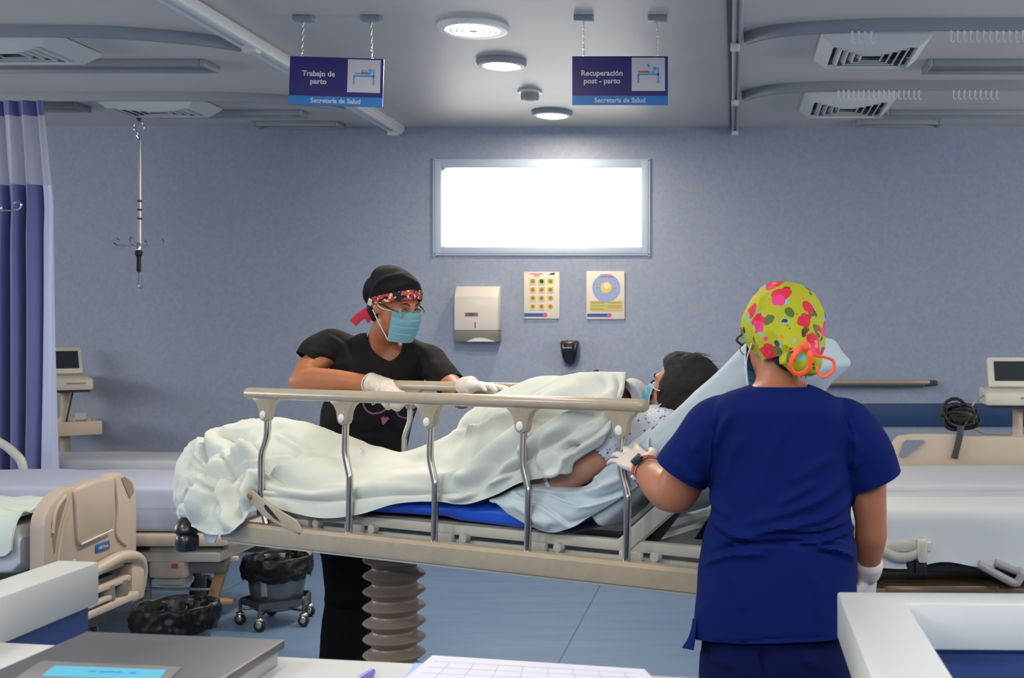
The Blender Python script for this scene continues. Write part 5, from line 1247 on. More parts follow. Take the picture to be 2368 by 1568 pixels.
# hair: full cap with a few loose strands
g = G()
def HP(x, y, z): return HC+HR @ (Vector((x, y, z))*0.88)
g.ell(HP(0, -0.035, 0.035), (0.084, 0.087, 0.090), R=HR); g.ell(HP(-0.035, -0.02, 0.0), (0.055, 0.066, 0.078), R=HR); g.ell(HP(0.035, -0.02, 0.0), (0.055, 0.066, 0.078), R=HR)
g.ell(HP(0, -0.075, -0.03), (0.072, 0.055, 0.08), R=HR); g.ell(HP(0, 0.01, 0.085), (0.062, 0.062, 0.04), R=HR)
gh = fuse(g, 0.006, 8)
for v in gh.bm.verts: v.co += v.normal*0.004*noise.noise(v.co*55)
hr = part('hair', gh, HAIR, pt)
g = G()
rnd = random.Random(3)
for i in range(46):
    a0 = rnd.uniform(-1.4, 1.4); b0 = rnd.uniform(0.1, 1.4); d = Vector((math.sin(a0)*0.9, rnd.uniform(-0.5, 0.6), math.cos(a0)*math.sin(b0)+0.3)).normalized()
    p = Vector((d.x*0.092, -0.03+d.y*0.096, 0.04+d.z*0.098)); q = p+d*0.004+Vector((0, -0.012, 0)); r_ = q+d*0.003+Vector((rnd.uniform(-.01, .01), -0.014, 0))
    g.tube([HP(*p), HP(*q), HP(*r_)], [0.0008, 0.0006, 0.0002], n=4, spl=3)
part('loose_strands', g, HAIR, hr)
# mask
MASK = M('mask_blue', (108, 186, 222), 0.7, bump=0.05, bscale=200); MASKW = M('mask_white', (226, 230, 234), 0.7)
def mask(par, c, R, s=1.0, mat=MASK, loops=True, ear=0.066):
    """pleated mask from the bridge of the nose to under the chin"""
    rows_ = []
    for i in range(43):
        v = i/42; z = 0.004-0.118*v; pl = -0.0085*((v*4.2) % 1.0)*math.sin(v*math.pi)
        row = []
        for j in range(29):
            a = -1.15+2.3*j/28; ca = math.cos(a)
            bul = 0.112+0.014*math.sin(v*math.pi)-0.010*v**2-(0.012 if v < 0.08 else 0)*(1-v/0.08 if v < 0.08 else 0)
            x = math.sin(a)*(0.068+0.004*math.sin(v*math.pi)-0.008*v); y = 0.024+(bul-0.024)*ca**0.9+pl*ca
            row.append(c+R @ Vector((x*s, y*s, (z-0.006*(1-ca))*s)))
        rows_.append(row)
    mk = part('face_mask', shell(G().grid(rows_), -0.002), mat, par, angle=60)
    part('mask_edge', G().tube([rows_[0][j] for j in range(0, 29)], 0.0018, n=6).tube([r_[0] for r_ in rows_], 0.0018, n=6).tube([r_[-1] for r_ in rows_], 0.0018, n=6), MASKW if mat is MASK else mat, mk)
    if loops:
        for sx, k in ((-1, 0), (1, -1)):
            e = c+R @ Vector((sx*0.083*s, -0.018*s, -0.002*s)); a, b_ = rows_[1][k], rows_[-2][k]
            o = R @ Vector((sx*0.010*s, 0, 0))
            part('ear_loop', G().tube([a, a.lerp(e, 0.5)+o, e+R @ Vector((0, 0, 0.02))*s], 0.0016, n=6, spl=4).tube([b_, b_.lerp(e, 0.5)+o, e+R @ Vector((0, 0, -0.02))*s], 0.0016, n=6, spl=4), MASKW, mk)
    return mk
mask(pt, HC, HR, 0.92)
# gown
g = G(); secs = []
for s_, hw, hh, h in ((0.385, 0.09, 0.06, 0.18), (0.34, 0.155, 0.085, 0.19), (0.26, 0.19, 0.112, 0.212), (0.14, 0.185, 0.115, 0.242), (0.02, 0.17, 0.10, 0.28), (-0.05, 0.165, 0.08, 0.31)):
    secs.append((sh(s_, 0.31, h), Wv*hw, upv*hh))
g.loft(secs, n=40, p=2.4, spl=3)
g.limb([tzw(1462, 992, 0.19), tzw(1436, 1008, 0.14), tzw(1402, 1032, 0.125)], [0.066, 0.070, 0.068])
g.limb([sh(0.31, 0.45, 0.24), sh(0.2, 0.50, 0.26)], [0.07, 0.065])
gg = fuse(g, 0.008, 5)
displace(gg, [([(1385, 1010), (1420, 990), (1470, 940)], 0.008, 10), ([(1480, 960), (1500, 1000)], 0.008, 8), ([(1400, 1035), (1430, 1000)], 0.006, 7)], nz=[(14, 0.008, 1)])
cutp, cutn = tzw(1402, 1028, 0.12), (tzw(1340, 1080, 0.11)-tzw(1432, 1000, 0.14)).normalized()
cut(gg, lambda c, n_: (c-cutp).dot(cutn) > 0.012 and (c-cutp).length < 0.13)
part('gown', shell(gg, 0.003), GOWN, pt)
# plastic wrist band near the elbow
bp_ = tzw(1288, 1108, 0.10); d = (arm_pts[3]-arm_pts[2]).normalized(); Rb = frame(d.cross(Vector((0, 0, 1))), d)
part('wrist_band', G().lathe([(0.0495, -0.006), (0.051, -0.005), (0.051, 0.005), (0.0495, 0.006)], tzw(1287, 1111, 0.112), R=Rb, n=30, capb=False, capt=False), MASKW, pt, label='white plastic wrist band')

# --- newborn on her chest, loosely wrapped in thin white cloth
nb = thing('person', 'newborn with a thin white cloth over the head, lying against the patient', 'person', tzw(1470, 925, 0.33))
NC = tzw(1452, 914, 0.37)
g = G(); NR = frame((-U*0.75+Vector((0, 0, 0.1))-Wv*0.55), Vector((0, 0, 1))*0.8+U*0.3)
head_shape(g, NC, NR, 0.42, ears=True)
g.limb([NC-Vector((0, 0, 0.05)), tzw(1458, 985, 0.42), tzw(1440, 1010, 0.45)], [0.025, 0.045, 0.035])
part('body', fuse(g, 0.005, 5), M('skin_newborn', (176, 98, 92), 0.5, sss=0.2), nb)
ctrl = [[tzw(1443, 892, 0.36), tzw(1450, 880, 0.38), tzw(1462, 878, 0.42), tzw(1475, 900, 0.47), tzw(1478, 930, 0.5)],
        [tzw(1456, 908, 0.28), tzw(1465, 888, 0.32), tzw(1476, 880, 0.40), tzw(1488, 905, 0.46), tzw(1490, 935, 0.5)],
        [tzw(1461, 930, 0.27), tzw(1478, 905, 0.30), tzw(1490, 893, 0.38), tzw(1500, 915, 0.44), tzw(1500, 940, 0.5)],
        [tzw(1462, 955, 0.27), tzw(1482, 930, 0.28), tzw(1498, 912, 0.36), tzw(1506, 930, 0.43), tzw(1506, 950, 0.5)],
        [tzw(1460, 985, 0.28), tzw(1480, 965, 0.28), tzw(1500, 945, 0.36), tzw(1508, 955, 0.43), tzw(1508, 970, 0.5)]]
S_ = surf([[list(p) for p in r_] for r_ in ctrl], 8, 8)
part('wrap', shell(G().grid([[Vector(p) for p in r_] for r_ in S_]), 0.003), M('muslin_white', (206, 204, 208), 0.8, bump=0.1, bscale=90), nb)

# --- bed sheet over the raised backrest, draping down its near side
LINEN = M('linen_pale_green', (204, 210, 201), 0.8, bump=0.03, bscale=120, sheen=0.2)
LINEN2 = M('linen_pale_blue', (186, 202, 208), 0.8, bump=0.03, bscale=120, sheen=0.2)
g = G()
t_ = G().box(bk(0.42, 0.325, 0.118), (0.70, 0.56, 0.108), R=RB, bev=0.022, seg=4)
bmesh.ops.subdivide_edges(t_.bm, edges=[e for e in t_.bm.edges if e.calc_length() > 0.03], cuts=12, use_grid_fill=True)
t_.xf(SF); t_.bm.normal_update()
for v in t_.bm.verts:
    v.co += v.normal*(0.007*noise.noise(Vector((v.co.x*9, v.co.y*9, v.co.z*4)))+0.003*noise.noise(v.co*30))
displace(t_, [([(1478, 1005), (1510, 1030), (1545, 1040)], 0.010, 9, 'step'), ([(1490, 1035), (1525, 1050)], 0.008, 8), ([(1500, 985), (1560, 1010)], 0.006, 9), ([(1540, 960), (1600, 990)], 0.004, 10),
    ([(1718, 850), (1745, 880), (1700, 905)], 0.012, 8, 'step'), ([(1890, 860), (1930, 905)], 0.010, 8, 'step'), ([(1720, 815), (1735, 860)], 0.010, 8), ([(1880, 830), (1900, 890), (1940, 915)], 0.012, 9)])
g.merge(t_)
# drape over the near edge
low = [(1146, 1158), (1180, 1190), (1225, 1215), (1270, 1231), (1310, 1224), (1350, 1205), (1400, 1175), (1445, 1145), (1485, 1115), (1515, 1085)]
top = [(1148, 1150), (1190, 1128), (1240, 1119), (1290, 1126), (1330, 1131), (1365, 1118), (1395, 1085), (1425, 1058), (1465, 1020), (1510, 985)]
ctrl = []
for i, (a, b_) in enumerate(zip(top, low)):
    ta, tb_ = Vector(tz(a[0], a[1], 0.07)), Vector(tz(b_[0], b_[1], 0.028)); row = [ta+Vector((0, 0.20, -0.02 if i < 6 else -0.03)), ta+Vector((0, 0.07, 0.0))]
    for f in (0.0, 0.2, 0.4, 0.6, 0.8, 1.0):
        p = ta.lerp(tb_, f); p.y = 0.07-0.045*math.sin(min(1, f*1.3)*math.pi/2)-0.012*math.sin(f*math.pi) if f else 0.07; row.append(p)
    ctrl.append(row)
Pd = surf([[list(SF @ p) for p in r_] for r_ in ctrl], 16, 14)
Xd, Yd = proj(Pd); Nd = grid_normals(Pd)
if (Nd[:, :, 1].mean() > 0): Nd = -Nd
F_ = [([(1165, 1152), (1260, 1146), (1340, 1170), (1440, 1140), (1500, 1110)], 0.016, 8, 'step'), ([(1180, 1165), (1240, 1165), (1290, 1195), (1320, 1214), (1380, 1195), (1440, 1160)], 0.014, 9, 'step'),
      ([(1160, 1150), (1230, 1135), (1320, 1145), (1400, 1125), (1470, 1085)], 0.012, 7), ([(1175, 1158), (1210, 1180), (1250, 1200), (1300, 1213)], 0.010, 9), ([(1230, 1200), (1275, 1222)], 0.010, 10), ([(1335, 1150), (1400, 1150), (1460, 1120)], -0.008, 7), ([(1370, 1100), (1400, 1115), (1430, 1085)], 0.008, 8), ([(1180, 1140), (1200, 1150), (1215, 1165)], 0.008, 6)]
Pd = Pd+Nd*(folds(Xd, Yd, F_)+0.003*fnoise(Pd, 18, 4))[..., None]
g.merge(shell(G().grid([[Vector(p) for p in r_] for r_ in Pd]), 0.003))
solo('bed_sheet', g, LINEN2, 'pale bed sheet over the raised backrest, bunched at its near lower edge', 'sheet')

# --- long pale green sheet over the patient, lifted into a tent at the chest
cols = [
 [(418, 1198, .06), (412, 1150, .10), (414, 1100, .14), (424, 1065, .2), (440, 1040, .27), (468, 1018, .36), (500, 1035, .6)],
 [(440, 1208, .0), (426, 1155, .04), (430, 1105, .08), (446, 1062, .14), (466, 1030, .22), (488, 1003, .32), (520, 1030, .6)],
 [(478, 1232, -.035), (466, 1172, -.02), (470, 1115, .02), (486, 1066, .08), (506, 1025, .17), (535, 987, .31), (562, 1025, .6)],
 [(520, 1236, -.045), (505, 1185, -.035), (510, 1130, -.01), (528, 1080, .05), (552, 1030, .14), (575, 980, .31), (600, 1020, .6)],
 [(556, 1222, -.045), (545, 1180, -.035), (552, 1130, .0), (575, 1080, .06), (598, 1030, .15), (618, 974, .31), (640, 1018, .6)],
 [(592, 1166, -.0), (592, 1148, .006), (600, 1115, .02), (620, 1075, .08), (645, 1030, .17), (664, 971, .32), (685, 1015, .6)],
 [(650, 1178, .015), (652, 1158, .02), (658, 1125, .04), (672, 1085, .10), (696, 1038, .19), (722, 986, .33), (742, 1025, .6)],
 [(740, 1198, .018), (742, 1170, .022), (747, 1138, .04), (758, 1102, .10), (778, 1060, .20), (802, 1011, .33), (815, 1040, .6)],
 [(832, 1190, .018), (836, 1165, .022), (842, 1138, .04), (852, 1108, .10), (866, 1075, .21), (882, 1040, .34), (892, 1052, .6)],
 [(920, 1165, .018), (924, 1148, .022), (930, 1128, .04), (940, 1102, .10), (950, 1073, .21), (962, 1041, .34), (968, 1052, .6)],
 [(1005, 1160, .018), (1010, 1143, .024), (1018, 1118, .045), (1028, 1088, .10), (1040, 1052, .21), (1044, 1005, .34), (1050, 1015, .6)],
 [(1080, 1166, .02), (1090, 1140, .026), (1096, 1105, .045), (1098, 1060, .09), (1090, 1008, .20), (1082, 960, .34), (1088, 975, .58)],
 [(1145, 1146, .024), (1158, 1118, .028), (1166, 1075, .035), (1166, 1020, .07), (1156, 962, .16), (1148, 913, .31), (1156, 930, .5)],
 [(1205, 1116, .028), (1220, 1092, .026), (1230, 1050, .026), (1238, 1000, .05), (1236, 935, .14), (1230, 882, .29), (1240, 900, .45)],
 [(1262, 1104, .026), (1274, 1076, .024), (1286, 1035, .024), (1298, 985, .04), (1308, 920, .12), (1300, 871, .27), (1308, 888, .42)],
 [(1292, 1094, .028), (1316, 1060, .024), (1335, 1028, .024), (1356, 980, .035), (1378, 915, .11), (1378, 866, .26), (1384, 882, .40)],
 [(1318, 1072, .03), (1350, 1046, .026), (1378, 1012, .026), (1400, 968, .035), (1424, 912, .11), (1432, 864, .25), (1436, 880, .38)],
 [(1330, 1062, .05), (1388, 1028, .035), (1404, 1002, .035), (1420, 966, .05), (1440, 915, .13), (1447, 863, .26), (1448, 882, .36)]]
Pm = surf([[list(tzw(*q)) for q in c] for c in cols], 14, 22)
Xm, Ym = proj(Pm); Nm = grid_normals(Pm)
if Nm[:, 20:60, 1].mean() > 0: Nm = -Nm
FB = [ # foot end bunch
 ([(478, 995), (470, 1060), (490, 1100), (500, 1130)], -0.022, 10), ([(485, 1000), (500, 1040), (560, 1060), (620, 1030)], 0.016, 16), ([(495, 1000), (560, 1020), (600, 1045)], -0.010, 14),
 ([(470, 1010), (465, 1060), (478, 1095)], 0.014, 8), ([(430, 1100), (450, 1080), (490, 1095)], -0.010, 9), ([(425, 1150), (470, 1095), (500, 1070), (545, 1060)], 0.020, 12, 'step'),
 ([(455, 1210), (470, 1160), (500, 1105), (560, 1075), (610, 1055)], 0.024, 15), ([(500, 1205), (505, 1150), (525, 1110), (590, 1080)], -0.020, 10), ([(520, 1100), (580, 1080), (640, 1060), (680, 1055)], 0.014, 8, 'step'),
 ([(540, 1225), (520, 1170), (525, 1120), (545, 1105)], 0.022, 10), ([(560, 1215), (545, 1170), (550, 1140), (575, 1120)], -0.018, 9), ([(575, 1180), (570, 1150), (590, 1120), (600, 1090)], 0.018, 9), ([(545, 1125), (570, 1112), (600, 1100)], 0.014, 7, 'step'),
 ([(425, 1190), (430, 1165), (455, 1135)], -0.014, 8), ([(440, 1200), (436, 1180), (444, 1160)], 0.012, 7), ([(540, 1040), (545, 1070), (552, 1085)], -0.014, 8), ([(560, 1030), (580, 1070)], 0.008, 8),
 ([(490, 1010), (540, 1015), (600, 1050), (612, 1085)], -0.010, 6), ([(470, 1120), (500, 1140), (520, 1175), (530, 1220)], -0.016, 6), ([(600, 1060), (560, 1110), (545, 1160), (560, 1200)], 0.014, 6, 'step'), ([(520, 1060), (540, 1100), (530, 1130)], -0.012, 6),
 ([(585, 1095), (560, 1130), (565, 1165)], -0.016, 6), ([(430, 1140), (450, 1130), (480, 1140)], 0.010, 6, 'step'), ([(450, 1060), (470, 1085), (472, 1110)], -0.010, 6), ([(510, 1120), (490, 1160), (480, 1210)], 0.014, 6, 'step'), ([(590, 1120), (610, 1135), (640, 1140)], 0.010, 6, 'step'), ([(700, 1050), (660, 1080), (605, 1098)], -0.014, 5), ([(620, 1110), (650, 1085), (700, 1072)], 0.010, 5, 'step'),
 # knees and legs
 ([(600, 1100), (660, 1075), (700, 1052), (735, 1045)], 0.020, 10, 'step'), ([(612, 1105), (680, 1085), (740, 1070), (800, 1050)], 0.010, 12), ([(640, 1010), (690, 1035), (730, 1048)], 0.010, 9, 'step'), ([(610, 1030), (650, 1015), (700, 1020)], 0.006, 12),
 ([(605, 1095), (640, 1115), (690, 1120), (760, 1110), (860, 1100)], -0.010, 13), ([(600, 1088), (625, 1105), (660, 1118)], 0.010, 6, 'step'), ([(610, 1120), (700, 1145), (800, 1140), (900, 1130), (1000, 1130)], 0.008, 8),
 ([(605, 1150), (660, 1152), (760, 1158), (860, 1148), (1000, 1140), (1080, 1150)], -0.007, 5), ([(700, 1055), (780, 1060), (860, 1085)], -0.006, 12), ([(830, 1035), (840, 1050), (825, 1065)], 0.006, 5, 'step'),
 ([(880, 1042), (960, 1062), (1040, 1080), (1090, 1085)], -0.007, 14), ([(860, 1100), (960, 1110), (1060, 1105), (1120, 1080)], 0.008, 16),
 # tent: folds radiating from the lifted corner
 ([(1030, 1150), (1100, 1100), (1180, 1020), (1290, 930), (1400, 880)], 0.020, 20), ([(1080, 1150), (1150, 1080), (1230, 990), (1330, 920), (1430, 890)], -0.020, 18), ([(1110, 1140), (1180, 1080), (1260, 1010), (1350, 960), (1440, 900)], 0.022, 15),
 ([(1150, 1120), (1220, 1060), (1290, 1010), (1380, 950), (1440, 915)], -0.018, 13), ([(1000, 1095), (1080, 1060), (1150, 1010), (1240, 930)], -0.014, 14), ([(1040, 1000), (1110, 985), (1180, 950), (1290, 890)], 0.012, 10, 'step'), ([(1075, 1010), (1110, 975), (1140, 930)], 0.012, 7, 'step'),
 ([(1120, 1128), (1170, 1100), (1210, 1075), (1250, 1020)], 0.014, 9, 'step'), ([(1250, 1090), (1240, 1050), (1270, 1010), (1330, 975)], 0.020, 12, 'step'), ([(1262, 1100), (1300, 1085), (1320, 1040)], 0.012, 8), ([(1300, 1060), (1345, 1030), (1390, 1000), (1425, 950)], 0.022, 11, 'step'),
 ([(1290, 1050), (1310, 1030), (1340, 1035)], -0.022, 8), ([(1180, 1100), (1200, 1060), (1190, 1030)], -0.012, 9), ([(1400, 990), (1425, 940), (1440, 900)], -0.010, 8), ([(1425, 868), (1430, 890), (1420, 920)], -0.012, 7), ([(1330, 880), (1400, 890)], 0.006, 10),
 ([(1060, 1120), (1100, 1110), (1150, 1070)], 0.008, 8), ([(1040, 1155), (1080, 1150), (1110, 1135)], 0.008, 6)]
wf = 1/(1+np.exp((Xm-640)/25.0)); rdg = 1-2*np.abs(fnoise(Pm, 11, 3)); rdg2 = 1-2*np.abs(fnoise(Pm*np.array([1, 1, 0.45]), 22, 9))
amp = folds(Xm, Ym, FB)+0.003*fnoise(Pm, 9, 2)+wf*(0.006*rdg+0.003*rdg2)+(1-wf)*0.0018*rdg
Pm = Pm+Nm*amp[..., None]*1.9
top_g = G().grid([[Vector(p) for p in r_] for r_ in Pm]); shell(top_g, 0.003)
solo('cover_sheet', top_g, LINEN, 'long pale green sheet covering the patient from the feet up to the chest', 'sheet')
# corner of a second layer under the foot end, shade put into its colour
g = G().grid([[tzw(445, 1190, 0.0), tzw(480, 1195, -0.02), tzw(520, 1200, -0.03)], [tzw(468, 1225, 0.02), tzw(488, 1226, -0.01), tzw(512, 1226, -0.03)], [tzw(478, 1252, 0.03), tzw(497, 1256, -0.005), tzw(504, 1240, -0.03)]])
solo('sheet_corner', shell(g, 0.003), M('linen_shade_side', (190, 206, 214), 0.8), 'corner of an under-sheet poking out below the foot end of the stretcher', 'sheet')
# dark green drape glimpsed between the two sheets
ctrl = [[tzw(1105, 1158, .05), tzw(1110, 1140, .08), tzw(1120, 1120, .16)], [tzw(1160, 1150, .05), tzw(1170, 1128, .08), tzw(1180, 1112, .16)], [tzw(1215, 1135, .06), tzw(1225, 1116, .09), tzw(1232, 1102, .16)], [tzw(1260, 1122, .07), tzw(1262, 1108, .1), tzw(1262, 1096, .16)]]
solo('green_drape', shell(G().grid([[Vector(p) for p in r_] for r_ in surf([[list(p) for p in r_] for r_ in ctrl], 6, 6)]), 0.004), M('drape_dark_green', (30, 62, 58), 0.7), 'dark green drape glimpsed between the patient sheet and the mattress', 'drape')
# ------------------------------------------------------------------ nurse in black behind the stretcher
SKIN_N = M('skin_nurse_brown', (176, 112, 76), 0.45, sss=0.12, var=0.04, vscale=10)
BLK = M('scrub_black_cotton', (30, 29, 29), 0.9, bump=0.06, bscale=150, spec=0.2)
CAPB = M('cap_black_cotton', (17, 17, 22), 0.85, bump=0.06, bscale=120, spec=0.2)
GLOVE = M('latex_glove', (222, 210, 200), 0.45, sss=0.1, bump=0.12, bscale=45)
nk = thing('person', 'nurse in a black top, black cap and blue mask leaning over the far side rail', 'person', (at(850, 0, 4.55).x, 4.55, 0))
YN = 4.55
def nc(px, py, Y=YN): return at(px, py, Y)
yawv = Vector((0.97, -0.20, 0)).normalized(); dpv = Vector((-yawv.y, yawv.x, 0))      # shoulder axis, depth axis
HC = at(913, 706, 4.36); HR = frame(Vector((0.80, -0.52, -0.30)), Vector((0.10, -0.10, 1)))
def HP(x, y, z): return HC+HR @ Vector((x, y, z))
sc_ = YN/FPX
def tors(rows_, yv=yawv, dv=dpv): return [(nc(x, y, Y), yv*hw*sc_, dv*hd) for x, y, hw, hd, Y in rows_]
g = G(); head_shape(g, HC, HR, 1.0)
g.limb([HC+Vector((-0.02, 0.03, -0.06)), at(886, 775, 4.46), at(880, 812, 4.50)], [0.056, 0.052, 0.062])
g.loft(tors([(882, 782, 34, 0.05, 4.5), (882, 800, 70, 0.07, 4.52), (882, 822, 108, 0.09, 4.54), (878, 860, 100, 0.105, 4.54), (864, 920, 92, 0.11, 4.55), (848, 985, 82, 0.10, 4.57), (838, 1050, 84, 0.10, 4.6), (832, 1120, 90, 0.11, 4.62), (830, 1190, 86, 0.10, 4.63)]), n=40, p=2.3)
# her right arm, elbow out, forearm along to the rail
RSH, REL, RWR = at(775, 815, 4.52), at(694, 882, 4.40), at(862, 889, 4.30)
g.limb([at(800, 820, 4.54), RSH, at(738, 832, 4.47), at(712, 855, 4.43), REL+Vector((0.012, 0, 0.0))], [0.045, 0.046, 0.047, 0.046, 0.043])
g.limb([REL, at(720, 878, 4.38), at(780, 880, 4.34), RWR, at(885, 893, 4.29)], [0.044, 0.046, 0.041, 0.030, 0.026])
LSH, LEL, LWR = at(992, 842, 4.52), at(1068, 922, 4.36), at(1085, 893, 4.06)
g.limb([at(968, 838, 4.54), LSH, at(1026, 872, 4.46), LEL], [0.045, 0.048, 0.045, 0.041])
g.limb([LEL, at(1078, 912, 4.22), LWR], [0.041, 0.039, 0.024])
for px, k in ((800, 0), (850, 1)):
    g.limb([at(px, 1180, 4.63), at(px-6, 1320, 4.66), at(px-10, 1440, 4.68), (at(px-10, 0, 4.7).x, 4.70, 0.08)], [0.085, 0.062, 0.052, 0.038], spl=4)
    g.limb([(at(px-10, 0, 4.7).x, 4.70, 0.06), (at(px-10, 0, 4.7).x, 4.58, 0.035)], [0.036, 0.022])
gb = fuse(g, 0.0075, 5); part('body', gb, SKIN_N, nk)
face_bits(nk, HC, HR, 1.0, open_=0.75)
mask(nk, HC, HR, mat=M('mask_teal', (114, 162, 178), 0.8, bump=0.05, bscale=200))
for sx in (-1, 1): part('earring', G().ell(HP(sx*0.082, -0.002, -0.032), (0.003, 0.003, 0.003)), CHROME, nk)
# glasses
g = G()
for sx in (-1, 1):
    g.tube([HP(sx*0.033+0.027*math.cos(t_), 0.104-0.006*abs(math.cos(t_)), -0.004+0.018*math.sin(t_)) for t_ in [i*math.pi/8 for i in range(16)]], 0.0009, n=6, closed=True)
g.tube([HP(-0.007, 0.105, 0.003), HP(0, 0.108, 0.005), HP(0.007, 0.105, 0.003)], 0.0012, n=6)
gs = part('glasses', g, STEEL, nk)
g = G()
for sx in (-1, 1): g.tube([HP(sx*0.060, 0.099, 0.004), HP(sx*0.074, 0.075, 0.006), HP(sx*0.082, 0.04, 0.010), HP(sx*0.085, 0.0, 0.012)], [0.0016, 0.003, 0.0032, 0.0028], n=8, spl=4)
part('temple_arm', g, M('temple_dark', (36, 26, 26), 0.3), gs)
LENS = M('lens_clear', (235, 240, 245), 0.03, trans=1.0, alpha=0.35)
g = G()
for sx in (-1, 1): g.ell(HP(sx*0.033, 0.1015, -0.004), (0.026, 0.0012, 0.0175), R=HR)
part('lens', g, LENS, gs)
# hair at the nape
g = G(); g.ell(HP(0, -0.072, -0.035), (0.062, 0.034, 0.055), R=HR); g.ell(HP(-0.052, -0.05, -0.03), (0.022, 0.035, 0.04), R=HR); part('hair', fuse(g, 0.006, 4), HAIR, nk)
# cap: dark crown, bun pouch, patterned band, red ribbon
g = G(); g.ell(HP(0, -0.012, 0.045), (0.090, 0.108, 0.098), R=HR); g.ell(HP(0, -0.085, 0.030), (0.072, 0.062, 0.076), R=HR); g.ell(HP(0.0, -0.045, 0.082), (0.075, 0.08, 0.06), R=HR)
gc = fuse(g, 0.006, 8)
displace(gc, [([(850, 690), (870, 660), (900, 640), (950, 632)], 0.006, 5), ([(880, 650), (930, 640), (975, 660)], 0.005, 5), ([(845, 700), (860, 668), (880, 650)], -0.004, 4), ([(905, 665), (960, 655)], 0.003, 4)], nz=[(16, 0.006, 3)])
nb_ = (HR @ Vector((0, 0.36, 0.93))).normalized(); pb0 = HP(0, 0.0, 0.020); iv = HR.inverted()
def band_low(y): return np.where(y > -0.02, 0.006+0.52*y, -0.0044+0.9*(y+0.02))
def below(P_):
    L = (P_-np.array(HC[:]))@np.array(HR); return (band_low(L[:, 1])-L[:, 2])
cutf(gc, below)
cp = part('surgical_cap', shell(gc, 0.003), CAPB, nk)
def floral(name, base, cols, scale, leaf=None):
    m = bpy.data.materials.new(name); m.use_nodes = True; nt = m.node_tree; b = nt.nodes['Principled BSDF']; b.inputs['Roughness'].default_value = 0.75
    tc = nt.nodes.new('ShaderNodeTexCoord'); last = None
    src = tc.outputs['Object']
    wn = nt.nodes.new('ShaderNodeTexNoise'); wn.inputs['Scale'].default_value = scale*1.5; nt.links.new(src, wn.inputs['Vector'])
    ad = nt.nodes.new('ShaderNodeVectorMath'); ad.operation = 'MULTIPLY_ADD'; nt.links.new(wn.outputs['Color'], ad.inputs[0]); ad.inputs[1].default_value = (0.5/scale,)*3; nt.links.new(src, ad.inputs[2])
    col = None
    base_n = nt.nodes.new('ShaderNodeRGB'); base_n.outputs[0].default_value = rgb(*base); col = base_n.outputs[0]
    for i, (c, thr, sc2, off) in enumerate(cols):
        v = nt.nodes.new('ShaderNodeTexVoronoi'); v.inputs['Scale'].default_value = scale*sc2; v.inputs['Randomness'].default_value = 0.9
        o_ = nt.nodes.new('ShaderNodeVectorMath'); o_.operation = 'ADD'; o_.inputs[1].default_value = (off, off*1.7, off*0.6); nt.links.new(ad.outputs[0], o_.inputs[0]); nt.links.new(o_.outputs[0], v.inputs['Vector'])
        lt = nt.nodes.new('ShaderNodeMath'); lt.operation = 'LESS_THAN'; lt.inputs[1].default_value = thr; nt.links.new(v.outputs['Distance'], lt.inputs[0])
        mx = nt.nodes.new('ShaderNodeMix'); mx.data_type = 'RGBA'; nt.links.new(lt.outputs[0], mx.inputs['Factor']); nt.links.new(col, mx.inputs['A']); mx.inputs['B'].default_value = rgb(*c); col = mx.outputs['Result']
    nt.links.new(col, b.inputs['Base Color']); MATS[name] = m
    return m
BANDM = floral('cap_band_flowers', (28, 16, 34), [((96, 168, 52), 0.36, 1.3, 3.1), ((236, 214, 40), 0.30, 1.2, 9.7), ((206, 40, 86), 0.46, 1.0, 0.0), ((236, 178, 196), 0.24, 1.0, 0.02), ((236, 150, 50), 0.12, 1.0, 0.0)], 46)
# band follows the front lower edge of the cap
rows_ = []
for i in range(41):
    a = math.radians(-112+224*i/40); x, y = math.sin(a)*0.0925, math.cos(a)*0.1085-0.012
    low_ = float(band_low(np.array(y)))
    row = []
    for k in range(5):
        z = low_-0.004+0.034*k/4; f = math.sqrt(max(0.05, 1-((z-0.045)/0.102)**2)); row.append(HP(x*f*1.015, (y+0.012)*f*1.015-0.012, z))
    rows_.append(row)
part('cap_band', shell(G().grid(rows_), 0.002), BANDM, cp)
a = math.radians(96); tg = HP(math.sin(a)*0.0985, math.cos(a)*0.113-0.012, 0.006)
Rt = frame(HR @ Vector((math.sin(a), math.cos(a)*0.6, 0)), HR @ Vector((0.0, 0.15, 1)))
part('brand_tag', G().box(tg, (0.020, 0.002, 0.024), R=Rt, bev=0.0008), M('tag_cream', (214, 216, 200), 0.6), cp)
part('tag_print', G().box(tg+Rt @ Vector((0, 0.0015, 0.004)), (0.012, 0.0006, 0.003), R=Rt).box(tg+Rt @ Vector((0, 0.0015, -0.005)), (0.011, 0.0006, 0.003), R=Rt), M('tag_green', (120, 150, 96), 0.6), cp)
RED = M('ribbon_red', (206, 24, 62), 0.5, sheen=0.3)
def ribbon(pts, ws, mat, par, name='ribbon', th=0.0015, up=(0, 0, 1)):
    P = crom(np.array([list(p)+[w] for p, w in zip(pts, ws)], float), 6); rows_ = []
    for i, q in enumerate(P):
        d = Vector(P[min(i+1, len(P)-1)][:3])-Vector(P[max(i-1, 0)][:3]); v = (Vector((0, 0, CAMZ))-Vector(q[:3])).normalized(); s_ = d.cross(v).normalized()
        c = Vector(q[:3]); w = q[3]; rows_.append([c-s_*w/2, c-s_*w/4+v*0.002, c+s_*w/4+v*0.001, c+s_*w/2])
    return part(name, shell(G().grid(rows_), th), mat, par)
kn = at(858, 712, 4.37)
ribbon([kn, at(845, 722, 4.37), at(832, 733, 4.38), at(816, 748, 4.40)], [0.02, 0.028, 0.032, 0.030], RED, cp)
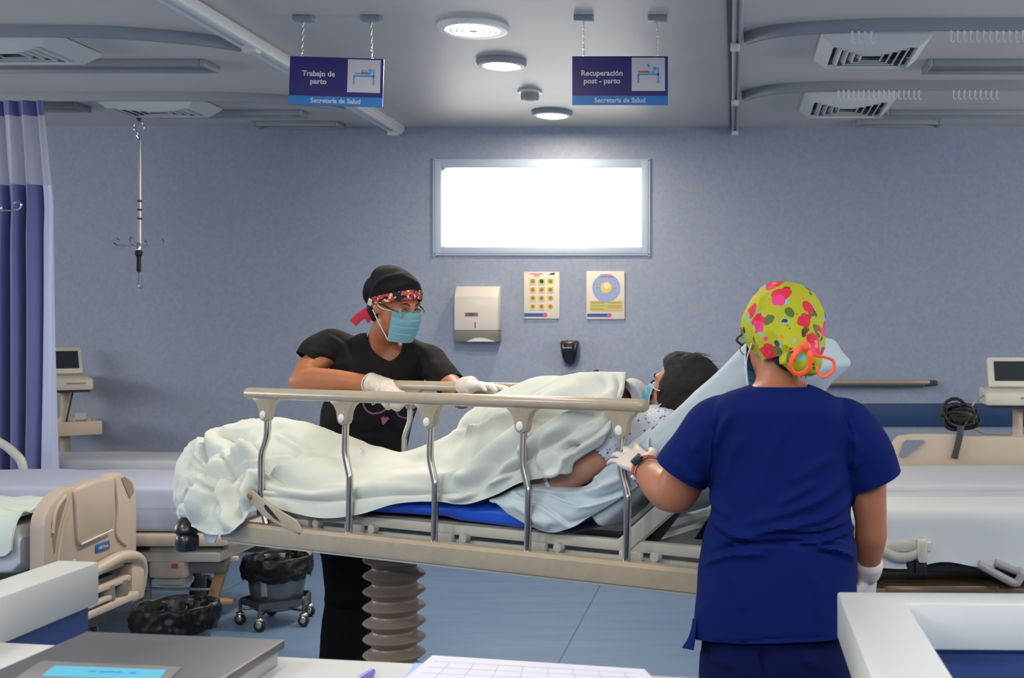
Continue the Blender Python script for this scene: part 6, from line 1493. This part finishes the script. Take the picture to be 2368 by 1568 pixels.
ribbon([kn, at(852, 725, 4.36), at(850, 738, 4.37), at(846, 742, 4.38)], [0.016, 0.026, 0.026, 0.024], RED, cp)
part('ribbon_knot', G().ell(at(857, 713, 4.365), (0.013, 0.012, 0.013)), RED, cp)
# black top
g = G()
g.loft(tors([(884, 770, 52, 0.06, 4.49), (882, 786, 84, 0.085, 4.51), (882, 808, 122, 0.105, 4.54), (880, 850, 112, 0.125, 4.54), (866, 905, 106, 0.135, 4.55), (854, 945, 108, 0.14, 4.56), (846, 990, 104, 0.135, 4.58), (838, 1040, 104, 0.125, 4.6), (832, 1100, 108, 0.13, 4.62), (830, 1190, 106, 0.13, 4.63), (830, 1245, 104, 0.13, 4.63)]), n=44, p=2.4)
g.limb([at(800, 806, 4.53), at(766, 800, 4.52), at(738, 812, 4.49), at(722, 828, 4.47), at(713, 838, 4.455)], [0.062, 0.068, 0.066, 0.062, 0.060])
g.limb([at(972, 826, 4.53), at(996, 838, 4.51), at(1020, 866, 4.47), at(1042, 892, 4.44)], [0.058, 0.062, 0.058, 0.056])
gt = fuse(g, 0.0055, 8)
displace(gt, [([(760, 770), (800, 800), (812, 850)], 0.010, 9, 'step'), ([(700, 810), (740, 815), (790, 840)], 0.006, 8), ([(725, 850), (770, 850), (815, 835)], 0.010, 9), ([(800, 870), (860, 850), (900, 845)], 0.006, 10),
    ([(905, 845), (900, 900), (880, 960)], 0.010, 9, 'step'), ([(960, 800), (985, 850), (975, 900)], 0.010, 9, 'step'), ([(930, 860), (960, 830), (990, 800)], 0.006, 8), ([(1000, 830), (1015, 860), (1040, 865)], 0.006, 8),
    ([(740, 960), (800, 975), (870, 970)], 0.008, 10), ([(730, 1000), (800, 1010), (900, 995)], -0.008, 10), ([(880, 940), (930, 1000), (930, 1035)], 0.008, 12), ([(760, 900), (790, 930), (850, 940)], 0.008, 10)], nz=[(12, 0.007, 5)])
ra = (at(690, 868, 4.43)-at(738, 800, 4.48)).normalized(); rc = at(719, 834, 4.458); la = (LEL-at(1006, 830, 4.51)).normalized(); lc = at(1043, 886, 4.435)
neck_poly = [(846, 752), (850, 785), (864, 812), (882, 826), (902, 834), (919, 824), (930, 805), (934, 780), (930, 740), (885, 730)]
def inpoly(x, y, poly):
    c = False; j = len(poly)-1
    for i in range(len(poly)):
        if (poly[i][1] > y) != (poly[j][1] > y) and x < (poly[j][0]-poly[i][0])*(y-poly[i][1])/(poly[j][1]-poly[i][1])+poly[i][0]: c = not c
        j = i
    return c
xlim = at(747, 850, 4.46).x; cutf(gt, lambda P_: np.minimum(fplane(rc, ra, 0.14)(P_), xlim-P_[:, 0])); cutf(gt, fplane(lc, la, 0.10)); zc_ = at(0, 1238, 4.63).z; cutf(gt, lambda P_: zc_-P_[:, 2])
cutf(gt, fpoly(neck_poly))
tp_bvh = BVHTree.FromBMesh(gt.bm)
top = part('scrub_top', shell(gt, 0.003), BLK, nk)
part('print_frame', decal(stroke([(838, 908), (839, 925), (841, 940), (850, 952), (863, 957), (880, 954), (895, 945), (905, 935)], 4.2)+stroke([(915, 950), (922, 962), (935, 967), (950, 963), (958, 950)], 3.8)+stroke([(838, 910), (875, 912)], 5.0)+stroke([(905, 936), (916, 950)], 3.5), tp_bvh), M('print_purple', (150, 84, 150), 0.6), top, label='purple spectacles print')
part('print_heart', decal([((881, 967), (889, 962), (888, 982), (884, 981)), ((886, 968), (900, 968), (889, 981), (884, 980)), ((889, 967), (895, 964), (901, 968), (893, 975))], tp_bvh, 0.003), M('print_pink_heart', (196, 108, 146), 0.6), top, label='pink heart print')
part('print_lashes', decal(stroke([(930, 942), (938, 935), (946, 937), (952, 946)], 2.2)+stroke([(858, 930), (862, 937), (870, 931)], 2.2)+stroke([(864, 928), (866, 934)], 2), tp_bvh, 0.003), M('print_white', (190, 190, 196), 0.6), top, label='white eyelash print')
# trousers
g = G()
TR = M('trousers_black', (16, 16, 18), 0.9, bump=0.05, bscale=120, spec=0.15)
g.loft([(at(830, 1185, 4.63), yawv*0.165, dpv*0.115), (at(828, 1235, 4.64), yawv*0.165, dpv*0.12), (at(826, 1275, 4.64), yawv*0.155, dpv*0.11)], n=36)
for px in (792, 838):
    g.limb([at(px+2, 1235, 4.64), at(px, 1290, 4.64), at(px, 1360, 4.66), at(px-2, 1400, 4.67), at(px-6, 1450, 4.68), (at(px-10, 0, 4.7).x, 4.70, 0.05)], [0.088, 0.080, 0.068, 0.066, 0.072, 0.075], spl=4)
gq = fuse(g, 0.009, 5); displace(gq, [([(745, 1400), (790, 1410), (850, 1405)], -0.010, 8), ([(745, 1385), (800, 1390), (850, 1380)], 0.012, 10), ([(740, 1290), (790, 1300)], 0.006, 10), ([(800, 1300), (805, 1400), (800, 1500)], 0.008, 12)])
cut(gq, lambda c, n_: c.z < 0.045)
part('trousers', shell(gq, 0.003), TR, nk)
for px in (782, 828):
    x_ = at(px, 0, 4.66).x; part('shoe', G().loft([(Vector((x_, 4.76, 0.045)), Vector((0.03, 0, 0)), Vector((0, 0, 0.045))), (Vector((x_, 4.70, 0.05)), Vector((0.042, 0, 0)), Vector((0, 0, 0.05))), (Vector((x_, 4.60, 0.04)), Vector((0.048, 0, 0)), Vector((0, 0, 0.04))), (Vector((x_, 4.52, 0.025)), Vector((0.04, 0, 0)), Vector((0, 0, 0.025)))], n=24, p=2.6), BLACK, nk)
# gloves: right hand closed over the end of the far rail
RE = loc(-0.03, 0.65, 1.192)
g = G()
wr = at(866, 888, 4.30); kn_ = at(912, 900, 4.235)
dv_ = (kn_-wr).normalized(); up_ = Vector((0.15, -0.35, 1)).normalized()
g.limb([at(853, 886, 4.305), at(868, 888, 4.30), at(880, 892, 4.285)], [0.040, 0.036, 0.034], spl=3)
up2 = (up_-dv_*up_.dot(dv_)).normalized(); sd = dv_.cross(up2)
g.loft([(at(874, 889, 4.29), sd*0.036, up2*0.030), (at(888, 893, 4.275), sd*0.043, up2*0.028), (at(903, 898, 4.26), sd*0.046, up2*0.024), (at(918, 906, 4.25), sd*0.044, up2*0.018), (at(928, 912, 4.245), sd*0.036, up2*0.012)], n=32, p=2.4, spl=4)
fr_ = lambda px, py, Y: at(px, py, Y)
for pts in ([(898, 902, 4.23), (896, 917, 4.195), (892, 934, 4.20), (899, 943, 4.225)], [(911, 905, 4.225), (910, 921, 4.185), (910, 938, 4.195), (914, 945, 4.225)], [(922, 909, 4.22), (923, 924, 4.185), (922, 940, 4.195), (920, 947, 4.225)], [(932, 912, 4.22), (934, 922, 4.19), (930, 935, 4.20), (926, 941, 4.225)]):
    g.tube([fr_(*p) for p in pts], [0.0135, 0.0125, 0.0115, 0.0095], n=12, spl=4); g.ell(fr_(*pts[-1]), (0.0095,)*3); g.ell(fr_(*pts[0]), (0.0135,)*3)
g.tube([fr_(886, 905, 4.30), fr_(884, 922, 4.31), fr_(892, 938, 4.31)], [0.014, 0.012, 0.010], n=12, spl=4); g.ell(fr_(892, 938, 4.31), (0.01,)*3)
gg = fuse(g, 0.004, 4)
displace(gg, [([(862, 915), (878, 895), (890, 878)], 0.0035, 3.5), ([(880, 912), (885, 900)], 0.002, 3), ([(918, 912), (926, 900)], 0.002, 3), ([(868, 905), (880, 880)], -0.002, 3)], nz=[(60, 0.0015, 2)])
axg = (at(880, 892, 4.285)-at(853, 886, 4.305)).normalized(); cg = at(857, 887, 4.303)
cutf(gg, lambda P_: -((P_-np.array(cg[:]))@np.array(axg[:])))
part('glove', shell(gg, 0.0015), GLOVE, nk)
part('glove_cuff_roll', G().tube([cg+sd*0.038*math.cos(t_)+up2*0.038*math.sin(t_) for t_ in [i*math.pi/12 for i in range(24)]], 0.003, n=8, closed=True), M('latex_cuff', (226, 216, 178), 0.45), nk)
# left glove: open hand, palm down over the far rail
g = G(); lw = at(1088, 890, 4.03)
hand_shape(g, lw, at(1150, 893, 3.93)-lw, Vector((-0.05, 0.2, 1)), side=-1, curl=(0.08, 0.1, 0.14, 0.2), thumb=0.9, s=1.02, spread=0.10)
g.limb([at(1074, 893, 4.10), lw], [0.033, 0.031], spl=3)
part('glove', fuse(g, 0.0042, 3), GLOVE, nk)
# ------------------------------------------------------------------ nurse in royal blue with her back to the camera
SKIN_B = M('skin_nurse_tan', (172, 112, 82), 0.45, sss=0.12, var=0.04, vscale=10)
ROY = M('scrub_royal_blue', (7, 26, 90), 0.9, bump=0.05, bscale=170, spec=0.15)
nl = thing('person', 'nurse in royal blue scrubs and a lime flowered cap, seen from behind', 'person', (0.1, 2.68, 0))
YL = 2.66; s2 = YL/FPX
def tb(rows_): return [(at(x, y, Y), Vector((1, 0.0, 0))*hw*s2, Vector((0, 1, 0))*hd) for x, y, hw, hd, Y in rows_]
HC = at(1808, 786, 2.70); HR = frame(Vector((-0.38, 0.90, -0.22)), Vector((0.05, 0.18, 1)))
def HP(x, y, z): return HC+HR @ Vector((x, y, z))
g = G(); head_shape(g, HC, HR, 1.0)
g.limb([HC+Vector((0, -0.01, -0.05)), at(1804, 868, 2.68), at(1803, 915, 2.66)], [0.060, 0.054, 0.066])
g.loft(tb([(1803, 885, 48, 0.055, 2.66), (1802, 905, 90, 0.075, 2.66), (1802, 930, 140, 0.085, 2.66), (1804, 985, 150, 0.10, 2.67), (1806, 1060, 145, 0.11, 2.68), (1806, 1160, 135, 0.105, 2.68), (1802, 1260, 146, 0.11, 2.68), (1798, 1370, 152, 0.115, 2.68), (1795, 1480, 140, 0.105, 2.68)]), n=40, p=2.4)
g.limb([at(1690, 985, 2.66), at(1648, 1005, 2.66), at(1598, 1070, 2.68), at(1568, 1135, 2.70)], [0.055, 0.058, 0.056, 0.050])
g.limb([at(1568, 1140, 2.70), at(1545, 1132, 2.76), at(1520, 1112, 2.85), at(1499, 1092, 2.93), at(1490, 1082, 2.96)], [0.048, 0.052, 0.046, 0.034, 0.029])
g.limb([at(1925, 985, 2.66), at(1968, 1005, 2.66), at(1998, 1080, 2.67), at(2008, 1150, 2.68), at(2014, 1205, 2.69)], [0.055, 0.055, 0.050, 0.042, 0.037])
g.limb([at(2014, 1205, 2.69), at(2014, 1240, 2.70), at(2010, 1295, 2.73), at(2007, 1325, 2.75)], [0.037, 0.038, 0.029, 0.026])
for px, k in ((1710, 0), (1872, 1)):
    x_ = at(px, 0, 2.68).x
    g.limb([at(px, 1480, 2.68), (x_, 2.69, 0.42), (x_, 2.70, 0.25), (x_, 2.72, 0.08)], [0.072, 0.055, 0.052, 0.038], spl=4)
    g.limb([(x_, 2.72, 0.05), (x_, 2.84, 0.03)], [0.036, 0.018])
part('body', fuse(g, 0.0075, 5), SKIN_B, nl)
face_bits(nl, HC, HR, 1.0)
mask(nl, HC, HR)
# hairline below the cap
g = G(); g.ell(HP(0.0, -0.062, -0.048), (0.052, 0.030, 0.040), R=HR); g.ell(HP(0.045, -0.045, -0.03), (0.025, 0.035, 0.03), R=HR)
for i in range(14): a = -0.5+i*0.08; g.tube([HP(math.sin(a)*0.05, -0.085, -0.06), HP(math.sin(a)*0.05+0.004, -0.083, -0.085-0.01*(i % 3))], [0.003, 0.0008], n=6)
part('hair', g, HAIR, nl)
# cap
CAPF = floral('cap_lime_flowers', (176, 176, 22), [((112, 186, 190), 0.24, 1.7, 5.3), ((84, 106, 40), 0.26, 1.25, 2.2), ((72, 40, 40), 0.17, 1.15, 7.9), ((214, 38, 66), 0.37, 0.95, 0.0), ((230, 60, 128), 0.24, 0.95, 0.012), ((246, 132, 60), 0.13, 0.95, 0.0), ((236, 92, 40), 0.10, 2.2, 4.4)], 16)
g = G(); g.ell(HP(0, -0.004, 0.032), (0.094, 0.112, 0.106), R=HR); g.ell(HP(0.0, -0.045, -0.004), (0.084, 0.072, 0.088), R=HR)
g.ell(at(1858, 828, 2.585), (0.042, 0.036, 0.040)); g.ell(at(1842, 800, 2.60), (0.05, 0.04, 0.05))
gc = fuse(g, 0.0055, 7)
displace(gc, [([(1795, 668), (1760, 700), (1750, 760), (1762, 810), (1790, 845)], 0.007, 6, 'step'), ([(1720, 800), (1750, 830), (1790, 848)], 0.006, 6), ([(1840, 720), (1862, 760), (1868, 800)], 0.006, 7, 'step'), ([(1880, 700), (1892, 750), (1882, 800), (1872, 815)], 0.007, 5, 'step'),
    ([(1860, 690), (1880, 740), (1870, 800)], 0.005, 6), ([(1800, 790), (1830, 805), (1850, 812)], 0.006, 6), ([(1795, 820), (1825, 815), (1848, 815)], -0.005, 5), ([(1790, 835), (1820, 835), (1842, 825)], 0.006, 5), ([(1780, 770), (1810, 800), (1840, 812)], -0.005, 7), ([(1900, 770), (1880, 800), (1866, 818)], 0.006, 5)], nz=[(14, 0.006, 3), (32, 0.003, 8)])
iv = HR.inverted()
def capcut(P_):
    L = (P_-np.array(HC[:]))@np.array(HR); lim = np.where(L[:, 1] > 0.05, 0.014+0.2*(L[:, 1]-0.05), np.maximum(-0.062, -0.066+0.96*np.maximum(0, L[:, 1]+0.03)))
    v = lim-L[:, 2]; dk = np.linalg.norm(P_-np.array(at(1858, 828, 2.585)[:]), axis=1)
    return np.where(dk < 0.055, np.minimum(v, dk-0.055), v)
cutf(gc, capcut)
cp = part('surgical_cap', shell(gc, 0.003), CAPF, nl)
# larger printed blooms and leaves laid on the cloth
cb_ = BVHTree.FromBMesh(gc.bm) if False else None
ORG = M('ribbon_orange', (250, 88, 30), 0.45, sheen=0.3)
kn = at(1864, 802, 2.535)
ribbon([kn, at(1850, 806, 2.53), at(1834, 826, 2.528), at(1828, 848, 2.53), at(1838, 863, 2.535), at(1858, 862, 2.53), at(1872, 846, 2.53), at(1874, 822, 2.53), at(1868, 804, 2.535)], [0.012, 0.013, 0.012, 0.009, 0.009, 0.010, 0.010, 0.013, 0.013], ORG, cp)
ribbon([at(1868, 812, 2.535), at(1886, 823, 2.53), at(1910, 827, 2.53), at(1928, 836, 2.53), at(1926, 858, 2.53), at(1904, 872, 2.53), at(1892, 862, 2.535), at(1889, 846, 2.54)], [0.007, 0.006, 0.006, 0.007, 0.008, 0.008, 0.007, 0.007], ORG, cp)
ribbon([kn, at(1848, 806, 2.545), at(1826, 812, 2.56)], [0.010, 0.006, 0.004], ORG, cp)
part('ribbon_knot', G().ell(kn+Vector((0, 0.0, 0)), (0.011, 0.010, 0.012)), ORG, cp)
part('glasses_tip', G().tube([HP(-0.085, 0.0, 0.012), HP(-0.086, 0.05, 0.010), HP(-0.078, 0.085, 0.008), HP(-0.055, 0.104, 0.004)], 0.003, n=8, spl=4).tube([HP(-0.033+0.027*math.cos(t_), 0.108, -0.004+0.018*math.sin(t_)) for t_ in [i*math.pi/8 for i in range(16)]], 0.0012, n=6, closed=True), DGREY, nl)
# scrub top
g = G()
g.loft(tb([(1803, 880, 50, 0.062, 2.655), (1803, 893, 84, 0.08, 2.655), (1802, 912, 126, 0.098, 2.66), (1802, 940, 154, 0.112, 2.66), (1804, 990, 164, 0.125, 2.67), (1806, 1060, 163, 0.132, 2.68), (1807, 1120, 164, 0.134, 2.68), (1805, 1180, 163, 0.134, 2.68), (1800, 1250, 176, 0.142, 2.68), (1798, 1310, 185, 0.15, 2.68), (1795, 1400, 190, 0.155, 2.68), (1792, 1470, 192, 0.155, 2.68), (1790, 1530, 194, 0.155, 2.68)]), n=48, p=2.5)
g.limb([at(1700, 978, 2.66), at(1662, 988, 2.66), at(1625, 1030, 2.665), at(1588, 1072, 2.672), at(1570, 1098, 2.675)], [0.062, 0.070, 0.070, 0.069, 0.069])
g.limb([at(1912, 978, 2.66), at(1950, 988, 2.66), at(1987, 1030, 2.665), at(2012, 1080, 2.67), at(2026, 1125, 2.675)], [0.062, 0.068, 0.068, 0.066, 0.066])
gt = fuse(g, 0.0052, 9)
FW = [([(1665, 940), (1650, 1000), (1645, 1060), (1640, 1110)], 0.007, 5, 'step'), ([(1950, 950), (1972, 1010), (1975, 1060), (1968, 1130)], -0.007, 5, 'step'),
    ([(1700, 950), (1668, 1000), (1655, 1040)], 0.008, 9), ([(1720, 1000), (1690, 1060), (1670, 1130)], 0.006, 12), ([(1960, 1000), (1985, 1040), (1960, 1080)], 0.007, 9), ([(1990, 1060), (1975, 1085)], 0.006, 8),
    ([(1960, 1090), (1900, 1150), (1800, 1190), (1720, 1210)], 0.009, 13), ([(1970, 1130), (1920, 1190), (1840, 1215), (1760, 1225)], 0.010, 10), ([(1975, 1160), (1950, 1210), (1880, 1232), (1800, 1230), (1720, 1245)], 0.007, 9, 'step'),
    ([(1640, 1190), (1700, 1240), (1760, 1250)], 0.010, 10), ([(1645, 1230), (1720, 1262), (1820, 1258), (1920, 1248), (1975, 1262)], 0.007, 8, 'step'), ([(1975, 1215), (1930, 1240), (1890, 1250)], 0.010, 7), ([(1625, 1290), (1700, 1262), (1780, 1255), (1860, 1262), (1940, 1290)], -0.009, 8),
    ([(1645, 1120), (1660, 1170), (1700, 1200)], 0.008, 10), ([(1885, 1110), (1850, 1140), (1790, 1170)], 0.008, 10), ([(1940, 1050), (1880, 1080), (1830, 1120)], 0.005, 12), ([(1620, 1310), (1690, 1285), (1780, 1282)], 0.008, 8), ([(1860, 1270), (1930, 1272), (1980, 1300)], 0.009, 7),
    ([(1615, 1400), (1620, 1460), (1605, 1500)], 0.006, 8), ([(1560, 1060), (1590, 1100), (1630, 1110)], 0.006, 9), ([(1630, 1000), (1600, 1050)], 0.005, 10), ([(1830, 960), (1780, 1060), (1760, 1150)], 0.004, 16), ([(1700, 1330), (1720, 1420)], 0.004, 16), ([(1890, 1330), (1900, 1440)], 0.004, 14),
    ([(1615, 1482), (1700, 1488), (1800, 1476), (1940, 1474)], -0.003, 3)]
displace(gt, [(f[0], f[1]*1.25)+tuple(f[2:]) for f in FW], nz=[(7, 0.006, 5), (16, 0.003, 9)])
sa = (at(1570, 1098, 2.675)-at(1640, 990, 2.66)).normalized(); sc1 = at(1573, 1092, 2.674); sb_ = (at(2026, 1125, 2.675)-at(1975, 1000, 2.66)).normalized(); sc2_ = at(2020, 1113, 2.673)
def hem(x): return 1503-0.035*(x-1600)-8*math.sin((x-1600)/345*math.pi)
xl1, xl2 = at(1634, 0, 2.62).x, at(1980, 0, 2.62).x; cutf(gt, lambda P_: np.minimum(fplane(sc1, sa, 0.13)(P_), xl1-P_[:, 0])); cutf(gt, lambda P_: np.minimum(fplane(sc2_, sb_, 0.13)(P_), P_[:, 0]-xl2))
def hemf(P_):
    x = np.clip((P_[:, 0]-(-0.09))/0.37, 0, 1); return (0.700+0.010*x+0.006*np.sin(x*np.pi))-P_[:, 2]
cutf(gt, hemf)
nkc = np.array(at(1803, 880, 2.66)[:])
cutf(gt, lambda P_: P_[:, 2]-(1.262+0.25*(P_[:, 1]-2.6)*0+0.05*np.clip(2.64-P_[:, 1], -1, 0)) - 0.6*np.maximum(0, np.abs(P_[:, 0]-nkc[0])-0.06))
tp = part('scrub_top', shell(gt, 0.003), ROY, nl)
P = [[at(1612, 1420, 2.60), at(1603, 1440, 2.62), at(1602, 1430, 2.66)], [at(1607, 1465, 2.585), at(1592, 1475, 2.61), at(1594, 1470, 2.66)], [at(1602, 1504, 2.58), at(1578, 1498, 2.61), at(1580, 1497, 2.67)]]
part('side_slit_flap', shell(G().grid([[Vector(p) for p in r_] for r_ in surf([[list(p) for p in r_] for r_ in P], 6, 6)]), 0.003), ROY, tp)
# trousers
g = G(); ROY2 = M('trousers_royal_blue', (6, 20, 68), 0.9, bump=0.05, bscale=150, spec=0.15)
g.loft(tb([(1795, 1380, 166, 0.13, 2.68), (1793, 1470, 172, 0.138, 2.68), (1792, 1540, 172, 0.135, 2.68), (1792, 1580, 168, 0.125, 2.68)]), n=40)
for px in (1706, 1878):
    x_ = at(px, 0, 2.68).x
    g.limb([at(px, 1510, 2.68), at(px, 1600, 2.68), (x_, 2.69, 0.38), (x_, 2.70, 0.2), (x_, 2.72, 0.04)], [0.088, 0.092, 0.082, 0.08, 0.085], spl=4)
gq = fuse(g, 0.009, 5); displace(gq, [([(1764, 1500), (1766, 1568)], -0.012, 6), ([(1640, 1520), (1700, 1540)], 0.006, 10), ([(1850, 1520), (1900, 1545)], 0.006, 10)])
cut(gq, lambda c, n_: c.z < 0.035)
part('trousers', shell(gq, 0.003), ROY2, nl)
for px in (1710, 1872):
    x_ = at(px, 0, 2.72).x; part('shoe', G().loft([(Vector((x_, 2.64, 0.04)), Vector((0.03, 0, 0)), Vector((0, 0, 0.04))), (Vector((x_, 2.70, 0.045)), Vector((0.042, 0, 0)), Vector((0, 0, 0.045))), (Vector((x_, 2.82, 0.036)), Vector((0.048, 0, 0)), Vector((0, 0, 0.036))), (Vector((x_, 2.90, 0.022)), Vector((0.035, 0, 0)), Vector((0, 0, 0.022)))], n=24, p=2.6), M('shoe_white', (214, 214, 214), 0.5), nl)
# left glove resting on the backrest, red smartwatch on its wrist
g = G(); lw = at(1488, 1078, 2.955); tgt = at(1452, 1052, 3.03)
dv_ = (tgt-lw); hand_shape(g, lw, dv_, Vector((0.25, -0.93, 0.35)), side=1, curl=(0.25, 0.2, 0.2, 0.25), thumb=0.35, s=1.0, spread=0.16)
g.limb([lw-dv_.normalized()*0.045, lw], [0.033, 0.031], spl=3)
part('glove', fuse(g, 0.0042, 3), GLOVE, nl)
wa = (at(1520, 1112, 2.85)-at(1499, 1092, 2.93)).normalized(); wc = at(1499, 1091, 2.925); Rw = frame(wa.cross(Vector((0, 0, 1))), wa)
wt = part('smartwatch', G().lathe([(0.0395, -0.010), (0.0415, -0.009), (0.0415, 0.009), (0.0395, 0.010)], wc, R=Rw, n=36, capb=False, capt=False), M('watch_strap_red', (206, 48, 40), 0.45), nl, label='red strapped smartwatch')
fc = wc+Vector((-0.026, -0.012, 0.030)); nfc = (fc-wc).normalized(); Rf = frame(nfc, wa)
part('watch_case', G().box(wc+nfc*0.044, (0.032, 0.010, 0.038), R=Rf, bev=0.004), M('watch_black', (24, 24, 30), 0.15, coat=0.6), wt)
part('watch_button', G().box(wc+Vector((-0.036, -0.02, -0.012)), (0.008, 0.012, 0.014), R=Rf, bev=0.002), M('watch_white', (214, 214, 220), 0.4), wt)
# right glove on the lower frame
g = G(); rw = at(2008, 1322, 2.745); tgt = at(2006, 1368, 2.77)
hand_shape(g, rw, tgt-rw, Vector((0.75, -0.65, 0.1)), side=1, curl=(0.5, 0.5, 0.5, 0.5), thumb=0.5, s=0.95, spread=0.05)
g.limb([at(2010, 1306, 2.737), rw], [0.034, 0.031], spl=3)
part('glove', fuse(g, 0.0042, 3), GLOVE, nl)
